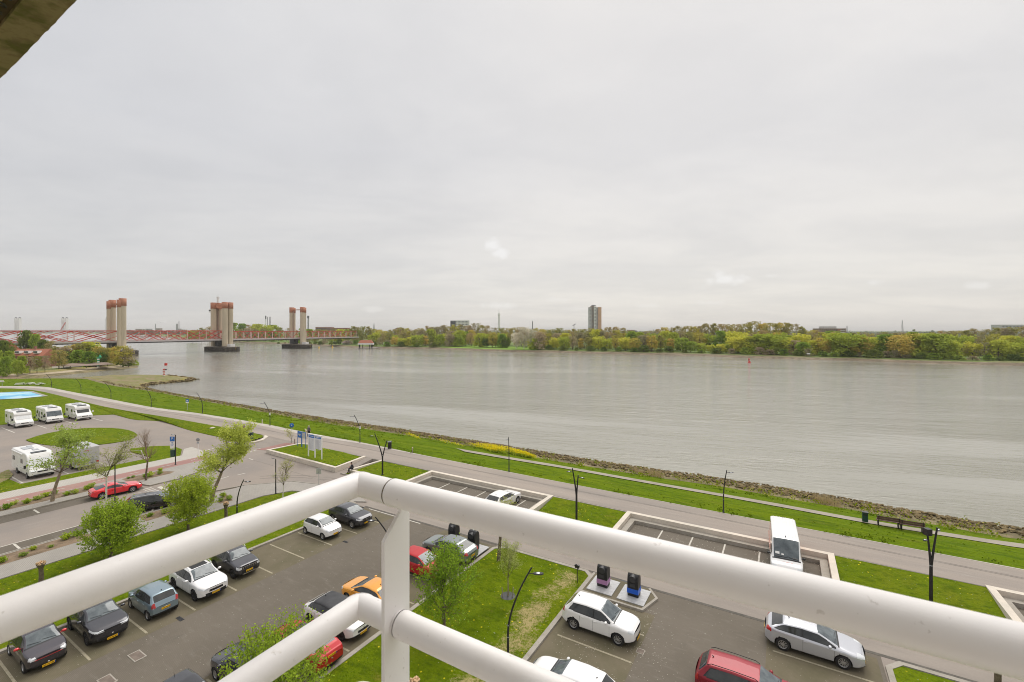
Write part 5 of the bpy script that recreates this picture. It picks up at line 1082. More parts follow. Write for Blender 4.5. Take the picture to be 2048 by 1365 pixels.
def near_tree(name, label, base, h, seed, trunk_frac=.4, r=.11, lean=(0, 0), spread=.6, gravity=.05, kids=(7, 5, 3), maxd=3, bark='bark', leaf=None, nleaf=3000, lsize=.11, width=2.5, lspread=.22, group=None, shrink=.62, cat='tree', shoots=0, off=(0, 0)):
    rnd = random.Random(seed); o = thing(name, label, cat, base, 0, group); mb = MB(); tips = []
    th = h * trunk_frac; top = Vector((lean[0], lean[1], th)); pts = [Vector((0, 0, -.1)), Vector((lean[0] * .3 + rnd.gauss(0, .03), lean[1] * .3, th * .4)), Vector((lean[0] * .7, lean[1] * .7, th * .75)), top]
    tr = MB(); tr.tube(pts, [r * 1.25, r, r * .9, r * .8], 10)
    d = Vector((lean[0] / max(th, 1) * .8, lean[1] / max(th, 1) * .8, 1)).normalized()
    grow(rnd, mb, top, d, h * (1 - trunk_frac) * .8, r * .8, 0, maxd, tips, spread, gravity, kids, wig=.13, shrink=shrink)
    for k in range(kids[0] // 2):
        a = rnd.uniform(0, 6.28); nd = Vector((math.cos(a) * math.sin(spread * 1.35), math.sin(a) * math.sin(spread * 1.35), math.cos(spread * 1.35))); grow(rnd, mb, top, nd, h * (1 - trunk_frac) * shrink * rnd.uniform(.7, 1.0), r * .45, 1, maxd, tips, spread, gravity, kids, shrink=shrink)
    V = np.array(mb.v) - np.array(top); zs = V[:, 2]; zmax = np.percentile(zs, 99.7); rad = np.percentile(np.hypot(V[:, 0] - np.median(V[:, 0]) * 0, V[:, 1]), 98)
    kz = (h - th) / zmax; kr = width / 2 / rad
    def fit(p): q = Vector(p) - top; return Vector((q.x * kr + off[0] * q.z / zmax, q.y * kr + off[1] * q.z / zmax, q.z * (kz if q.z > 0 else min(kz, 1)))) + top
    mb.v = [tuple(fit(p)) for p in mb.v]; tips = [fit(t) for t, _ in tips]
    if shoots:
        cz = th + (h - th) * .46; rz_ = (h - th) * .62; c = Vector((lean[0] + off[0] * .5, lean[1] + off[1] * .5, cz)); pts = []
        for k in range(shoots):
            while True:
                q = Vector((rnd.uniform(-1, 1), rnd.uniform(-1, 1), rnd.uniform(-1, 1)))
                if .12 < q.length < 1 and noise.noise(q * 2.4 + Vector((seed, 0, 0))) > -.05 - .2 * (q.length < .5) + .25 * (q.length > .85): break
            p = c + Vector((q.x * width / 2, q.y * width / 2, q.z * rz_)) * .92; dr = (p - Vector((c.x, c.y, th))).normalized() + Vector((rnd.gauss(0, .25), rnd.gauss(0, .25), .35 + rnd.gauss(0, .2))); dr.normalize(); ln = rnd.uniform(.25, .75)
            mb.tube([p, p + dr * ln], [.006, .003], 3, caps=False)
            for q_ in range(9): t = q_ / 8; pts.append(tuple(p + dr * ln * t + Vector((rnd.gauss(0, .045), rnd.gauss(0, .045), rnd.gauss(0, .04)))))
    else: pts = []
    tr.build('trunk', M[bark], o); mb.build('branches', M['bark' if bark in ('birch', 'bark_tan') else bark] if leaf else M['twig'], o)
    if leaf:
        for k in range(nleaf):
            t = tips[rnd.randrange(len(tips))]; pts.append(tuple(t + Vector((rnd.gauss(0, lspread), rnd.gauss(0, lspread), rnd.gauss(0, lspread * .8)))))
        leaf_object('crown', pts, lsize, seed, M[leaf], o)
    return o
def trees_near():
    near_tree('young_tree', 'tall thin tree with sparse fresh leaves in front of the silver motorhome', G(104, 1003, .1), 7.9, 3, .36, .14, (.55, .3), .75, .0, (8, 6, 4), 3, 'bark_tan', 'leaf_olive', 3600, .11, 4.6, lspread=.20, off=(.9, 0))
    near_tree('young_tree', 'leaning tree with a tan trunk and patchy olive leaves, over the junction', G(423, 1003, .1), 7.7, 11, .36, .16, (.7, .5), .62, .06, (8, 6, 4), 3, 'bark_tan', 'leaf_olive', 8500, .11, 4.4, lspread=.22, off=(.6, 0))
    near_tree('bare_tree', 'small leafless tree beside the red cycle path', G(292, 961, .1), 6.2, 5, .34, .10, (.1, .1), .42, .12, (11, 6, 5), 3, 'bark', None, width=2.9)
    near_tree('birch_tree', 'slender white-barked birch in front of the red coupe', G(211, 1072, .1), 8.3, 8, .60, .075, (.0, .1), .62, .03, (9, 6, 4), 3, 'birch', 'leaf_birch', 2600, .06, 3.6, lspread=.14)
    near_tree('birch_tree', 'small white-barked birch standing above the top of the left rail', G(566, 1007, .1), 4.6, 9, .40, .05, (.05, 0), .5, .08, (10, 6, 4), 3, 'birch', 'leaf_birch', 1500, .045, 2.3, lspread=.09)
    near_tree('willow_tree', 'bushy fresh green willow below the black estate car', G(222, 1118, .1), 4.2, 21, .17, .11, (0, 0), .62, .08, (12, 6, 4), 3, 'bark', 'leaf_fresh', 5000, .085, 4.2, lspread=.20, shoots=1150)
    near_tree('willow_tree', 'bushy fresh green willow right of the black estate car', G(376, 1063, .1), 4.7, 22, .17, .11, (0, 0), .55, .10, (12, 6, 4), 3, 'bark', 'leaf_fresh', 5000, .085, 3.9, lspread=.20, shoots=1150)
    near_tree('willow_tree', 'airy green willow growing on the lawn behind the right rail joint', G(886, 1262, .1), 4.9, 23, .22, .10, (.05, 0), .62, .07, (12, 6, 4), 3, 'bark', 'leaf_fresh', 3000, .075, 4.0, lspread=.16, shoots=520, off=(.25, 0))
    near_tree('willow_tree', 'green willow rising into view at the bottom edge', G(548, 1500, .1), 5.0, 24, .22, .10, (0, 0), .60, .08, (12, 6, 4), 3, 'bark', 'leaf_fresh', 4200, .07, 4.3, lspread=.17, shoots=800)
    near_tree('young_tree', 'staked young tree with thin pale leaves in the middle of the lawn', G(1016, 1192, .1), 3.9, 31, .30, .04, (0, 0), .42, .12, (9, 6, 3), 3, 'bark_tan', 'leaf_pale', 2600, .045, 1.7, lspread=.11)
    near_tree('young_tree', 'grey trunk at the tip of the lawn whose pale crown shows above the rail', G(997, 1121, .1), 4.8, 32, .50, .12, (.2, .1), .5, .08, (8, 6, 3), 3, 'bark', 'leaf_pale', 2600, .05, 1.9, lspread=.13)
    near_tree('shrub', 'pale blossoming twiggy shrub left of the blue map board', G(583, 886.5, .58), 2.5, 33, .22, .03, (0, 0), .45, .10, (8, 5, 3), 3, 'twig', 'leaf_pale', 420, .06, 1.9, lspread=.12, cat='shrub')
    # support stakes of the young tree
    s = thing('tree_stakes', 'short wooden stakes and dark soil ring at the foot of the staked young tree', 'stakes', G(1016, 1192, .1)); 
    for x in (-.34, .30): MB().tube([(x, -.1, -.1), (x * 1.15, -.1, .62)], .03, 8).build('stake', M['wood_grey'], s)
    MB().lathe([(.001, .015), (.42, .012), (.5, 0)], 16, 'Z').build('soil', M['charcoal'], s)
    # pollarded stumps with cut heads
    for (x, y, hh, lb, z) in ((82, 1170, 1.45, 'pollarded willow stump on the grass strip, at the left edge', .1), (452, 1040, 1.5, 'pollarded willow stump by the leaning street lamp', .1), (829, 1430, 1.5, 'pollarded willow stump at the bottom beside the white post', .1), (1995, 1392, 1.9, 'pollarded willow stump at the lower right corner', .1)):
        rnd = random.Random(x); o = thing('pollard_stump', lb, 'tree stump', G(x, y, z), rnd.uniform(0, 6), 'pollarded willows')
        mb = MB(); mb.tube([(0, 0, -.1), (.02, 0, hh * .4), (0, .02, hh * .75), (0, 0, hh * .9), (0, 0, hh)], [.15, .13, .12, .20, .24], 12); mb.ball((0, 0, hh * .97), .25, 0, 10, (1, 1, .55)); mb.build('trunk', M['bark'], o)
        mb = MB()
        for k in range(26):
            a = rnd.uniform(0, 6.28); el = rnd.uniform(.1, 1.45); d = Vector((math.cos(a) * math.cos(el), math.sin(a) * math.cos(el), math.sin(el))); p = Vector((0, 0, hh * .97)) + Vector((d.x * .22, d.y * .22, d.z * .13)); mb.tube([p, p + d * rnd.uniform(.05, .12)], rnd.uniform(.03, .05), 7)
        mb.build('cut_branches', M['cut_wood'], o)
trees_near()
# low shrubs in the planting beds, each a plant of its own
def bed_shrubs():
    protos = []
    for k in range(4):
        rnd = random.Random(40 + k); o = thing('bed_shrub', 'x', 'shrub', (0, 0, 0), 0, 'low shrubs in the planting beds'); mb = MB(); pts = []
        for i in range(26):
            a = rnd.uniform(0, 6.28); l = rnd.uniform(.25, .55); e = rnd.uniform(.5, 1.4); d = Vector((math.cos(a) * math.cos(e), math.sin(a) * math.cos(e), math.sin(e))) * l; mb.tube([(0, 0, 0), d * .6, d + Vector((0, 0, .02))], [.008, .006, .003], 3, caps=False)
            for q in range(22): t = rnd.uniform(.35, 1.1); pts.append(tuple(d * t + Vector((rnd.gauss(0, .06), rnd.gauss(0, .06), rnd.gauss(0, .05) + .02))))
        mb.build('stems', M['twig'], o); leaf_object('leaves', pts, .075, k, M['leaf_fresh' if k % 2 else 'leaf_olive'], o); protos.append(o)
    rnd = random.Random(77); n = 0; used = set()
    spots = [(20, 1106, 'b'), ] 
    lst = []
    for (u0, u1, v0, v1, cnt, lb) in ((-51.9, -50.4, 3.0, 14.8, 13, 'low shrub from the left in the near planting bed'), (-51.9, -50.5, 18.8, 23.6, 5, 'low shrub from the left in the bed beside the black estate car'), (-66.8, -65.4, 3, 8.8, 5, 'low shrub from the left in the far bed at the left edge'), (-66.8, -65.3, 10.8, 19.8, 12, 'low shrub from the left in the bed left of the red coupe'), (-66.6, -64.8, 22.4, 26.2, 7, 'low shrub from the left at the foot of the leafless tree')):
        for k in range(cnt):
            v = v0 + (v1 - v0) * (k + rnd.uniform(.2, .8)) / cnt; lst.append((UV(rnd.uniform(u0, u1), v, .1), ORD[k] + ' ' + lb))
    for k, (x, y) in enumerate(((441, 1003), (447, 994), (459, 999))): lst.append((G(x, y, .1), ORD[k] + ' low shrub from the left in the small bed beside the junction'))
    for i, (p, lb) in enumerate(lst):
        o = protos[i] if i < 4 else copy_tree(protos[i % 4]); o.location = p; o.rotation_euler = (0, 0, rnd.uniform(0, 6.28)); k = rnd.uniform(.5, 1.05); o.scale = (k, k, k * rnd.uniform(.8, 1.1)); o['label'] = lb
bed_shrubs()
# yellow flowers along the water, reeds, rough tufts (uncountable)
def scatter_leaves(name, label, spots, sz, m, seed, kind='stuff', up=0.0):
    o = leaf_object(name, spots, sz, seed, M[m], None, up); return tag(o, label, 'plants', kind=kind)
def bank_plants():
    rnd = random.Random(12); fl = []; st = []
    for (x0, x1, n, hh) in ((940, 1052, 2600, .9), (815, 828, 160, .5), (880, 896, 120, .4)):
        for k in range(n):
            x = rnd.uniform(x0, x1); t = (x - x0) / (x1 - x0); yb = 0
            i = min(range(NB), key=lambda j: abs(CX + F * lE[j].x / lE[j].y - x)); j = i + 1 if CX + F * lE[i].x / lE[i].y > x else i - 1; a, b = lE[i], lE[j]; xa, xb = CX + F * a.x / a.y, CX + F * b.x / b.y; q = a.lerp(b, (x - xa) / ((xb - xa) or 1)); w = i
            q = q.lerp(lD[w], rnd.uniform(-.1, .5)); z = hh * rnd.uniform(.35, 1.0) * (1 - .5 * abs(2 * t - 1) ** 2); p = q + Vector((0, 0, z)); fl.append(tuple(p)); 
            if k % 2: st.append(tuple(q + Vector((rnd.gauss(0, .1), 0, z * rnd.uniform(.1, .7)))))
    scatter_leaves('yellow_flowers', 'bright yellow flowering rapeseed on the bank beside the water', fl, .10, 'leaf_yellow', 1); scatter_leaves('flower_leaves', 'green stems and leaves under the yellow flowers on the bank', st, .16, 'leaf_fresh', 2)
    rd = []; mb = MB()
    for (i0, n) in ((0, 0),):
        pass
    for (x0, x1, n) in ((1285, 1330, 420), (1640, 1690, 420), (745, 765, 90)):
        for k in range(n):
            x = rnd.uniform(x0, x1); i = min(range(NB - 1), key=lambda j: abs(CX + F * lE[j].x / lE[j].y - x)); j = i + 1 if CX + F * lE[i].x / lE[i].y > x else max(i - 1, 0); a, b = lE[i], lE[j]; xa, xb = CX + F * a.x / a.y, CX + F * b.x / b.y; q = a.lerp(b, (x - xa) / ((xb - xa) or 1)).lerp(lW[i], rnd.uniform(.0, .25)) + Vector((0, 0, -.1))
            d = Vector((rnd.gauss(0, .12), rnd.gauss(0, .12), rnd.uniform(.5, 1.1))); w = Vector((.02, 0, 0)); mb.add([q - w, q + w, q + d], [(0, 1, 2)])
    tag(mb.build('reeds', mat('reeds', (.50, .40, .22), .9, var=.2)), 'patches of dry straw-coloured reeds along the near waterline', 'reeds', kind='stuff')
bank_plants()
def bank_weeds():
    rnd = random.Random(51); pts = []; p2 = []
    for i in range(1, NB - 12):
        a0, a1, b0, b1 = lE[i], lE[i + 1], lW[i], lW[i + 1]
        if a0.x < -120: break
        for k in range(int((a1 - a0).length * (9 if a0.x > -40 else 4))):
            t = rnd.random(); s = rnd.random() ** 1.6 * .9 - .15; p = a0.lerp(a1, t).lerp(b0.lerp(b1, t), s)
            if noise.noise(p * .35) < -.05: continue
            w = rnd.uniform(.1, .3)
            for q in range(9): (pts if rnd.random() < .6 else p2).append((p.x + rnd.gauss(0, w), p.y + rnd.gauss(0, w), p.z + .12 + abs(rnd.gauss(0, .14))))
    scatter_leaves('bank_weeds', 'green weeds overgrowing the stones along the near waterline', pts, .13, 'leaf_blade', 3); scatter_leaves('dry_weeds', 'brownish olive weeds between the stones along the near waterline', p2, .12, 'far_olive', 4)
    # coarse darker tufts on the bank lawn
    tp = []
    for i in range(1, NB - 14):
        a0, a1, b0, b1 = lB[i], lB[i + 1], lE[i], lE[i + 1]
        for k in range(int((a1 - a0).length * (34 if a0.x > -40 else 9))):
            t = rnd.random(); s = rnd.random(); p = a0.lerp(a1, t).lerp(b0.lerp(b1, t), s)
            if noise.noise(Vector((p.dot(UD) * .25, p.dot(VD) * 1.1, 4))) < .02: continue
            if -.2 < (s - .62) < .16 and a0.x > -12: continue
            for q in range(5): tp.append((p.x + rnd.gauss(0, .18), p.y + rnd.gauss(0, .14), p.z + .04 + abs(rnd.gauss(0, .07))))
    scatter_leaves('grass_tufts', 'coarse darker tufts in the grass of the bank', tp, .11, 'leaf_tuft', 5)
M['leaf_blade'] = leafmat('leaf_blade', (.20, .28, .006), (.11, .18, .004), .9)
M['leaf_tuft'] = leafmat('leaf_tuft', (.13, .20, .006), (.08, .13, .004), .9)
bank_weeds()
def tufts():
    rs = np.random.RandomState(4); segs = []
    def area(poly, n, hh, z, wd=.011):
        P_ = np.array([(p.x, p.y) for p in poly]); x0, y0 = P_.min(0); x1, y1 = P_.max(0); pts = rs.uniform((x0, y0), (x1, y1), (n * 4, 2)); ins = np.zeros(len(pts), bool)
        for i in range(len(P_)):
            a, b = P_[i], P_[(i + 1) % len(P_)]; c = ((a[1] > pts[:, 1]) != (b[1] > pts[:, 1])) & (pts[:, 0] < (b[0] - a[0]) * (pts[:, 1] - a[1]) / ((b[1] - a[1]) or 1e-9) + a[0]); ins ^= c
        pts = pts[ins][:n]; keep = np.array([noise.noise(Vector((p[0] * .7, p[1] * .7, z))) + .3 * noise.noise(Vector((p[0] * 3, p[1] * 3, 5))) > -.15 for p in pts]); pts = pts[keep]; h = hh * rs.uniform(.4, 1.2, len(pts)); segs.append((pts, h, np.full(len(pts), z), wd))
    area([UV(-20, 9), UV(-12, 9), UV(-12, 31), UV(-20, 31)], 42000, .075, .09); area([UV(-47.2, 3), UV(-36.8, 3), UV(-36.8, 31), UV(-46, 30)], 30000, .075, .09); area([UV(4.8, 22), UV(20, 22), UV(20, 30.8), UV(5, 30.8)], 12000, .075, .09)
    V = []
    for pts, h, z, wd in segs:
        n = len(pts); a = rs.uniform(0, 6.28, n); dx, dy = np.cos(a) * wd, np.sin(a) * wd; lx, ly = rs.normal(0, .05, n), rs.normal(0, .05, n)
        V.append(np.stack([np.stack([pts[:, 0] - dx, pts[:, 1] - dy, z], 1), np.stack([pts[:, 0] + dx, pts[:, 1] + dy, z], 1), np.stack([pts[:, 0] + lx, pts[:, 1] + ly, z + h], 1)], 1).reshape(-1, 3))
    V = np.concatenate(V); me = bpy.data.meshes.new('grass'); me.from_pydata(V.tolist(), [], (np.arange(len(V) // 3)[:, None] * 3 + np.arange(3)).tolist()); me.materials.append(M['leaf_blade']); o = bpy.data.objects.new('grass', me); link(o); tag(o, 'short uneven grass blades on the lawns between the parking lots', 'grass', kind='stuff')
tufts()
# ---------------------------------------------------------------- trees across the river: a dozen grown shapes, each copied as its own tree
def far_proto(seed, w, h, leafm, n, size, shape='round', trunk=.18, tr_mat='bark', density=1.0):
    n = int(n * 1.35)
    rnd = random.Random(seed); rs = np.random.RandomState(seed); cl = []
    for k in range(int(46 * density)):
        z = rnd.uniform(trunk, 1.0)
        if shape == 'round': rad = math.sqrt(max(0, 1 - ((z - .55) / .50) ** 2))
        elif shape == 'tall': rad = .8 * math.sqrt(max(0, 1 - ((z - .6) / .45) ** 2)) 
        elif shape == 'bush': rad = math.sqrt(max(0, 1 - (z / 1.02) ** 2))
        else: rad = min(1, .35 + (z - trunk) * 1.1) * math.sqrt(max(0, 1 - ((z - .5) / .53) ** 2))
        a = rnd.uniform(0, 6.28); q = rad * rnd.uniform(.3, 1) ** .5; cl.append((math.cos(a) * q * w / 2, math.sin(a) * q * w / 2, z * h, rnd.uniform(.55, 1.25)))
    pts = []
    for i in range(n):
        c = cl[rnd.randrange(len(cl))]; s = w * .085 * c[3]; pts.append((c[0] + rs.normal(0, s), c[1] + rs.normal(0, s), min(h * 1.03, max(.15, c[2] + rs.normal(0, s * .8)))))
    v, f = quads(pts, size, seed); me = bpy.data.meshes.new('crown'); me.from_pydata(v.tolist(), [], f); me.materials.append(M[leafm])
    mb = MB(); mb.tube([(0, 0, -.5), (rnd.gauss(0, .1), 0, h * .25), (rnd.gauss(0, .2), 0, h * .55), (0, 0, h * .9)], [w * .028 + .08, w * .024 + .06, w * .015 + .03, .03], 6, caps=False)
    for k in range(9):
        c = cl[k]; z0 = h * rnd.uniform(.15, .5); mb.tube([(0, 0, z0), (c[0] * .5, c[1] * .5, z0 + (c[2] - z0) * .6), (c[0], c[1], c[2])], [w * .012 + .02, w * .008 + .01, .015], 4, caps=False)
    ob = mb.build('trunk', M[tr_mat]); tm = ob.data; bpy.data.objects.remove(ob); return me, tm, w, h
FP = {
    'lime': [far_proto(101, 9.5, 11, 'far_lime', 1500, .62), far_proto(102, 11, 10.5, 'far_lime', 1700, .62, 'bush', .05)],
    'gold': [far_proto(103, 9, 13, 'far_gold', 1300, .55), far_proto(104, 8, 15, 'far_gold', 1300, .55, 'tall', .22)],
    'olive': [far_proto(105, 9, 14, 'far_olive', 1200, .5), far_proto(106, 7.5, 15, 'far_olive', 1000, .5, 'tall', .22)],
    'green': [far_proto(107, 9, 11, 'far_green', 1500, .6), far_proto(108, 8, 9, 'far_green', 1300, .6, 'bush', .03)],
    'brown': [far_proto(109, 8, 15, 'far_brown_leaf', 1000, .45, 'tall', .2), far_proto(110, 9, 14, 'far_brown_leaf', 1100, .45)],
    'blossom': [far_proto(111, 9.5, 13, 'far_blossom', 1300, .5, 'vase', .14, 'birch')],
    'dark': [far_proto(112, 7, 5.5, 'far_dark', 1000, .5, 'bush', .03), far_proto(113, 8, 10, 'far_dark', 1200, .55)],
    'grey': [far_proto(114, 8, 11, 'far_grey_leaf', 800, .4), far_proto(115, 7, 6, 'far_grey_leaf', 800, .4, 'bush', .03)],
    'blue': [far_proto(116, 12, 11, 'far_blue_wood', 900, .9)],
}
KINDLABEL = {'lime': 'yellow-green', 'gold': 'golden', 'olive': 'thin olive', 'green': 'fresh green', 'brown': 'brownish', 'blossom': 'whitish', 'dark': 'dark green', 'grey': 'grey twiggy', 'blue': 'hazy green'}
FT = []
def far_tree(kind, px, topy, Y, z0=.6, wk=1.0, where='', variant=None, label=None, group=None, rnd=random.Random(9)):
    p = FP[kind]; cm, tm, w, h = p[variant if variant is not None else rnd.randrange(len(p))]; H = max(2.2, (CZ - (topy - HY) / F * Y - z0) * 1.07)
    k = H / h; s = min(1.9, max(.55, k ** .75)) * wk
    o = thing('tree' if h > 6.5 else 'bush', label or (KINDLABEL[kind] + ' ' + where), 'tree' if h > 6.5 else 'bush', ((px - CX) / F * Y, Y, z0), rnd.uniform(0, 6.28), group or (where + ', ' + kind))
    o.scale = (s, s, k); link(bpy.data.objects.new('crown', cm), o); link(bpy.data.objects.new('trunk', tm), o)
    if not label: FT.append((o, where, kind, px, o['category']))
    return o
def shoreY(px):
    for (x0, y0), (x1, y1) in zip(FAR, FAR[1:]):
        if x0 >= px >= x1: t = (px - x0) / (x1 - x0); return F * (CZ - ZW) / ((y0 + (y1 - y0) * t) - HY)
    return 500
def interp(tab, x):
    for (a, b), (c, d) in zip(tab, tab[1:]):
        if a <= x <= c: return b + (d - b) * (x - a) / (c - a)
    return tab[-1][1] if x > tab[-1][0] else tab[0][1]
BACK = [(700, 656), (740, 656), (770, 663), (800, 659), (830, 658), (870, 655), (900, 655), (950, 651), (990, 657), (1030, 659), (1060, 659), (1100, 661), (1150, 661), (1200, 658), (1230, 657), (1260, 664), (1310, 663), (1330, 659), (1360, 656), (1390, 656), (1405, 653), (1445, 651), (1480, 653), (1510, 649), (1550, 648), (1580, 652), (1610, 658), (1640, 664), (1700, 668), (1800, 669), (1850, 670), (1900, 664), (1930, 665), (1950, 663), (2000, 658), (2100, 658)]
MID = [(740, 668), (800, 666), (850, 662), (900, 666), (950, 664), (1000, 668), (1100, 666), (1160, 668), (1200, 664), (1250, 664), (1300, 668), (1350, 664), (1400, 666), (1460, 668), (1540, 664), (1600, 672), (1650, 668), (1700, 669), (1740, 678), (1800, 672), (1860, 670), (1950, 672), (2100, 672)]
FRONT = [(740, 682), (800, 676), (850, 672), (872, 690), (900, 693), (1060, 693), (1070, 680), (1120, 678), (1200, 676), (1250, 680), (1300, 676), (1350, 676), (1400, 690), (1470, 689), (1475, 674), (1540, 671), (1580, 684), (1600, 690), (1640, 686), (1650, 674), (1700, 669), (1740, 681), (1800, 673), (1860, 673), (1900, 686), (1950, 690), (2000, 683), (2100, 690)]
def far_woods():
    rnd = random.Random(61)
    def zone(x): 
        return ('behind the jetty', 'left of the mown bank', 'behind the mown bank', 'left of the tower block', 'below the tower block', 'right of the tower block', 'near the red buoy', 'left of the balcony flats', 'right of the balcony flats', 'near the right edge')[sum(x > t for t in (770, 880, 1060, 1165, 1215, 1380, 1540, 1640, 1760))]
    x = 706
    while x < 2140:     # back row, the skyline
        Y = shoreY(x) * 1.0 + rnd.uniform(75, 110); kinds = ('brown', 'olive', 'gold', 'brown', 'olive', 'gold', 'grey') if not (1640 < x < 1880) else ('green', 'olive', 'grey', 'brown')
        far_tree(rnd.choice(kinds), x, interp(BACK, x) + rnd.uniform(-1.0, 4), Y, 1.6, rnd.uniform(.85, 1.15), 'back row, ' + zone(x)); x += rnd.uniform(12, 18) * 420 / Y
    x = 742
    while x < 2140:
        Y = shoreY(x) + rnd.uniform(38, 60); k = rnd.choice(('olive', 'gold', 'lime', 'brown', 'green', 'gold', 'grey', 'lime'))
        far_tree(k, x, interp(MID, x) + rnd.uniform(-1.5, 6), Y, 1.0, rnd.uniform(.85, 1.2), 'middle row, ' + zone(x)); x += rnd.uniform(14, 21) * 400 / Y
    x = 744
    while x < 2140:
        if 872 < x < 1066: x += 8; continue
        Y = shoreY(x) + rnd.uniform(16, 26); r = rnd.random(); k = 'lime' if (1390 < x < 1470 or r < .38) else rnd.choice(('green', 'gold', 'gold', 'olive', 'lime', 'grey'))
        if 1480 < x < 1580 or 1650 < x < 1760 or 1790 < x < 1880 or 1980 < x < 2040: k = rnd.choice(('lime', 'lime', 'lime', 'gold'))
        if 740 < x < 800: k = rnd.choice(('grey', 'olive', 'gold', 'grey'))
        big = 1480 < x < 1580 or 1650 < x < 1760 or 1790 < x < 1880
        far_tree(k, x, interp(FRONT, x) + rnd.uniform(-3, 4), Y, .5, rnd.uniform(1.35, 1.7) if big else rnd.uniform(.95, 1.35), 'front row, ' + zone(x)); x += rnd.uniform(15, 23) * 380 / Y
    x = 748
    while x < 2120:       # undergrowth at the waterline
        if 872 < x < 1066: x += 8; continue
        Y = shoreY(x) + rnd.uniform(11, 15); far_tree(rnd.choice(('dark', 'grey', 'green', 'dark')), x, 0, Y, .4, rnd.uniform(.8, 1.3), 'far waterline, ' + zone(x), variant=0 if rnd.random() < 0 else None) if False else None
        kd = rnd.choice(('dark', 'grey', 'green', 'green', 'dark')); v = {'dark': 0, 'grey': 1, 'green': 1}[kd]; hgt = rnd.uniform(2.0, 4.6); ty = HY + (CZ - .4 - hgt) / Y * F
        far_tree(kd, x, ty, Y, .4, rnd.uniform(.9, 1.5), 'far waterline, ' + zone(x), variant=v); x += rnd.uniform(18, 34)
    # trees standing on the mown bank, white trunks and blossom
    for (x, ty, dy, k, lb) in ((1048, 659, 20, 'blossom', 'largest whitish blossoming tree on the far bank, below the thin mast'), (1032, 669, 14, 'blossom', 'smaller whitish blossoming tree left of the largest one'), (1066, 663, 28, 'blossom', 'whitish tree behind the right side of the largest blossoming tree'), (1078, 668, 16, 'grey', 'thin pale-trunked tree right of the blossoming trees'), (1004, 672, 34, 'green', 'fresh green tree behind the mown bank'), (985, 668, 36, 'gold', None), (960, 670, 38, 'lime', None), (940, 669, 36, 'brown', None), (918, 672, 36, 'lime', None), (900, 671, 30, 'grey', None), (880, 672, 22, 'lime', None), (868, 686, 9, 'dark', 'dark brown bush at the left end of the mown bank'), (1012, 676, 33, 'dark', None), (972, 678, 33, 'dark', None)):
        far_tree(k, x, ty, shoreY(x) + dy, .8, 1.0, 'edge of the mown bank', label=lb)
    # left: trees behind the bridge
    HUMP = [(395, 661), (410, 656), (430, 652), (470, 650), (540, 651), (560, 657), (600, 660), (640, 660), (700, 660)]
    x = 385
    while x < 720:
        Y = rnd.uniform(720, 800) if x < 590 else rnd.uniform(620, 680); 
        far_tree(rnd.choice(('lime', 'green', 'olive', 'brown', 'green')), x, interp(HUMP, x) + rnd.uniform(0, 3), Y, 1, 1.2, 'far shore behind the red bridge'); x += rnd.uniform(13, 18)
        far_tree(rnd.choice(('brown', 'grey', 'olive', 'green')), x - 4, interp(HUMP, x) + rnd.uniform(9, 14), Y - 60, 1, 1.2, 'far shore behind the red bridge')
    for k in range(16): x = 560 + k * 10 + rnd.uniform(-3, 3); far_tree(rnd.choice(('dark', 'green', 'grey')), x, 684 + rnd.uniform(-2, 2) - (.0 if x < 640 else 2), 545 if x > 620 else 580, .3, 1, 'shore under the bridge end', variant=0 if False else None)
    x = 250
    while x < 395: far_tree('blue', x, 661 + rnd.uniform(-1, 2), rnd.uniform(1500, 1900), 1, 1.5, 'distant shore left of the middle lift tower'); x += rnd.uniform(10, 15)
far_woods()
def headland_trees():
    rnd = random.Random(33); W_ = 'left headland'
    L_ = [(8, 688, 735, 'dark'), (18, 707, 742, 'green'), (44, 716, 747, 'green'), (12, 718, 752, 'green'), (36, 724, 752, 'green'), (52, 668, 716, 'dark'), (70, 674, 716, 'green'), (62, 672, 712, 'olive'), (88, 684, 718, 'dark'), (100, 686, 720, 'brown'), (112, 698, 726, 'olive'), (125, 700, 730, 'grey'), (118, 705, 738, 'olive'), (60, 717, 746, 'grey'), (74, 716, 745, 'olive'), (90, 715, 744, 'grey'), (140, 696, 728, 'olive'), (152, 693, 729, 'gold'), (165, 692, 729, 'olive'), (176, 690, 728, 'lime'), (186, 696, 728, 'green'), (196, 698, 729, 'gold'), (208, 700, 729, 'olive'), (220, 700, 728, 'gold'), (232, 698, 730, 'gold'), (246, 697, 733, 'gold'), (257, 702, 733, 'grey'), (216, 704, 727, 'lime'), (105, 712, 730, 'green'), (132, 707, 731, 'dark'), (158, 705, 732, 'green'), (178, 708, 733, 'green'), (200, 708, 731, 'dark'), (241, 724, 731, 'dark'), (254, 725, 733, 'dark'), (268, 722, 732, 'green'), (-8, 704, 742, 'green'), (-22, 698, 740, 'green')]
    for i, (x, ty, by, k) in enumerate(L_):
        Y = F * CZ / (by - HY); small = (by - ty) < 14
        far_tree(k, x, ty - (1 if x > 100 else 0), Y, 0, (.6 if x < 100 else .95) if not small else .9, W_ + (', near the tiled roofs' if x < 100 else ', in front of the left lift tower' if x > 200 else ', behind the paved square'), variant=(0 if k in ('dark',) and small else None))
headland_trees()
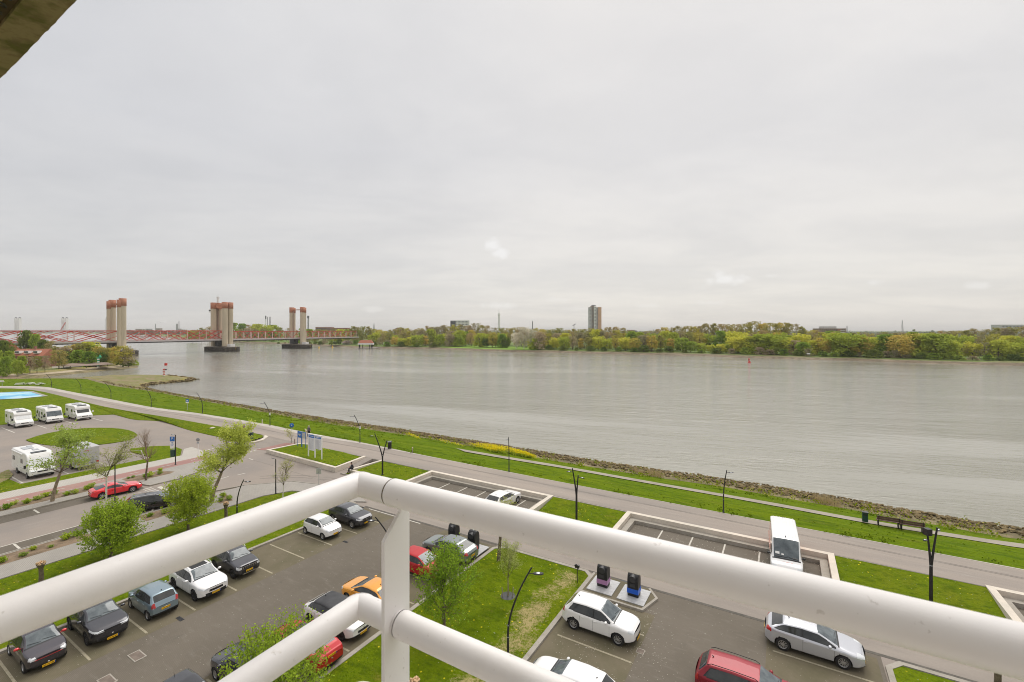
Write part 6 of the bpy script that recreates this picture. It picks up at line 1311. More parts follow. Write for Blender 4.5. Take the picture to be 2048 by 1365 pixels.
# distant wooded country as one mass
def distant_wood():
    rs = np.random.RandomState(3); pts = []
    for k in range(26000):
        Y = rs.uniform(900, 3600); X = rs.uniform(-.55 if k % 5 else -1.15, 1.2) * Y
        if X / Y < -.32 and Y < 3000: continue
        n = noise.noise(Vector((X * .004, Y * .004, 0))); 
        if n < -.1: continue
        pts.append((X, Y, abs(rs.normal(0, 3.2)) * (1 + n) + 1))
    v, f = quads(pts, 6.0, 4); me = bpy.data.meshes.new('distant_wood'); me.from_pydata(v.tolist(), [], f); me.materials.append(M['far_blue_wood']); o = bpy.data.objects.new('distant_wood', me); link(o); tag(o, 'low wooded country along the horizon behind the far bank', 'woods', kind='stuff')
distant_wood()

def label_far_trees():
    d = {}
    for t in FT: d.setdefault((t[1], t[2], t[4]), []).append(t)
    for (w, k, c), l in d.items():
        l.sort(key=lambda t: t[3])
        for i, t in enumerate(l):
            t[0]['label'] = (KINDLABEL[k] + ' ' + c + ', ' + w) if len(l) == 1 else '%s %s %s from the left, %s' % (ORD[min(i, 19)], KINDLABEL[k], c, w); t[0]['group'] = (w + ' trees')
label_far_trees()
# ================================================================ THE LIFT BRIDGE AND THE FAR BUILDINGS
T1, T2, T3 = P(234, HY, 341), P(444, HY, 414), P(594, HY, 483)
for t in (T1, T2, T3): t.z = 0
BD = (T3 - T1).normalized(); BN = Vector((BD.y, -BD.x, 0))           # along the bridge, across it (towards the right)
def bridge():
    o = thing('lift_bridge', 'long red steel truss lift bridge over the river on the left', 'bridge', (0, 0, 0))
    z0, z1 = 9.0, 17.1; half = 4.9
    mid = (T2 + T1) / 2
    def node(s, side, z): return T2 + BD * s + BN * side * half + Vector((0, 0, z))
    spans = [(-205, -80.5, 'X'), (-77.5, -1.5, 'X'), (1.5, 77, 'N'), (80, 160, 'N')]
    for (a, b, kind) in spans:
        z1_ = z1 if kind == 'X' else z1 - .6
        for side in (-1, 1):
            mb = MB(); n = 10; st = (b - a) / n
            mb.bar(node(a, side, z1_), node(b, side, z1_), .55, .6); mb.bar(node(a, side, z0), node(b, side, z0), .5, .6)
            if kind == 'X':
                for k in range(0, n, 2):
                    mb.bar(node(a + k * st, side, z0), node(a + (k + 2) * st, side, z1_), .5, .5); mb.bar(node(a + k * st, side, z1_), node(a + (k + 2) * st, side, z0), .5, .5)
                    mb.bar(node(a + (k + 1) * st, side, z0), node(a + (k + 2.0) * st, side, (z0 + z1_) / 2), .26, .26); mb.bar(node(a + (k + 1) * st, side, z1_), node(a + k * st, side, (z0 + z1_) / 2), .26, .26)
                    mb.bar(node(a + (k + 1) * st - .9, side, (z0 + z1_) / 2), node(a + (k + 1) * st + .9, side, (z0 + z1_) / 2), .5, .9)
            else:
                for k in range(n):
                    if k % 2: mb.bar(node(a + k * st, side, z0), node(a + (k + 1) * st, side, z1_), .36, .36)
                    else: mb.bar(node(a + k * st, side, z1_), node(a + (k + 1) * st, side, z0), .36, .36)
            mb.build('truss', M['bridge_red'], o)
            mb = MB(); rg = range(0, n + 1, 2 if kind == 'X' else 1)
            for k in rg: mb.bar(node(a + k * st, side, z0), node(a + k * st, side, z1_), .42, .42)
            mb.bar(node(a, side, z0 + .5), node(b, side, z0 + .5), .1, .12)
            mb.build('verticals', M['bridge_red_lit'], o)
        mb = MB()
        for k in range(n + 1): mb.bar(node(a + k * st, -1, z1_), node(a + k * st, 1, z1_), .3, .3)
        for k in range(n): mb.bar(node(a + k * st, -1 if k % 2 else 1, z1_), node(a + (k + 1) * st, 1 if k % 2 else -1, z1_), .2, .2)
        mb.build('top_bracing', M['bridge_red'], o)
    a, b = -205, 164
    mb = MB(); c0, c1 = T2 + BD * a, T2 + BD * b; mb.bar(c0 + Vector((0, 0, z0 - .35)), c1 + Vector((0, 0, z0 - .35)), 10.8, .5); mb.build('deck', M['deck_grey'], o)
    mb = MB()
    for sd in (-1, 1): mb.bar(c0 + BN * sd * 5.5 + Vector((0, 0, z0 + .15)), c1 + BN * sd * 5.5 + Vector((0, 0, z0 + .15)), .15, 1.0); mb.bar(c0 + BN * sd * 5.5 + Vector((0, 0, z0 + 1.0)), c1 + BN * sd * 5.5 + Vector((0, 0, z0 + 1.0)), .08, .1)
    mb.bar(c0 + Vector((0, 0, z0 + .1)), c1 + Vector((0, 0, z0 + .1)), 11.0, .02)
    mb.build('parapet', M['deck_grey'], o)
    mb = MB(); 
    for k in range(int((b - a) / 2.6)): c = T2 + BD * (a + k * 2.6) + Vector((0, 0, z0 - .95)); mb.bar(c - BN * 5.3, c + BN * 5.3, .5, .8)
    mb.bar(c0 + Vector((0, 0, z0 - .78)), c1 + Vector((0, 0, z0 - .78)), 8, .35); mb.build('cross_girders', M['charcoal'], o)
bridge()
def lift_tower(c, kind, label):
    o = thing('lift_tower', label, 'bridge tower', c, math.atan2(BN.y, BN.x), 'concrete lift towers of the bridge')   # local x across the bridge, y along it
    H = 42.8; zt = CZ - (597 - HY) / F * 341 - .3
    cols = []
    for sx in (-1, 1):
        x = sx * (7.3 if kind == 'outer' else 8.1)
        if kind == 'outer': cols += [(x, .3, 2.15, zt if sx > 0 else zt - .8), (x + .2, -1.9, 1.4, zt - (1.1 if sx > 0 else 1.9))]
        elif kind == 'mid': cols += [(x, -2.5, 2.35, H), (x, 2.5, 2.2, H)]
        else: cols += [(x, 0, 2.2, 42), (x - .6, 2.6, 2.1, 41.6)]
    for (x, y, r, h) in cols:
        q = MB().cyl((x, y, 3.2), r, h - 5.6 - 3.2, 28, r2=r * .99).build('column', M['old_concrete'], o)
        MB().lathe([(r * .98, h - 5.6), (r * 1.05, h - 5.6), (r * 1.05, h), (r * .98, h), (.01, h - .02)], 28, 'Z', (x, y, 0)).build('cap', M['cap_red'], q)
    yb = 2.0
    if kind == 'mid':
        MB().box((-8.1 + (2.6 if kind != 'outer' else 2.9), 0, H - 2.9), (3.6 if kind != 'outer' else 2.2, 4.2, 3.9)).build('winch_house', M['cap_red'], o)
    MB().box((0, 0, H - 5.6 if kind != 'right' else H - 3.6), (16, 1.2 if kind != 'right' else .8, 1.0 if kind != 'right' else .8)).build('crossbeam', M['cap_red'], o)
    # guide frame where the lifting span runs
    mb = MB()
    for x in (-5.8, 5.8): mb.box((x, 0, 21), (.5, .9, 34))
    mb.build('guide_rails', M['far_brown'], o)
    mb = MB(); w, l = 13.5, 6.5; poly = [(-w, -l), (w, -l), (w + 4, -l * .4), (w + 6.5, 0), (w + 4, l * .4), (w, l), (-w, l), (-w - 4, l * .4), (-w - 6.5, 0), (-w - 4, -l * .4)]
    MB().prism(poly, -4, 2.9).build('pier', M['fender_light'], o)
    k = 1.07; mb = MB(); pts = [Vector((x * k, y * k, 0)) for x, y in poly]
    for i, a in enumerate(pts):
        b = pts[(i + 1) % len(pts)]; n = max(1, int((b - a).length / .9))
        for q in range(n): p = a.lerp(b, (q + .5) / n); mb.box((p.x, p.y, -.1 + .0), (.45, .45, 5.2), math.atan2(b.y - a.y, b.x - a.x))
    strip(mb, pts, .3, 1.5, 1.9, closed=True); strip(mb, pts, .3, -.6, -.2, closed=True); mb.build('fender', M['fender'], o)
    mb = MB(); mb.box((w + 6.6, 0, 1.3), (1.2, 1.4, 1.6)); mb.build('yellow_light', M['yellow'], o)
    MB().box((12.5, 0, 4.1), (5.5, 4, 2.4)).build('machine_house', M['far_white'], o)
    MB().box((-4.5, 0, 5.4), (6, 5, 4.4)).build('bearing_block', M['black'], o)
    if kind == 'mid':
        MB().box((-12, -1, H - 7.5), (4.4, 4.2, 2.8)).build('control_cabin', M['far_white'], o); MB().box((-12, -1, H - 7.1), (4.5, 4.3, 1.1)).build('cabin_window', M['glass'], o)
        mb = MB(); mb.cyl((-6.2, 0, H), .8, 5.6, 12); mb.box((-6.0, 0, H + 4.8), (3.0, 1.2, .4)); mb.build('radar_mast', M['far_white'], o)
    if kind == 'outer': MB().tube([(16, 1, 2.9), (16, 1, 6.2)], .5, 8).build('lamp_post', M['far_white'], o)
lift_tower(T1, 'outer', 'left lift tower of four concrete shafts with brick red caps, trees at its foot')
lift_tower(T2, 'mid', 'middle lift tower with a glazed control cabin hanging on its left side')
lift_tower(T3, 'right', 'right, slimmest lift tower with a thin red crossbeam')
# ---- buildings
def block(name, label, px0, px1, ytop, Y, depth, wallm, floors, cols_, winm='tower_dark', z0=0, cat='building', rz=0.0, roofm=None, wf=.62, hf=.5, side=None):
    x0, x1 = (px0 - CX) / F * Y, (px1 - CX) / F * Y; w = abs(x1 - x0); h = CZ - (ytop - HY) / F * Y - z0
    o = thing(name, label, cat, ((x0 + x1) / 2, Y + depth / 2, z0), rz)
    MB().box((0, 0, h / 2), (w, depth, h)).build('wall', M[wallm], o)
    fh = h / floors; cw = w / cols_
    for f_ in range(floors):
        mb = MB(); mb.box((0, -depth / 2 - .05, fh * (f_ + .55)), (w * .94, .12, fh * hf)); b = mb.build('window_band', M[winm], o)
        mb = MB()
        for c in range(cols_ + 1): mb.box((-w / 2 * .94 + c * w * .94 / cols_, -depth / 2 - .12, fh * (f_ + .55)), (cw * (1 - wf), .14, fh * hf))
        mb.box((0, -depth / 2 - .12, fh * (f_ + .55) - fh * hf / 2), (w * .94, .14, .12)); mb.build('frame', M[wallm], b)
    MB().box((0, 0, h + .4), (w * 1.01, depth * 1.01, .8)).build('roof', M[roofm or wallm], o)
    return o, w, h
def buildings():
    o, w, h = block('apartment_building', 'white apartment block with dark end wall, behind the mown bank', 911.5, 938, 642, 900, 14, 'far_white', 8, 9, z0=-2)
    MB().box((-w / 2 - 5.4, 0, h / 2), (10.5, 14.2, h + .6)).build('end_wall', M['tower_dark'], o)
    mb = MB()
    for k in range(8): mb.box((-w / 2 - 5.4, -7.2, h * (k + .55) / 8), (5, .1, .5))
    mb.build('balcony_slabs', M['far_white'], o)
    Y = 1250; m = Y / F
    o = thing('tower_block', 'tallest tower block on the far side, grey and white wings with an orange brick side', 'building', ((1190 - CX) * m, Y, -5))
    H = CZ - (615 - HY) * m + 5
    def wing(x0, x1, y, z, mt, nm): return MB().box((((x0 + x1) / 2 - 1190) * m, y, z / 2), ((x1 - x0) * m, 16, z)).build(nm, M[mt], o)
    a = wing(1177.3, 1182, 0, H, 'tower_grey', 'wing'); c = wing(1182, 1187, 4, H + 3, 'far_brown', 'core'); b = wing(1187, 1191.5, -1, H + 2, 'far_white', 'wing'); d = wing(1191.5, 1195, 3, H - 2, 'tower_grey', 'wing'); e = wing(1195, 1201.5, -2, H, 'tower_brick', 'brick_wing')
    for (x0, x1, y, q, p) in ((1177.6, 1181.6, -8, 22, a), (1187.5, 1191, -9, 22, b), (1191.8, 1194.8, -5, 26, d), (1182.5, 1186.5, -4, 26, c)):
        mb = MB()
        for k in range(q):
            z = (k + .6) * H / q; mb.box((((x0 + x1) / 2 - 1190) * m, y - .1, z), ((x1 - x0) * m * .86, .25, H / q * .45))
        mb.box((((x0 + x1) / 2 - 1190) * m, y - .1, H * .5), (.4, .2, H * .9)); mb.build('windows', M['far_grey'], p)
    MB().box((-1.4 * m * 2, 2, H + 5.2), (9 * m * .9, 6, 1.6)).build('roof_cap', M['tower_dark'], o); MB().box((-1.4 * m * 2, 2, H + 3.8), (4 * m, 5, 3)).build('plant_room', M['tower_grey'], o)
    block('apartment_building', 'low dark flat-roofed block just right of the tall tower block', 1259, 1273.5, 662.5, 700, 12, 'tower_dark', 4, 5, 'far_white', z0=2, hf=.3)
    o, w, h = block('apartment_building', 'brick and glass flats with white balconies among the trees on the right', 1641, 1692, 658.5, 620, 16, 'far_brown', 6, 12, 'glass', z0=2)
    MB().box((-w * .02, 2, h + 2.1), (w * .5, 10, 3.2)).build('penthouse', M['tower_grey'], o); MB().box((w * .22, -8.4, h * .5), (w * .14, 1.0, h * .98)).build('stair_tower', M['brick_wall'], o)
    mb = MB()
    for k in range(6): mb.box((w * .34, -8.7, h * (k + .4) / 6), (w * .2, 1.3, .7))
    mb.build('balcony_parapets', M['far_white'], o)
    block('apartment_building', 'long low grey building on the skyline at the right edge', 2001, 2060, 650.5, 1000, 20, 'tower_grey', 3, 20, 'tower_dark', z0=8)
    block('apartment_building', 'brown stepped brick flats right of the bridge end, seen through trees', 791, 805, 657.5, 760, 10, 'brick_wall', 6, 4, 'far_white', z0=2, hf=.3)
    block('apartment_building', 'brown brick flats with a flat roof above the trees right of the stepped flats', 853, 860, 657, 900, 10, 'tower_dark', 3, 3, 'far_white', z0=4, hf=.3)
    for (a, b, t, lb) in ((631, 662, 655.5, 'long red brick building behind the bridge end, left half'), (662, 694, 657, 'long dark red brick building behind the bridge end, right half')): block('brick_building', lb, a, b, t, 1000, 18, 'brick_wall', 3, 14, 'tower_dark', z0=2)
    block('white_hall', 'low white hall between trees left of the flats with white balconies', 1452, 1466, 681, 430, 8, 'far_white', 2, 4, z0=2)
    block('white_hall', 'white hall roofs glimpsed above the trees on the right', 1872, 1896, 668.6, 640, 20, 'far_white', 1, 4, z0=2, winm='far_grey')
    # houses on the headland
    def house(label, x0, x1, yr, ye, yb, rz=0.0, dormers=1, gable='brick_wall'):
        Y = F * CZ / (yb - HY); m_ = Y / F; w = (x1 - x0) * m_; zr = CZ - (yr - HY) * m_; ze = CZ - (ye - HY) * m_; d = 8
        o = thing('house', label, 'house', (((x0 + x1) / 2 - CX) * m_, Y, 0), rz)
        MB().box((0, 0, ze / 2), (w * .96, d * .9, ze)).build('wall', M[gable], o)
        mb = MB(); mb.add([(-w / 2, -d / 2, ze - .15), (w / 2, -d / 2, ze - .15), (w / 2, d / 2, ze - .15), (-w / 2, d / 2, ze - .15), (-w / 2, 0, zr), (w / 2, 0, zr)], [(0, 1, 5, 4), (3, 4, 5, 2), (0, 4, 3), (1, 2, 5), (3, 2, 1, 0)]); rf = mb.build('roof', M['roof_tile'], o)
        MB().box((w * .05, 0, zr + .4), (.9, .8, 1.6)).build('chimney', M['brick_wall'], rf)
        for k in range(dormers):
            x = (k + .5) / dormers * w * .8 - w * .4; dm = MB().box((x, -d * .33, (zr + ze) / 2 + .1), (w * .14, 2.2, 1.2)).build('dormer', M['white'], rf); MB().box((x, -d * .33 - 1.12, (zr + ze) / 2 + .15), (w * .11, .05, .7)).build('window', M['glass'], dm)
        for k in range(3):
            q = MB().box((-w * .32 + k * w * .3, -d * .45 - .02, ze * .5), (w * .14, .08, ze * .36)).build('window', M['white'], o); MB().box((-w * .32 + k * w * .3, -d * .45 - .07, ze * .5), (w * .11, .05, ze * .28)).build('pane', M['glass'], q)
    house('house with a wide red tiled roof and white dormers among the trees on the left', 36, 99, 698, 711, 734, R(4), 3)
    house('house with a steep orange tiled roof cut by the left edge', -24, 28, 682, 698, 728, R(-14), 1)
    # pavilion on the landing stage across the river
    Y = F * (CZ - ZW) / (697.6 - HY); m = Y / F; x = (731 - CX) * m
    o = thing('landing_stage', 'jetty with a red-roofed white pavilion on dark posts across the river', 'jetty', (x, Y, 0), R(8))
    MB().box((0, 0, -.9), (16, 5, .5)).build('deck', M['deck_grey'], o)
    mb = MB(); mb.bar((7, 0, -.6), (18, 14, -.2), 2, .4); mb.build('gangway', M['deck_grey'], o)
    for (a, b) in ((-6, -2), (-2.4, -2), (4.5, -2), (6.5, -2), (-6, 2), (6.5, 2)): MB().cyl((a, b, -4), .4, 8.0, 10).build('post', M['black'], o)
    mb = MB(); mb.add([(-7, -3, 4.2), (8, -3, 4.2), (8, 3, 4.2), (-7, 3, 4.2), (-5, 0, 7.4), (6, 0, 7.4)], [(0, 1, 5, 4), (3, 4, 5, 2), (0, 4, 3), (1, 2, 5), (3, 2, 1, 0)]); mb.build('roof', M['roof_tile'], o)
    MB().box((.5, 0, 3.4), (15.5, 6.2, 1.5)).build('fascia', M['far_white'], o)
    Y = 560; m = Y / F; o = thing('thatched_house', 'small grey-roofed house on the far bank under the bridge end', 'house', ((694 - CX) * m, Y, 0)); MB().box((0, 0, 1.2), (9, 6, 2.6)).build('wall', M['far_white'], o)
    mb = MB(); mb.add([(-6, -4, 2.2), (6, -4, 2.2), (6, 4, 2.2), (-6, 4, 2.2), (-3, 0, 5), (3, 0, 5)], [(0, 1, 5, 4), (3, 4, 5, 2), (0, 4, 3), (1, 2, 5), (3, 2, 1, 0)]); mb.build('roof', M['far_brown'], o)
buildings()
def skyline():
    def at(px, y, Y): return ((px - CX) / F * Y, Y, CZ - (y - HY) / F * Y)
    # needle tower, masts, chimneys
    Y = 2200; x, _, zt = at(998, 622, Y); o = thing('observation_tower', 'tall slim white tower with a ring near its top', 'tower', (x, Y, 0)); MB().cyl((0, 0, 0), 6, zt - 12, 16, r2=4.2).build('shaft', M['far_white'], o); MB().lathe([(4, zt - 24), (6.5, zt - 21), (6.5, zt - 17), (4, zt - 14)], 16).build('ring', M['far_white'], o); MB().cyl((0, 0, zt - 12), 1.2, 20, 8).build('antenna', M['far_white'], o)
    def stack(px, top, Y, r, m_, lb, nm='chimney', bands=None):
        x, _, zt = at(px, top, Y); o = thing(nm, lb, nm.replace('_', ' '), (x, Y, 0)); MB().cyl((0, 0, 0), r, zt, 12, r2=r * .8).build('shaft', M[m_], o)
        if bands: MB().cyl((0, 0, zt - bands), r * 1.25, bands, 12).build('top', M['tower_dark'], o)
        return o
    stack(531.5, 632, 1600, 1.6, 'far_white', 'thin pale chimney with a dark top, left one of the three between the lift towers', bands=12); stack(535, 634, 1600, 1.2, 'far_grey', 'thinnest mast between the pale and the dark chimney', 'mast'); stack(540, 634, 1600, 2.0, 'tower_dark', 'dark chimney, right one of the three between the lift towers')
    stack(616.5, 632, 1500, 2.6, 'far_grey', 'grey chimney just right of the right lift tower', bands=8); stack(1065, 643, 1500, 1.6, 'tower_dark', 'dark thin chimney right of the white observation tower')
    for (px, t, lb) in ((311, 648, 'thin chimney with a small white plume, left of the middle lift tower'), (358, 642, 'lattice flare mast near the middle lift tower'), (354, 648, 'short dark refinery column beside the flare mast')): stack(px, t, 2400, 2.0 if px != 354 else 5, 'far_grey', lb)
    def mast(px, top, Y, lb, w=3.0):
        x, _, zt = at(px, top, Y); o = thing('radio_mast', lb, 'mast', (x, Y, 0)); mb = MB(); n = 14
        for sx, sy in ((-1, -1), (1, -1), (1, 1), (-1, 1)): mb.bar((sx * w, sy * w, 0), (sx * w * .1, sy * w * .1, zt), .6, .6)
        for k in range(n):
            a = 1 - k / n * .9; b = 1 - (k + 1) / n * .9; mb.bar((-w * a, -w * a, zt * k / n), (w * b, -w * b, zt * (k + 1) / n), .4, .4)
        mb.build('lattice', M['far_grey'], o); return o
    mast(1804.5, 641, 1500, 'tall thin lattice mast above the trees on the right'); mast(748, 647, 1500, 'faint thin mast left of the white dark-ended block'); mast(1694, 652, 620, 'short thin mast on the right end of the balcony flats', .5)
    # construction crane beside the tower block
    Y = 1300; x, _, zt = at(1148, 651, Y); o = thing('tower_crane', 'small dark crane top left of the tall tower block', 'crane', (x, Y, 0)); MB().box((0, 0, zt / 2), (1.5, 1.5, zt)).build('mast', M['far_grey'], o); mb = MB(); mb.bar((-4, 0, zt - 1), (5, 0, zt + 4), 1, 1.6); mb.build('jib', M['tower_dark'], o)
    # the other lift bridge far off: white twin towers
    for (px, lb) in ((36, 'pair of white bridge pylons at the far left edge'), (130, 'pair of white bridge pylons with an orange stay, left of the left lift tower'), (214, 'white bridge pylon peeping out left of the left lift tower')):
        Y = 2300; x, _, zt = at(px, 636.5, Y); m = Y / F; o = thing('bridge_pylon', lb, 'pylon', (x, Y, 0), 0, 'white pylons of the distant bridge')
        for dx in ((-4, 3.4) if px < 200 else (0,)):
            q = MB().box((dx * m, 0, zt / 2), (2.7 * m, 12, zt)).build('leg', M['far_white'], o); MB().lathe([(.1, -2), (4, -2), (4, 2), (.1, 2)], 12, 'Y', (dx * m, 0, zt)).build('wheel', M['tower_dark'], q)
        if px < 200: mb = MB(); mb.box((-.3 * m, 3, zt * .45), (.9 * m, 3, zt * .9)); mb.build('guide', M['far_grey'], o)
        if px == 130: mb = MB(); mb.bar((-5 * m, -8, CZ + 2), (4 * m, -8, zt * .72), 3, 3); mb.build('stay', M['bridge_red'], o)
    Y = 2250; o = thing('distant_bridge', 'low pale distant bridge deck seen through the red truss', 'bridge', at(110, 661.2, Y)); MB().box((0, 0, 0), (620, 10, 5)).build('deck', M['far_white'], o)
    mb = MB(); rnd = random.Random(4)
    for k in range(16): 
        px = 238 + k * 10; Yb = 2600; x, _, z = at(px, 664 - rnd.uniform(0, 7), Yb); o = thing('shed', '%s industrial shed from the left on the distant shore behind the bridge truss' % ORD[k], 'shed', (x, Yb, 0), 0, 'industrial sheds on the distant shore'); w = rnd.uniform(14, 26); MB().box((0, 0, z / 2), (w, 20, z)).build('wall', M[rnd.choice(('far_grey', 'far_brown', 'far_white'))], o); MB().box((0, 0, z + .5), (w * 1.02, 21, 1.2)).build('roof', M['far_grey'], o)
    for k in range(14):
        px = -4 + k * 17; Yb = 3000; x, _, z = at(px, 662.5 - rnd.uniform(0, 3.5), Yb); o = thing('storage_tank', '%s storage tank from the left on the far left horizon' % ORD[k], 'tank', (x, Yb, 0), 0, 'storage tanks on the far left horizon'); MB().cyl((0, 0, 0), rnd.uniform(12, 22), max(6, z), 20).build('shell', M[rnd.choice(('far_white', 'far_brown', 'far_grey'))], o)
    # two wisps of steam
    m = bpy.data.materials.new('steam'); m.use_nodes = True; t = m.node_tree; t.nodes.clear(); ou = N(t, 'ShaderNodeOutputMaterial'); v = N(t, 'ShaderNodeVolumePrincipled', inp={'Color': (1, 1, 1, 1), 'Density': .03, 'Anisotropy': .2, 'Emission Strength': 0}); t.links.new(v.outputs[0], ou.inputs['Volume'])
    for (px, y, L_, lb) in ((322, 646, 16, 'white steam plume drifting right from a thin chimney'), (258, 651, 8, 'faint steam wisp right of the left lift tower')):
        Y = 2380; x, _, z = at(px, y, Y); m_ = Y / F; mb = MB()
        for k in range(5): mb.ball(((-.5 + k / 4) * L_ * m_, 0, k * 1.4 * m_ * .4), (1.0 + k * .35) * m_, 0, 10, (2.4, 1, .7))
        b = mb.build('steam_plume', m, None, recalc=True); b.location = (x, Y, z); tag(b, lb, 'steam', kind=None)
skyline()
# ================================================================ STREET FURNITURE
def lamp_head(mb_parent, p, d, size=1.0):
    """arm and flat oval lantern, from point p in direction d"""
    d = Vector(d).normalized(); n = d.cross(Vector((0, 0, 1))).normalized()
    MB().tube([p, p + d * .28 * size], [.022, .018], 8).build('arm', M['lamp_pole'], mb_parent)
    c = p + d * (.50 * size); rot = Matrix((d, -n, Vector((0, 0, 1)))).transposed(); mb = MB(); vs = []
    prof = [(-.26, .05), (-.16, .11), (.05, .13), (.20, .10), (.27, .04)]
    for z, k in ((.035, .75), (.0, 1), (-.03, .8)):
        for a, w in prof: vs.append(c + rot @ Vector((a * size * (1 if z == 0 else .93), w * k * size, z * size)))
        for a, w in prof[::-1]: vs.append(c + rot @ Vector((a * size * (1 if z == 0 else .93), -w * k * size, z * size)))
    fs = [tuple(range(10)), tuple(range(20, 30))[::-1]] + [(r * 10 + i, r * 10 + (i + 1) % 10, (r + 1) * 10 + (i + 1) % 10, (r + 1) * 10 + i) for r in range(2) for i in range(10)]
    mb.add(vs, fs); h = mb.build('lamp_head', M['lamp_pole'], mb_parent)
    mb = MB(); mb.lathe([(.001, .05 * size), (.08 * size, .045 * size), (.10 * size, .03 * size)], 12, 'Z'); g = mb.build('lens', M['lamp_glass'], h); g.location = c
    return h
def curved_lamp(label, base, h, lean, arm, group='curved lamps along the promenade', size=1.0, box=None, top_ext=.22):
    o = thing('street_lamp', label, 'street lamp', base, 0, group); lx, ly = lean; pts = []
    for k in range(13):
        t = k / 12; b = max(0, t - .35) / .65; pts.append(Vector((lx * b ** 1.7, ly * b ** 1.7, h * t)))
    MB().tube(pts, [.062 - .022 * k / 12 for k in range(13)], 10).build('pole', M['lamp_pole'], o); MB().lathe([(.10, 0), (.10, .06), (.066, .08), (.066, .7), (.06, .72)], 14).build('base', M['lamp_pole'], o)
    p = pts[-2].lerp(pts[-1], .3); lamp_head(o, p, (arm[0], arm[1], .05), size); MB().tube([p, pts[-1]], .038, 8).build('tip', M['lamp_pole'], o)
    if box: MB().box((0, -.09, h * box), (.22, .12, .38)).build('notice', M['far_white'], o)
    mb = MB()
    for z in (h * .30, h * .42): mb.lathe([(.064, z), (.067, z + .005), (.067, z + .03), (.064, z + .035)], 12)
    mb.build('reflective_bands', M['grey_glass'], o)
    return o
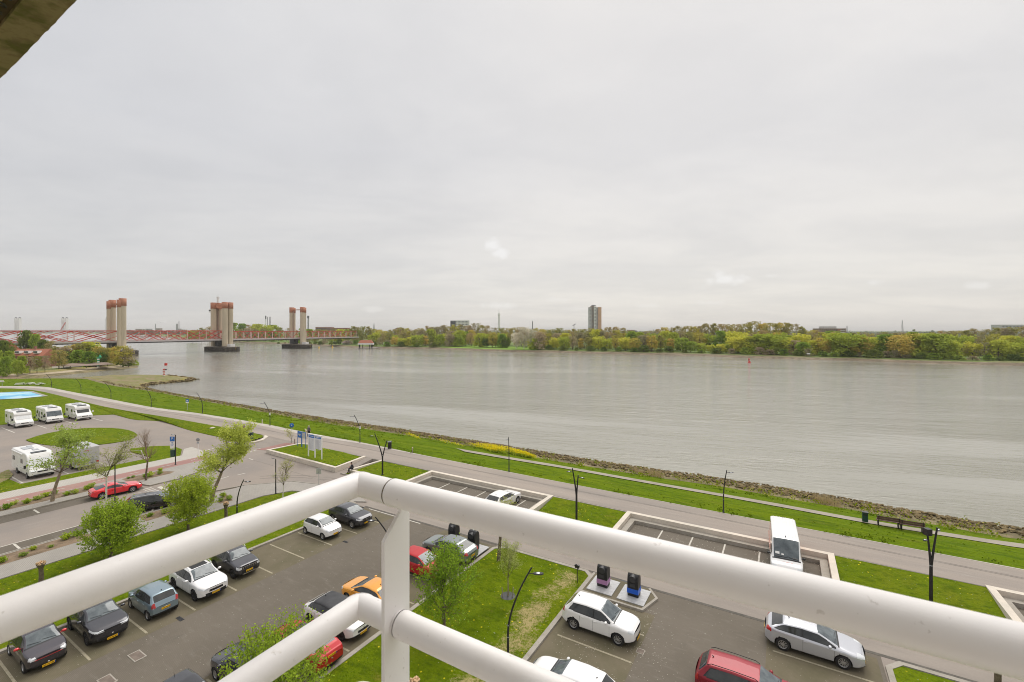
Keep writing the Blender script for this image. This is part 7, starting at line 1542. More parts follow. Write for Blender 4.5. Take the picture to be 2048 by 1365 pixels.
def lamps():
    for (x, y, lb, bx) in ((103, 775, 'curved lamp nearest the white picnic benches, farthest along the promenade', None), (162, 786, 'curved lamp second farthest along the promenade', None), (222, 798, 'curved lamp third farthest, in front of the stony tongue', None), (302.5, 815, 'curved lamp left of the small blue sign on the bank', None), (405, 827, 'curved lamp right of the small blue sign on the bank', None), (540, 851.5, 'curved lamp with a pale notice, left of the man with the dog', .48), (720, 885.5, 'curved lamp with a pale notice, beside the dark bin on the bank', .52)):
        b = G(x, y, ZP); curved_lamp(lb, b, 4.35 if x > 230 else 4.0, (-.55, -.95), (-1, -.6), size=.9, box=bx)
    curved_lamp('nearly straight lamp in front of the yellow flowers', G(1018, 943, ZP), 4.15, (-.05, -.25), (-.7, -1), size=.7)
    curved_lamp('lone curved lamp between the white van and the straight lamp', G(1447, 1025, ZP), 4.1, (.05, -.55), (.9, -.2), size=.8)
    G2 = 'lamps around the parking lots and street'
    curved_lamp('dark lamp rising through the middle lawn with its lantern to the right', G(1016, 1332, .1), 5.0, (1.25, .25), (1, -.15), G2, 1.05)
    curved_lamp('lamp just left of the white railing post, lantern to the left', G(793, 1165, 0), 4.6, (-1.45, -.1), (-1, -.1), G2, 1.0)
    curved_lamp('leaning lamp beside a pollarded stump, above the left rail', G(474, 1040, .1), 4.0, (1.15, -.9), (1, -.1), G2, 1.0)
    def straight(label, base, h, arm, sz=.75, group=G2, sign=None):
        o = thing('street_lamp', label, 'street lamp', base, 0, group); MB().tube([(0, 0, 0), (0, 0, h)], [.06, .045], 10).build('pole', M['lamp_pole'], o); MB().lathe([(.10, 0), (.10, .06), (.066, .08), (.066, .7), (.06, .72)], 14).build('base', M['lamp_pole'], o); lamp_head(o, Vector((0, 0, h - .04)), arm, sz); return o
    straight('straight slim lamp left of the small white birch', G(551.5, 988, .1), 3.75, (-1, -.2, .35), .6)
    straight('straight lamp in front of the birch and red coupe', G(230, 1016, .02), 4.4, (-.3, 1, .1), .8)
    o = straight('straight lamp carrying a blue parking sign, at the end of the pavement', G(351, 930, .1), 3.9, (-1, .3, .05), .9)
    s = thing('parking_sign', 'blue and white motorhome parking sign on the lamp at the pavement end', 'sign', G(351, 930, .1)); MB().box((-.42, 0, 3.35), (.62, .03, .62)).build('panel', M['sign_blue'], s); text_mesh('P', .42, 'letter', M['white'], s, (-.42, -.02, 3.40), (R(90), 0, 0)); MB().box((-.42, 0, 2.55), (.56, .03, .86)).build('under_panel', M['white'], s); mb = MB(); mb.box((-.42, -.018, 2.85), (.2, .006, .10)); mb.bar((-.62, -.018, 2.62), (-.22, -.018, 2.62), .006, .03); mb.bar((-.62, -.018, 2.5), (-.3, -.018, 2.5), .006, .03); mb.bar((-.42, -.018, 2.9), (-.42, -.018, 2.5), .006, .02); mb.build('pictogram', M['sign_blue'], s); MB().box((-.1, 0, 3.0), (.12, .03, .05)).build('bracket', M['chrome'], s)
    b = thing('litter_bin', 'green box litter bin strapped to the lamp at the pavement end', 'litter bin', G(351, 930, .1)); MB().box((-.28, -.02, 1.5), (.42, .42, .82), taper=1.06).build('body', M['green_dark'], b); MB().box((-.28, -.02, 1.93), (.46, .46, .05)).build('lid', M['green_dark'], b)
    def double(label, base, h1, h2, l1, l2, a1, a2, split=1.7, box=False):
        o = thing('street_lamp', label, 'street lamp', base, 0, 'two-armed lamps beside the river bays'); MB().tube([(0, 0, 0), (0, 0, split)], [.10, .09], 12).build('pole', M['lamp_pole'], o); MB().lathe([(.13, 0), (.13, .08), (.09, .1), (.09, .8), (.085, .82)], 14).build('base', M['lamp_pole'], o)
        for h, l, a in ((h1, l1, a1), (h2, l2, a2)):
            pts = [Vector((l[0] * (k / 10) ** 1.25, l[1] * (k / 10) ** 1.25, split - .2 + (h - split + .2) * k / 10)) for k in range(11)]; MB().tube(pts, [.078 - .028 * k / 10 for k in range(11)], 10).build('branch', M['lamp_pole'], o); lamp_head(o, pts[-2], (*a, .05), .85)
        mb = MB()
        for z in (split * .6, split * 1.05): mb.lathe([(.088, z), (.09, z + .005), (.09, z + .04), (.088, z + .045)], 12)
        mb.build('reflective_bands', M['grey_glass'], o)
        if box: MB().box((l2[0], l2[1], h2 + .22), (.34, .30, .42)).build('camera_box', M['lamp_pole'], o)
    double('two-armed lamp behind the railing corner, beside the seated person', G(765, 950, .3), 5.0, 4.1, (-.85, -.3), (.5, .2), (-1, -.2), (1, .25), 2.2)
    double('two-armed lamp with close branches left of the empty river bays', G(1153, 1044, .3), 4.9, 4.3, (-.40, -.2), (.12, -.25), (-1, -.5), (1, -.7), 2.4)
    double('two-armed lamp carrying a dark box, on the flowery lawn at the right', G(1862, 1208, .25), 4.85, 4.3, (.35, -.05), (-.12, .1), (.8, .6), (-1, -.6), 2.3, True)
lamps()
# ---- underground waste containers
def container(label, base, rz, stripe=None, pad=True, hh=1.55):
    o = thing('waste_container', label, 'waste container', base, rz, 'underground waste containers')
    if pad: MB().box((0, 0, .02), (1.9, 1.75, .05)).build('steel_plate', mat('plate_grey', (.42, .42, .42), .6, var=.12, scale=5), o)
    prof = [(-.30, .04), (-.34, .3), (-.34, 1.1), (-.27, hh - .15), (-.10, hh), (.10, hh), (.27, hh - .15), (.34, 1.1), (.34, .3), (.30, .04)]
    mb = MB(); mb.profile_x(prof, .72); b = mb.build('body', M['black'], o, recalc=True); bv = b.modifiers.new('bevel', 'BEVEL'); bv.width = .05; bv.segments = 3
    if stripe: MB().box((0, 0, .42), (.70, .74, .30)).build('colour_band', stripe, o)
    mb = MB(); mb.lathe([(.37, -.10), (.40, 0), (.37, .10), (.0, .10)], 20, 'X', (0, 0, hh - .28)); 
    MB().tube([(.1, 0, hh - .3), (.40, 0, hh - .34)], [.25, .22], 18).build('drum', M['charcoal'], o)
    MB().ball((-.0, 0, hh + .02), .05, 0, 10).build('lamp', M['lamp_glass'], o)
    MB().box((.36, 0, .80), (.02, .34, .20)).build('sticker', M['charcoal'] if stripe else M['black'], o)
container('upright black container with a purple band, on its own steel plate', G(1207, 1172, .13), HEAD_U - R(90), mat('purple', (.40, .20, .38), .5))
container('upright black container with a bright blue band, on its own steel plate', G(1268, 1191, .13), HEAD_U - R(90), mat('bright_blue', (.01, .10, .55), .45))
container('dark rounded waste container behind the dark silver grey car, left one', G(908, 1084, .13), HEAD_U - R(90)); container('dark rounded waste container behind the dark silver grey car, right one', G(947, 1100, .13), HEAD_U - R(90))
# ---- bins, benches, posts
def bin_(label, base, rz=0.0, s=1.0, leg=False, m='green_dark'):
    o = thing('litter_bin', label, 'litter bin', base, rz); MB().box((0, 0, .55 * s + (.25 if leg else 0)), (.52 * s, .46 * s, 1.0 * s)).build('body', M[m], o); MB().box((0, 0, 1.08 * s + (.25 if leg else 0)), (.58 * s, .52 * s, .07)).build('lid', M['charcoal'] if m == 'green_dark' else M['grey_glass'], o); MB().box((0, -.235 * s, .85 * s + (.25 if leg else 0)), (.32 * s, .02, .16 * s)).build('opening', M['black'], o)
    if leg: MB().box((0, 0, .13), (.1, .1, .3)).build('foot', M['black'], o)
bin_('green litter bin inside the curved concrete wall end', G(501.5, 880.5, .5), 0, 1.05); bin_('dark litter bin on the bank behind the two-armed lamp', G(779.5, 898, .56), .3, .95, m='black'); bin_('dark green litter bin left of the two brown benches', G(1730, 1044, .42), HEAD_U, .8)
def bench(label, base, rz):
    o = thing('bench', label, 'bench', base, rz, 'brown benches by the river path')
    for k in range(3): MB().box((0, -.18 + k * .16, .45), (1.66, .13, .045)).build('seat_board', M['wood'], o)
    for k in range(2): MB().box((0, -.30, .62 + k * .17), (1.66, .045, .15)).build('back_board', M['wood'], o)
    for x in (-.7, .7): mb = MB(); mb.box((x, -.02, .21), (.07, .42, .42)); mb.bar((x, -.26, .3), (x, -.34, .9), .05, .05); mb.build('support', M['lamp_pole'], o)
    return o
bench('brown wooden bench facing the river, the one nearer the green bin', G(1776, 1052, .36), HEAD_U + R(3)); bench('brown wooden bench facing the river, the right one of the two', G(1823, 1061, .36), HEAD_U + R(3))
def picnic(label, base, rz):
    o = thing('picnic_bench', label, 'picnic bench', base, rz, 'white picnic benches'); MB().box((0, 0, .74), (1.9, .8, .08)).build('top', M['white'], o)
    for sy in (-1, 1): MB().box((0, sy * .72, .45), (1.9, .3, .07)).build('seat', M['white'], o)
    for x in (-.8, .8): mb = MB(); mb.bar((x, -.75, 0), (x, .2, .74), .1, .08); mb.bar((x, .75, 0), (x, -.2, .74), .1, .08); mb.build('leg', M['black'], o)
picnic('white and dark picnic bench, left of the three on the far bank', G(40, 771.5, .5), .5); picnic('dark slim picnic bench, middle of the three on the far bank', G(61, 771, .5), 1.5); picnic('white and dark picnic bench, right of the three on the far bank', G(81, 771.5, .5), -.4)
o = thing('table_board', 'white slanted board on a post at the left edge of the far bank', 'sign', G(3, 773, .5)); MB().box((0, 0, 1.5), (1.5, .1, .5), rot=Matrix.Rotation(R(25), 3, 'X')).build('panel', M['white'], o); MB().cyl((.2, 0, 0), .06, 1.4, 8).build('post', M['far_grey'], o)
def post(label, base, h, m='wood_grey', r=.08, nm='wooden_post'):
    o = thing(nm, label, 'post', base); MB().cyl((0, 0, 0), r, h, 10).build('shaft', M[m], o); MB().lathe([(r * 1.12, h - .12), (r * 1.12, h - .02), (.01, h + .03)], 10).build('top', M['concrete'], o)
post('short pale post on the bank left of the lamp with a notice', G(524.5, 848, .55), .75, 'concrete'); post('short wooden post on the worn track beside the promenade', G(825, 907, .5), .85); post('short red-brown post at the corner of the triangular lawn', G(589.5, 888.5, .58), .85, 'far_brown', .07)
o = thing('street_cabinet', 'dark little double box on a thin post at the lawn corner', 'cabinet', G(1154.5, 1166, .1), HEAD_U); MB().cyl((0, 0, 0), .03, 1.05, 8).build('post', M['lamp_pole'], o)
for sx in (-1, 1): MB().box((sx * .085, 0, 1.14), (.15, .16, .2), rot=Matrix.Rotation(R(20 * sx), 3, 'Y')).build('box', M['lamp_pole'], o)
# boulder on the verge
o = rocks('boulder', [G(425, 857, .42)], 2, (.42, .44), 'x'); del o['kind']; tag(o, 'pale boulder lying on the verge left of the no-parking sign', 'boulder'); o.data.materials[0] = M['concrete']
# ---- signs
def round_sign(label, base, h, face, rim, r=.32, m2=None, pm='grey_glass', square=False):
    o = thing('traffic_sign', label, 'sign', base, 0); MB().cyl((0, .03, 0), .035, h, 8).build('post', M[pm], o)
    if square: MB().box((0, 0, h - .1), (.72, .03, .72)).build('panel', M['white'], o)
    MB().lathe([(.001, -.025), (r, -.022), (r, 0)], 24, 'Y', (0, 0, h - .1)).build('disc', M[face], o)
    if rim: MB().lathe([(r * .78, -.03), (r, -.028), (r, -.02)], 24, 'Y', (0, 0, h - .1)).build('rim', M[rim], o)
    return o
o = round_sign('square white sign with a round no-parking disc, beside the green bin', G(487, 888, .15), 2.75, 'sign_blue', 'red', .27, square=True, pm='white'); MB().bar((-.17, -.035, 2.82), (.17, -.035, 2.48), .012, .07).build('slash', M['red'], o)
o = round_sign('round blue mandatory sign left of the shrub by the map board', G(583.5, 884, .6), 2.6, 'sign_blue', None, .34)
text_mesh('↓', .3, 'symbol', M['white'], o, (0, -.03, 2.5), (R(90), 0, 0)) if False else MB().bar((-.08, -.03, 2.6), (.08, -.03, 2.4), .01, .05).build('symbol', M['white'], o)
o = round_sign('small grey-backed round sign on a pale post at the junction corner', G(396, 919, .1), 2.75, 'far_grey', None, .24, pm='white'); MB().box((0, -.02, 2.25), (.34, .02, .22)).build('under_panel', M['grey_glass'], o)
o = thing('bank_sign', 'small blue sign with a white lower panel on the grassy bank', 'sign', G(374.5, 821.5, .5)); MB().cyl((0, .03, 0), .04, 1.9, 8).build('post', M['grey_glass'], o); MB().box((0, 0, 2.15), (.62, .03, .55)).build('panel', M['sign_blue'], o); MB().box((0, 0, 1.72), (.62, .03, .26)).build('under_panel', M['white'], o); MB().box((0, -.02, 2.15), (.3, .01, .16)).build('pictogram', M['white'], o)
o = thing('small_sign', 'pair of small grey sign plates on one post above the left rail corner', 'sign', G(637.5, 985, 0)); MB().cyl((0, .03, 0), .03, 2.6, 8).build('post', M['grey_glass'], o)
for sx in (-1, 1): MB().box((sx * .15, 0, 2.3), (.24, .03, .62)).build('plate', M['camper_silver'], o)
def board(label, p0, p1, hb, ht, header, nm='information_board', frame='white'):
    a, b = Vector(p0), Vector(p1); d = (b - a); w = d.length; d.normalize(); o = thing(nm, label, 'information board', a, math.atan2(d.y, d.x)); return o, w
a = G(617, 913, .5); c = G(643.5, 919.5, .48); d_ = (c - a); w = d_.length
o = thing('information_board', 'tall white twin information board with blue headers on the triangular lawn', 'information board', a, math.atan2(d_.y, d_.x)); H = 3.05
for k in range(3): MB().box((k * w / 2, 0, H / 2), (.12, .12, H)).build('post', M['white'], o)
for k in range(2):
    x = (k + .5) * w / 2; zc = 1.95 if k == 0 else 2.1; hh = 2.1 if k == 0 else 1.75
    p = MB().box((x, 0, zc), (w / 2 - .12, .05, hh)).build('panel', mat('board_grey', (.66, .67, .70), .4), o); MB().box((x, -.03, zc + hh / 2 - .20), (w / 2 - .16, .02, .36 if k == 0 else .22)).build('header', M['sign_blue'], p)
    mb = MB(); rnd = random.Random(k)
    for q in range(11): ln = rnd.uniform(.3, .42) * w / 2 * 1.6; zz = zc + hh / 2 - .58 - q * .13; mb.bar((x - w / 4 + .16, -.028, zz), (x - w / 4 + .16 + ln, -.028, zz), .006, .025)
    mb.bar((x - w / 4 + .17, -.027, zc + hh / 2 - .5), (x - w / 4 + .17, -.027, zc - hh / 2 + .2), .004, .008); mb.build('lettering', M['far_grey'], p)
    mb = MB(); mb.bar((x - w / 4 + .2, -.045, zc + hh / 2 - .18), (x + w / 4 - .25, -.045, zc + hh / 2 - .18), .006, .05); mb.build('header_lettering', M['white'], p)
MB().box((w / 2, 0, H + .03), (w + .16, .14, .08)).build('top_rail', M['white'], o)
a = G(595.5, 893, .55); c = G(611.5, 896.5, .55); d_ = c - a; w = d_.length
o = thing('map_board', 'blue-framed map board on thin dark legs behind the white information board', 'information board', a, math.atan2(d_.y, d_.x))
for k in range(4): MB().cyl(((0, w * .46, w * .54, w)[k], 0, 0), .04, 2.2, 8).build('leg', M['sign_blue'], o)
p = MB().box((w * .24, 0, 1.75), (w * .42, .05, .85)).build('map_panel', M['sign_blue'], o); mb = MB(); mb.box((w * .24, -.03, 1.8), (w * .3, .01, .2)); mb.box((w * .27, -.03, 1.66), (w * .12, .01, .14)); mb.build('map', M['grey_glass'], p)
MB().box((w * .77, 0, 1.75), (w * .40, .04, .85)).build('grey_panel', M['camper_silver'], o); MB().box((w * .5, 0, 2.22), (w, .07, .06)).build('top_rail', M['sign_blue'], o)
# ---- drains and manholes
def drain(label, p, sx, sy, rz=HEAD_U, grate=True):
    o = thing('manhole' if not grate else 'drain_grate', label, 'manhole' if not grate else 'drain', p, rz); MB().box((0, 0, .0), (sx, sy, .02)).build('frame', M['kerb'] if not grate else M['charcoal'], o); MB().box((0, 0, .006), (sx * .86, sy * .8, .018)).build('cover', mat('cover_brown', (.16, .125, .10), .8, var=.2), o) if not grate else None
    if grate:
        for k in range(6): MB().box((-sx / 2 + (k + .5) * sx / 6, 0, .012), (sx / 14, sy * .8, .012)).build('bar', M['black'], o)
drain('grated drain in front of the ice blue hatchback', G(360, 1238, .012), .60, .22); drain('small grated drain in front of the white three-door hatchback', G(691, 1084, .012), .50, .2)
drain('rectangular manhole cover in the middle of the left lot', G(274, 1312, .012), .95, .55, grate=False); drain('rectangular manhole cover at the bottom of the left lot', G(214, 1362, .012), .95, .55, grate=False); drain('small square manhole beside the bay line in the right lot', G(1281, 1303, .012), .42, .42, grate=False); drain('small drain at the kerb between the two banded containers', G(1248, 1164, .02), .5, .25)
# ---- river marks
def beacon():
    o = thing('river_beacon', 'red and white banded river beacon with a red square top, on the stony tongue', 'beacon', G(328, 752.5, -.2)); h = 5.2; k = 8
    for i in range(k): MB().cyl((0, 0, i * h / k * .85), .62, h / k * .85, 14).build('band', M['red' if i % 2 else 'white'], o)
    MB().tube([(0, 0, 4.2), (1.2, 0, 4.4), (1.2, 0, 6.6)], .12, 8).build('mast', M['far_white'], o); MB().box((1.2, 0, 7.3), (1.25, .9, 1.5)).build('topmark', M['red'], o); MB().box((1.3, 0, 4.0), (.7, .5, .6)).build('lamp_box', M['charcoal'], o)
    o.scale = (.62,) * 3
    o = thing('river_beacon', 'green and white banded river beacon on the headland', 'beacon', G(196.5, 735.5, -.2)); h = 6.4
    for i in range(7): MB().cyl((0, 0, i * .92), .66, .92, 14).build('band', M['green_sign' if i % 2 else 'white'], o)
    MB().box((.3, 0, 6.9), (2.4, .8, .9)).build('platform', M['green_sign'], o); MB().lathe([(1.0, 7.4), (.1, 9.4)], 12, 'Z', (1.3, 0, 0)).build('topmark', M['green_sign'], o); MB().tube([(1.3, 0, 6.4), (1.3, 0, 7.5)], .12, 8).build('mast', M['green_sign'], o)
    o.scale = (.66,) * 3
    o = thing('buoy', 'red river buoy with a white stripe in the water off the far bank', 'buoy', Vector(((1498.5 - CX) / F * 268, 268, ZW))); MB().lathe([(.8, -.4), (.85, .4), (.5, .6), (.45, 1.9), (.55, 2.0), (.55, 2.4), (.01, 2.5)], 14).build('float', M['red'], o); MB().box((0, -.55, 1.6), (.5, .1, .4)).build('lamp', M['white'], o)
    for (x, y, lb) in ((638, 697, 'small yellow mooring mark left of the landing stage, nearer the tower'), (665, 696, 'small yellow mooring mark left of the landing stage, nearer the jetty')):
        Y = F * (CZ - ZW) / (y - HY); o = thing('yellow_mark', lb, 'marker', ((x - CX) / F * Y, Y, ZW), 0, 'yellow marks in the water'); MB().lathe([(.8, -.3), (.9, .5), (.3, 1.2), (.3, 2.1), (.01, 2.2)], 12).build('float', M['yellow'], o)
    Y = shoreY(1617) + 8; o = thing('shore_board', 'small white board on the far shore below the balcony flats', 'sign', ((1617 - CX) / F * Y, Y, .2)); MB().box((0, 0, 1.9), (2.3, .1, .8)).build('panel', M['white'], o)
    for x in (-.8, .8): MB().cyl((x, .1, -.6), .08, 2.2, 6).build('post', M['far_grey'], o)
    o = thing('picnic_canopy', 'low dark red round shelter roof on the headland square', 'shelter', G(172, 735, 0)); mb = MB(); mb.lathe([(9, 1.2), (8.2, 1.75), (5.4, 1.9), (5, 1.3), (8.6, 1.15)], 28); mb.build('roof', M['far_brown'], o)
    for k in range(8): a = k * .785; MB().cyl((7.6 * math.cos(a), 7.6 * math.sin(a), 0), .12, 1.6, 6).build('post', M['far_brown'], o)
    o = thing('flag_pole', 'short white flag pole between trees on the headland', 'flag pole', G(186, 728, 0)); MB().cyl((0, 0, 0), .12, 6.8, 8).build('pole', M['far_white'], o); MB().ball((0, 0, 6.9), .22).build('knob', M['far_white'], o)
beacon()
# litter of pale specks on the lots (petals, leaves): uncountable
def specks():
    rs = np.random.RandomState(6); V = []
    def bl(u0, u1, v0, v1, n, s0, s1):
        k = 0
        while k < n:
            u, v = rs.uniform(u0, u1), rs.uniform(v0, v1)
            if noise.noise(Vector((u * .45, v * .45, 3))) < .02 and rs.uniform() < .8: k += .3; continue
            p = UV(u, v, .018); s = rs.uniform(s0, s1); a = rs.uniform(0, 6.28)
            for q in range(4): b = a + q * 1.57; V.append((p.x + math.cos(b) * s, p.y + math.sin(b) * s * .7, .018 + rs.uniform(0, .01)))
            k += 1
    bl(-36, -21, 3, 31, 1100, .010, .024); bl(-11.5, 4, 14, 31, 1200, .010, .026); bl(-9.5, -5.5, 22, 29, 420, .012, .03); bl(-12.2, 2.6, 37, 41.2, 500, .02, .05); bl(-36, -21, 37, 41.2, 300, .02, .05)
    me = bpy.data.meshes.new('fallen_petals'); me.from_pydata(V, [], (np.arange(len(V) // 4)[:, None] * 4 + np.arange(4)).tolist()); me.materials.append(mat('petals', (.50, .46, .38), .9, var=.3, scale=30)); o = bpy.data.objects.new('fallen_petals', me); link(o); tag(o, 'pale fallen petals and leaf bits scattered over the parking lots', 'petals', kind='stuff')
specks()
# ================================================================ PEOPLE AND THE DOG
def skin_mesh(name, joints, edges, radii, m, parent, levels=2):
    me = bpy.data.meshes.new(name); me.from_pydata([tuple(j) for j in joints], edges, []); o = bpy.data.objects.new(name, me); COL.objects.link(o)
    sk = o.modifiers.new('skin', 'SKIN'); sk.use_smooth_shade = True
    for i, r in enumerate(radii): me.skin_vertices[0].data[i].radius = (r, r) if not isinstance(r, tuple) else r
    me.skin_vertices[0].data[0].use_root = True; ss = o.modifiers.new('sub', 'SUBSURF'); ss.levels = levels; ss.render_levels = levels
    dg = bpy.context.evaluated_depsgraph_get(); me2 = bpy.data.meshes.new_from_object(o.evaluated_get(dg)); bpy.data.objects.remove(o); me2.name = name; me2.materials.clear(); me2.materials.append(m)
    me2.polygons.foreach_set('use_smooth', [True] * len(me2.polygons)); q = bpy.data.objects.new(name, me2); link(q, parent); return q
SKIN = mat('skin', (.55, .33, .24), .6)
def limb_hand(J, E, Rr, wrist_i, d, side):
    """five short finger chains rooted in the palm"""
    w = Vector(J[wrist_i]); d = Vector(d).normalized(); n = Vector((0, 1, 0)) if abs(d.y) < .8 else Vector((1, 0, 0)); a = d.cross(n).normalized(); n = a.cross(d)
    J.append(w + d * .07); E.append((wrist_i, len(J) - 1)); Rr.append((.038, .018)); pi = len(J) - 1
    for k, ln in enumerate((.075, .085, .08, .062)):
        b = w + d * .10 + n * (.028 - .019 * k); J.append(b); E.append((pi, len(J) - 1)); Rr.append(.010); J.append(b + d * ln * .55 + a * .012 * side); E.append((len(J) - 2, len(J) - 1)); Rr.append(.009); J.append(b + d * ln * .8 + a * .035 * side); E.append((len(J) - 2, len(J) - 1)); Rr.append(.008)
    t = w + d * .035 + n * .04; J.append(t); E.append((pi, len(J) - 1)); Rr.append(.011); J.append(t + d * .035 + n * .02); E.append((len(J) - 2, len(J) - 1)); Rr.append(.009)
def head(parent, c, fwd, hair=None, r=.105):
    c = Vector(c); f = Vector(fwd).normalized(); rt = f.cross(Vector((0, 0, 1))).normalized()
    h = MB().ball(c, r, 0, 16, (.86, .95, 1.2)); h.ball(c + f * r * .95 + Vector((0, 0, -.01)), .016, 0, 8, (1, 1, 1.5))
    for s in (1, -1): h.ball(c + rt * s * r * .88 + Vector((0, 0, -.005)), .022, 0, 8, (.6, 1, 1.4))
    o = h.build('head', SKIN, parent)
    for s in (1, -1): MB().ball(c + f * r * .86 + rt * s * .034 + Vector((0, 0, .012)), .011, 0, 8).build('eye', M['black'], o)
    MB().box(c + f * r * .90 + Vector((0, 0, -.055)), (.04, .02, .008)).build('mouth', M['red_light'], o)
    hm = MB(); hm.ball(c - f * .012 + Vector((0, 0, .028)), r * 1.06, 0, 16, (.90, .96, 1.08)); hm.v = [v for v in hm.v]; q = hm.build('hair', hair or mat('grey_hair', (.45, .42, .38), .9), parent)
    bm = bmesh.new(); bm.from_mesh(q.data); bmesh.ops.bisect_plane(bm, geom=bm.verts[:] + bm.edges[:] + bm.faces[:], plane_co=c + f * .03 + Vector((0, 0, .02)), plane_no=(f * .75 - Vector((0, 0, .65))).normalized(), clear_outer=True); bm.to_mesh(q.data); bm.free()
def walker():
    p = G(617.5, 873.5, ZP + .01); o = thing('person', 'person in a grey jacket and dark trousers standing with a pale dog', 'person', p, R(-20))
    J = [(0, 0, .98), (0, 0, 1.18), (0, 0, 1.40), (0, 0, 1.50), (.19, 0, 1.40), (-.19, 0, 1.40), (.25, .02, 1.13), (-.25, .02, 1.13), (.22, .12, .92), (-.24, .14, .93), (.10, 0, .92), (-.10, 0, .92), (.10, .05, .50), (-.11, -.05, .50), (.10, .10, .09), (-.11, -.14, .09), (.10, .24, .04), (-.11, .0, .04)]
    E = [(0, 1), (1, 2), (2, 3), (2, 4), (2, 5), (4, 6), (5, 7), (6, 8), (7, 9), (0, 10), (0, 11), (10, 12), (11, 13), (12, 14), (13, 15), (14, 16), (15, 17)]
    Rr = [(.17, .12), (.165, .11), (.16, .10), .05, .075, .075, .048, .048, .032, .032, .10, .10, .066, .066, .042, .042, .04, .04]
    limb_hand(J, E, Rr, 8, (0, .3, -1), 1); limb_hand(J, E, Rr, 9, (0, .3, -1), -1)
    skin_mesh('body', J, E, Rr, SKIN, o); head(o, (0, .03, 1.63), (.1, 1, -.05))
    jk = [(0, 0, .88), (0, 0, 1.18), (0, 0, 1.40), (0, 0, 1.47), (.19, 0, 1.40), (-.19, 0, 1.40), (.25, .02, 1.13), (-.25, .02, 1.13), (.225, .10, .96), (-.24, .12, .96)]
    skin_mesh('jacket', jk, [(0, 1), (1, 2), (2, 3), (2, 4), (2, 5), (4, 6), (5, 7), (6, 8), (7, 9)], [(.20, .145), (.19, .135), (.185, .12), .07, .095, .095, .066, .066, .05, .05], mat('jacket', (.13, .13, .135), .85, var=.2), o)
    skin_mesh('trousers', [(0, 0, .97), (.10, 0, .90), (-.10, 0, .90), (.10, .05, .50), (-.11, -.05, .50), (.10, .10, .11), (-.11, -.14, .11)], [(0, 1), (0, 2), (1, 3), (2, 4), (3, 5), (4, 6)], [(.17, .13), .115, .115, .085, .085, .07, .07], mat('trousers', (.025, .025, .035), .85), o)
    for (x, y) in ((.10, .18), (-.11, -.06)): MB().ball((x, y, .05), .06, 0, 12, (.85, 2.3, .85)).build('shoe', M['black'], o)
    d = thing('dog', 'pale curly-coated dog standing left of the person in grey', 'dog', G(614.5, 868.6, ZP + .01), R(150)); fur = mat('fur', (.66, .56, .38), .95, var=.15, scale=12, bump=.8, bscale=30)
    # x is forwards: deep chest, tucked belly, hocks behind
    J = [(0, 0, .52), (.24, 0, .52), (.40, 0, .62), (.50, 0, .76), (.62, 0, .74), (.70, 0, .71), (-.26, 0, .54), (-.40, 0, .62), (-.50, 0, .74), (.26, .09, .42), (.24, .09, .22), (.26, .09, .04), (.31, .09, .03), (.26, -.09, .42), (.28, -.09, .22), (.27, -.09, .04), (.32, -.09, .03), (-.24, .09, .42), (-.20, .09, .28), (-.34, .09, .18), (-.31, .09, .04), (-.26, .09, .03), (-.24, -.09, .42), (-.18, -.09, .28), (-.32, -.09, .18), (-.29, -.09, .04), (-.24, -.09, .03)]
    E = [(0, 1), (1, 2), (2, 3), (3, 4), (4, 5), (0, 6), (6, 7), (7, 8), (1, 9), (9, 10), (10, 11), (11, 12), (1, 13), (13, 14), (14, 15), (15, 16), (6, 17), (17, 18), (18, 19), (19, 20), (20, 21), (6, 22), (22, 23), (23, 24), (24, 25), (25, 26)]
    Rr = [.13, .16, .10, .085, .07, .035, .12, .04, .05, .07, .045, .035, .04, .07, .045, .035, .04, .085, .06, .038, .034, .04, .085, .06, .038, .034, .04]
    skin_mesh('body', J, E, Rr, fur, d)
    for s in (1, -1): MB().ball((.50, s * .075, .74), .05, 0, 10, (.7, .45, 1.4)).build('ear', mat('ear_fur', (.5, .38, .24), .95), d); MB().ball((.585, s * .045, .775), .012, 0, 8).build('eye', M['black'], d)
    MB().ball((.735, 0, .715), .02, 0, 8).build('nose', M['black'], d)
    l = thing('dog_lead', 'thin dark lead running from the person in grey to the dog', 'lead', (0, 0, 0)); hp = p + Matrix.Rotation(R(-20), 3, 'Z') @ Vector((-.24, .17, .86)); dn = G(614.5, 868.6, ZP + .01) + Matrix.Rotation(R(150), 3, 'Z') @ Vector((.42, 0, .70)); mid = (hp + dn) / 2 - Vector((0, 0, .1)); MB().tube([hp, mid, dn], .008, 5).build('strap', M['black'], l)
walker()
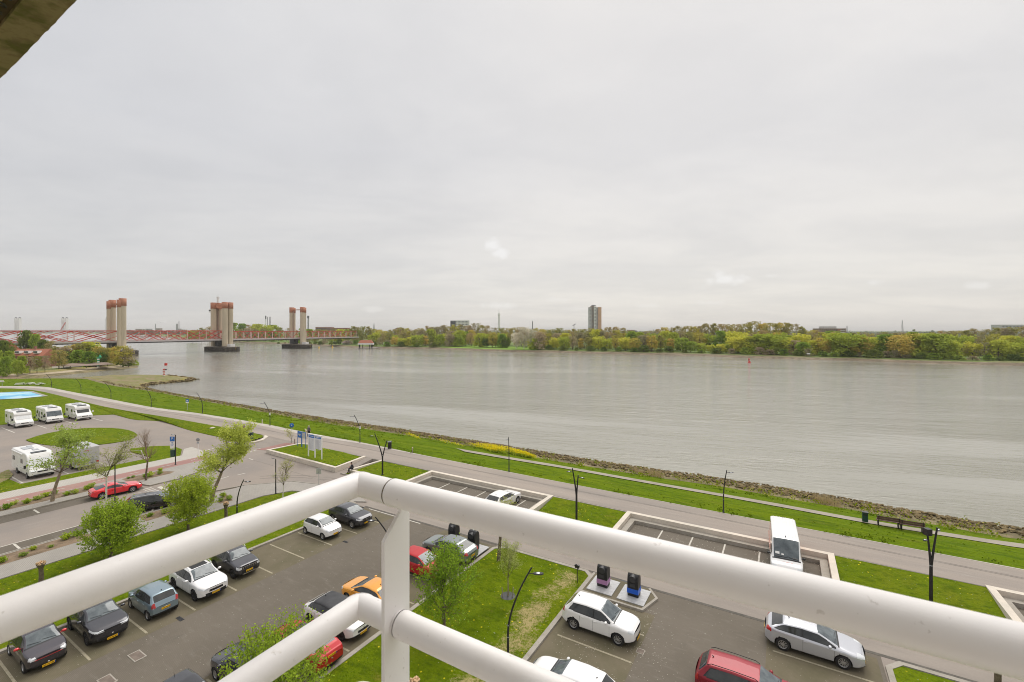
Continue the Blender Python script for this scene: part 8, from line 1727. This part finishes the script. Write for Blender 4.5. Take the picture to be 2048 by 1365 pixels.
def sitter():
    base = G(706, 938.5, .60); o = thing('person', 'person in dark clothes with a pale strap sitting on the low concrete wall', 'person', base, R(118))
    # local +y is where the knees point; seat height is local zero
    J = [(0, 0, .10), (0, .06, .32), (0, .12, .52), (0, .15, .60), (.18, .12, .52), (-.18, .12, .52), (.24, .22, .28), (-.24, .22, .28), (.12, .42, .30), (-.10, .42, .30), (.10, .08, .08), (-.10, .08, .08), (.13, .46, .14), (-.13, .46, .14), (.13, .50, -.30), (-.13, .50, -.30), (.13, .62, -.36), (-.13, .62, -.36)]
    E = [(0, 1), (1, 2), (2, 3), (2, 4), (2, 5), (4, 6), (5, 7), (6, 8), (7, 9), (0, 10), (0, 11), (10, 12), (11, 13), (12, 14), (13, 15), (14, 16), (15, 17)]
    Rr = [(.17, .12), (.16, .11), (.15, .10), .05, .075, .075, .048, .048, .032, .032, .10, .10, .07, .07, .042, .042, .04, .04]
    limb_hand(J, E, Rr, 8, (-.3, 1, 0), 1); limb_hand(J, E, Rr, 9, (.3, 1, 0), -1); skin_mesh('body', J, E, Rr, SKIN, o); head(o, (0, .19, .73), (0, 1, -.35), mat('dark_hair', (.035, .025, .02), .9))
    skin_mesh('jacket', [(0, 0, .08), (0, .06, .32), (0, .12, .52), (0, .145, .58), (.18, .12, .52), (-.18, .12, .52), (.24, .22, .28), (-.24, .22, .28), (.14, .39, .295), (-.12, .39, .295)], [(0, 1), (1, 2), (2, 3), (2, 4), (2, 5), (4, 6), (5, 7), (6, 8), (7, 9)], [(.20, .16), (.185, .14), (.175, .12), .07, .095, .095, .066, .066, .05, .05], mat('dark_jacket', (.03, .03, .04), .85), o)
    skin_mesh('trousers', [(0, .02, .10), (.10, .1, .09), (-.10, .1, .09), (.13, .46, .14), (-.13, .46, .14), (.13, .50, -.27), (-.13, .50, -.27)], [(0, 1), (0, 2), (1, 3), (2, 4), (3, 5), (4, 6)], [(.17, .13), .12, .12, .09, .09, .07, .07], mat('dark_trousers', (.02, .02, .028), .85), o)
    MB().tube([(.16, .22, .55), (.05, .27, .40), (-.12, .20, .18)], .02, 6).build('strap', M['white'], o)
    for x in (.13, -.13): MB().ball((x, .57, -.35), .055, 0, 12, (.85, 2.3, .85)).build('shoe', M['black'], o)
sitter()
# ================================================================ THE AIR
def haze():
    m = bpy.data.materials.new('haze'); m.use_nodes = True; t = m.node_tree; t.nodes.clear(); ou = N(t, 'ShaderNodeOutputMaterial'); v = N(t, 'ShaderNodeVolumePrincipled', inp={'Color': (1, .99, .97, 1), 'Density': .0001, 'Anisotropy': .0}); t.links.new(v.outputs[0], ou.inputs['Volume'])
    mb = MB(); mb.box((0, 0, 58), (0, 0, 0)); mb = MB(); x, y0, y1, z0, z1 = 30500, -450, 45500, -3.9, 130
    mb.add([(-x, y0, z0), (x, y0, z0), (x, y1, z0), (-x, y1, z0), (-x, y0, z1), (x, y0, z1), (x, y1, z1), (-x, y1, z1)], [(0, 3, 2, 1), (4, 5, 6, 7), (0, 1, 5, 4), (1, 2, 6, 5), (2, 3, 7, 6), (3, 0, 4, 7)])
    tag(mb.build('haze', m), kind='stuff', label='thin pale haze over the river and the far bank', cat='haze')
haze()
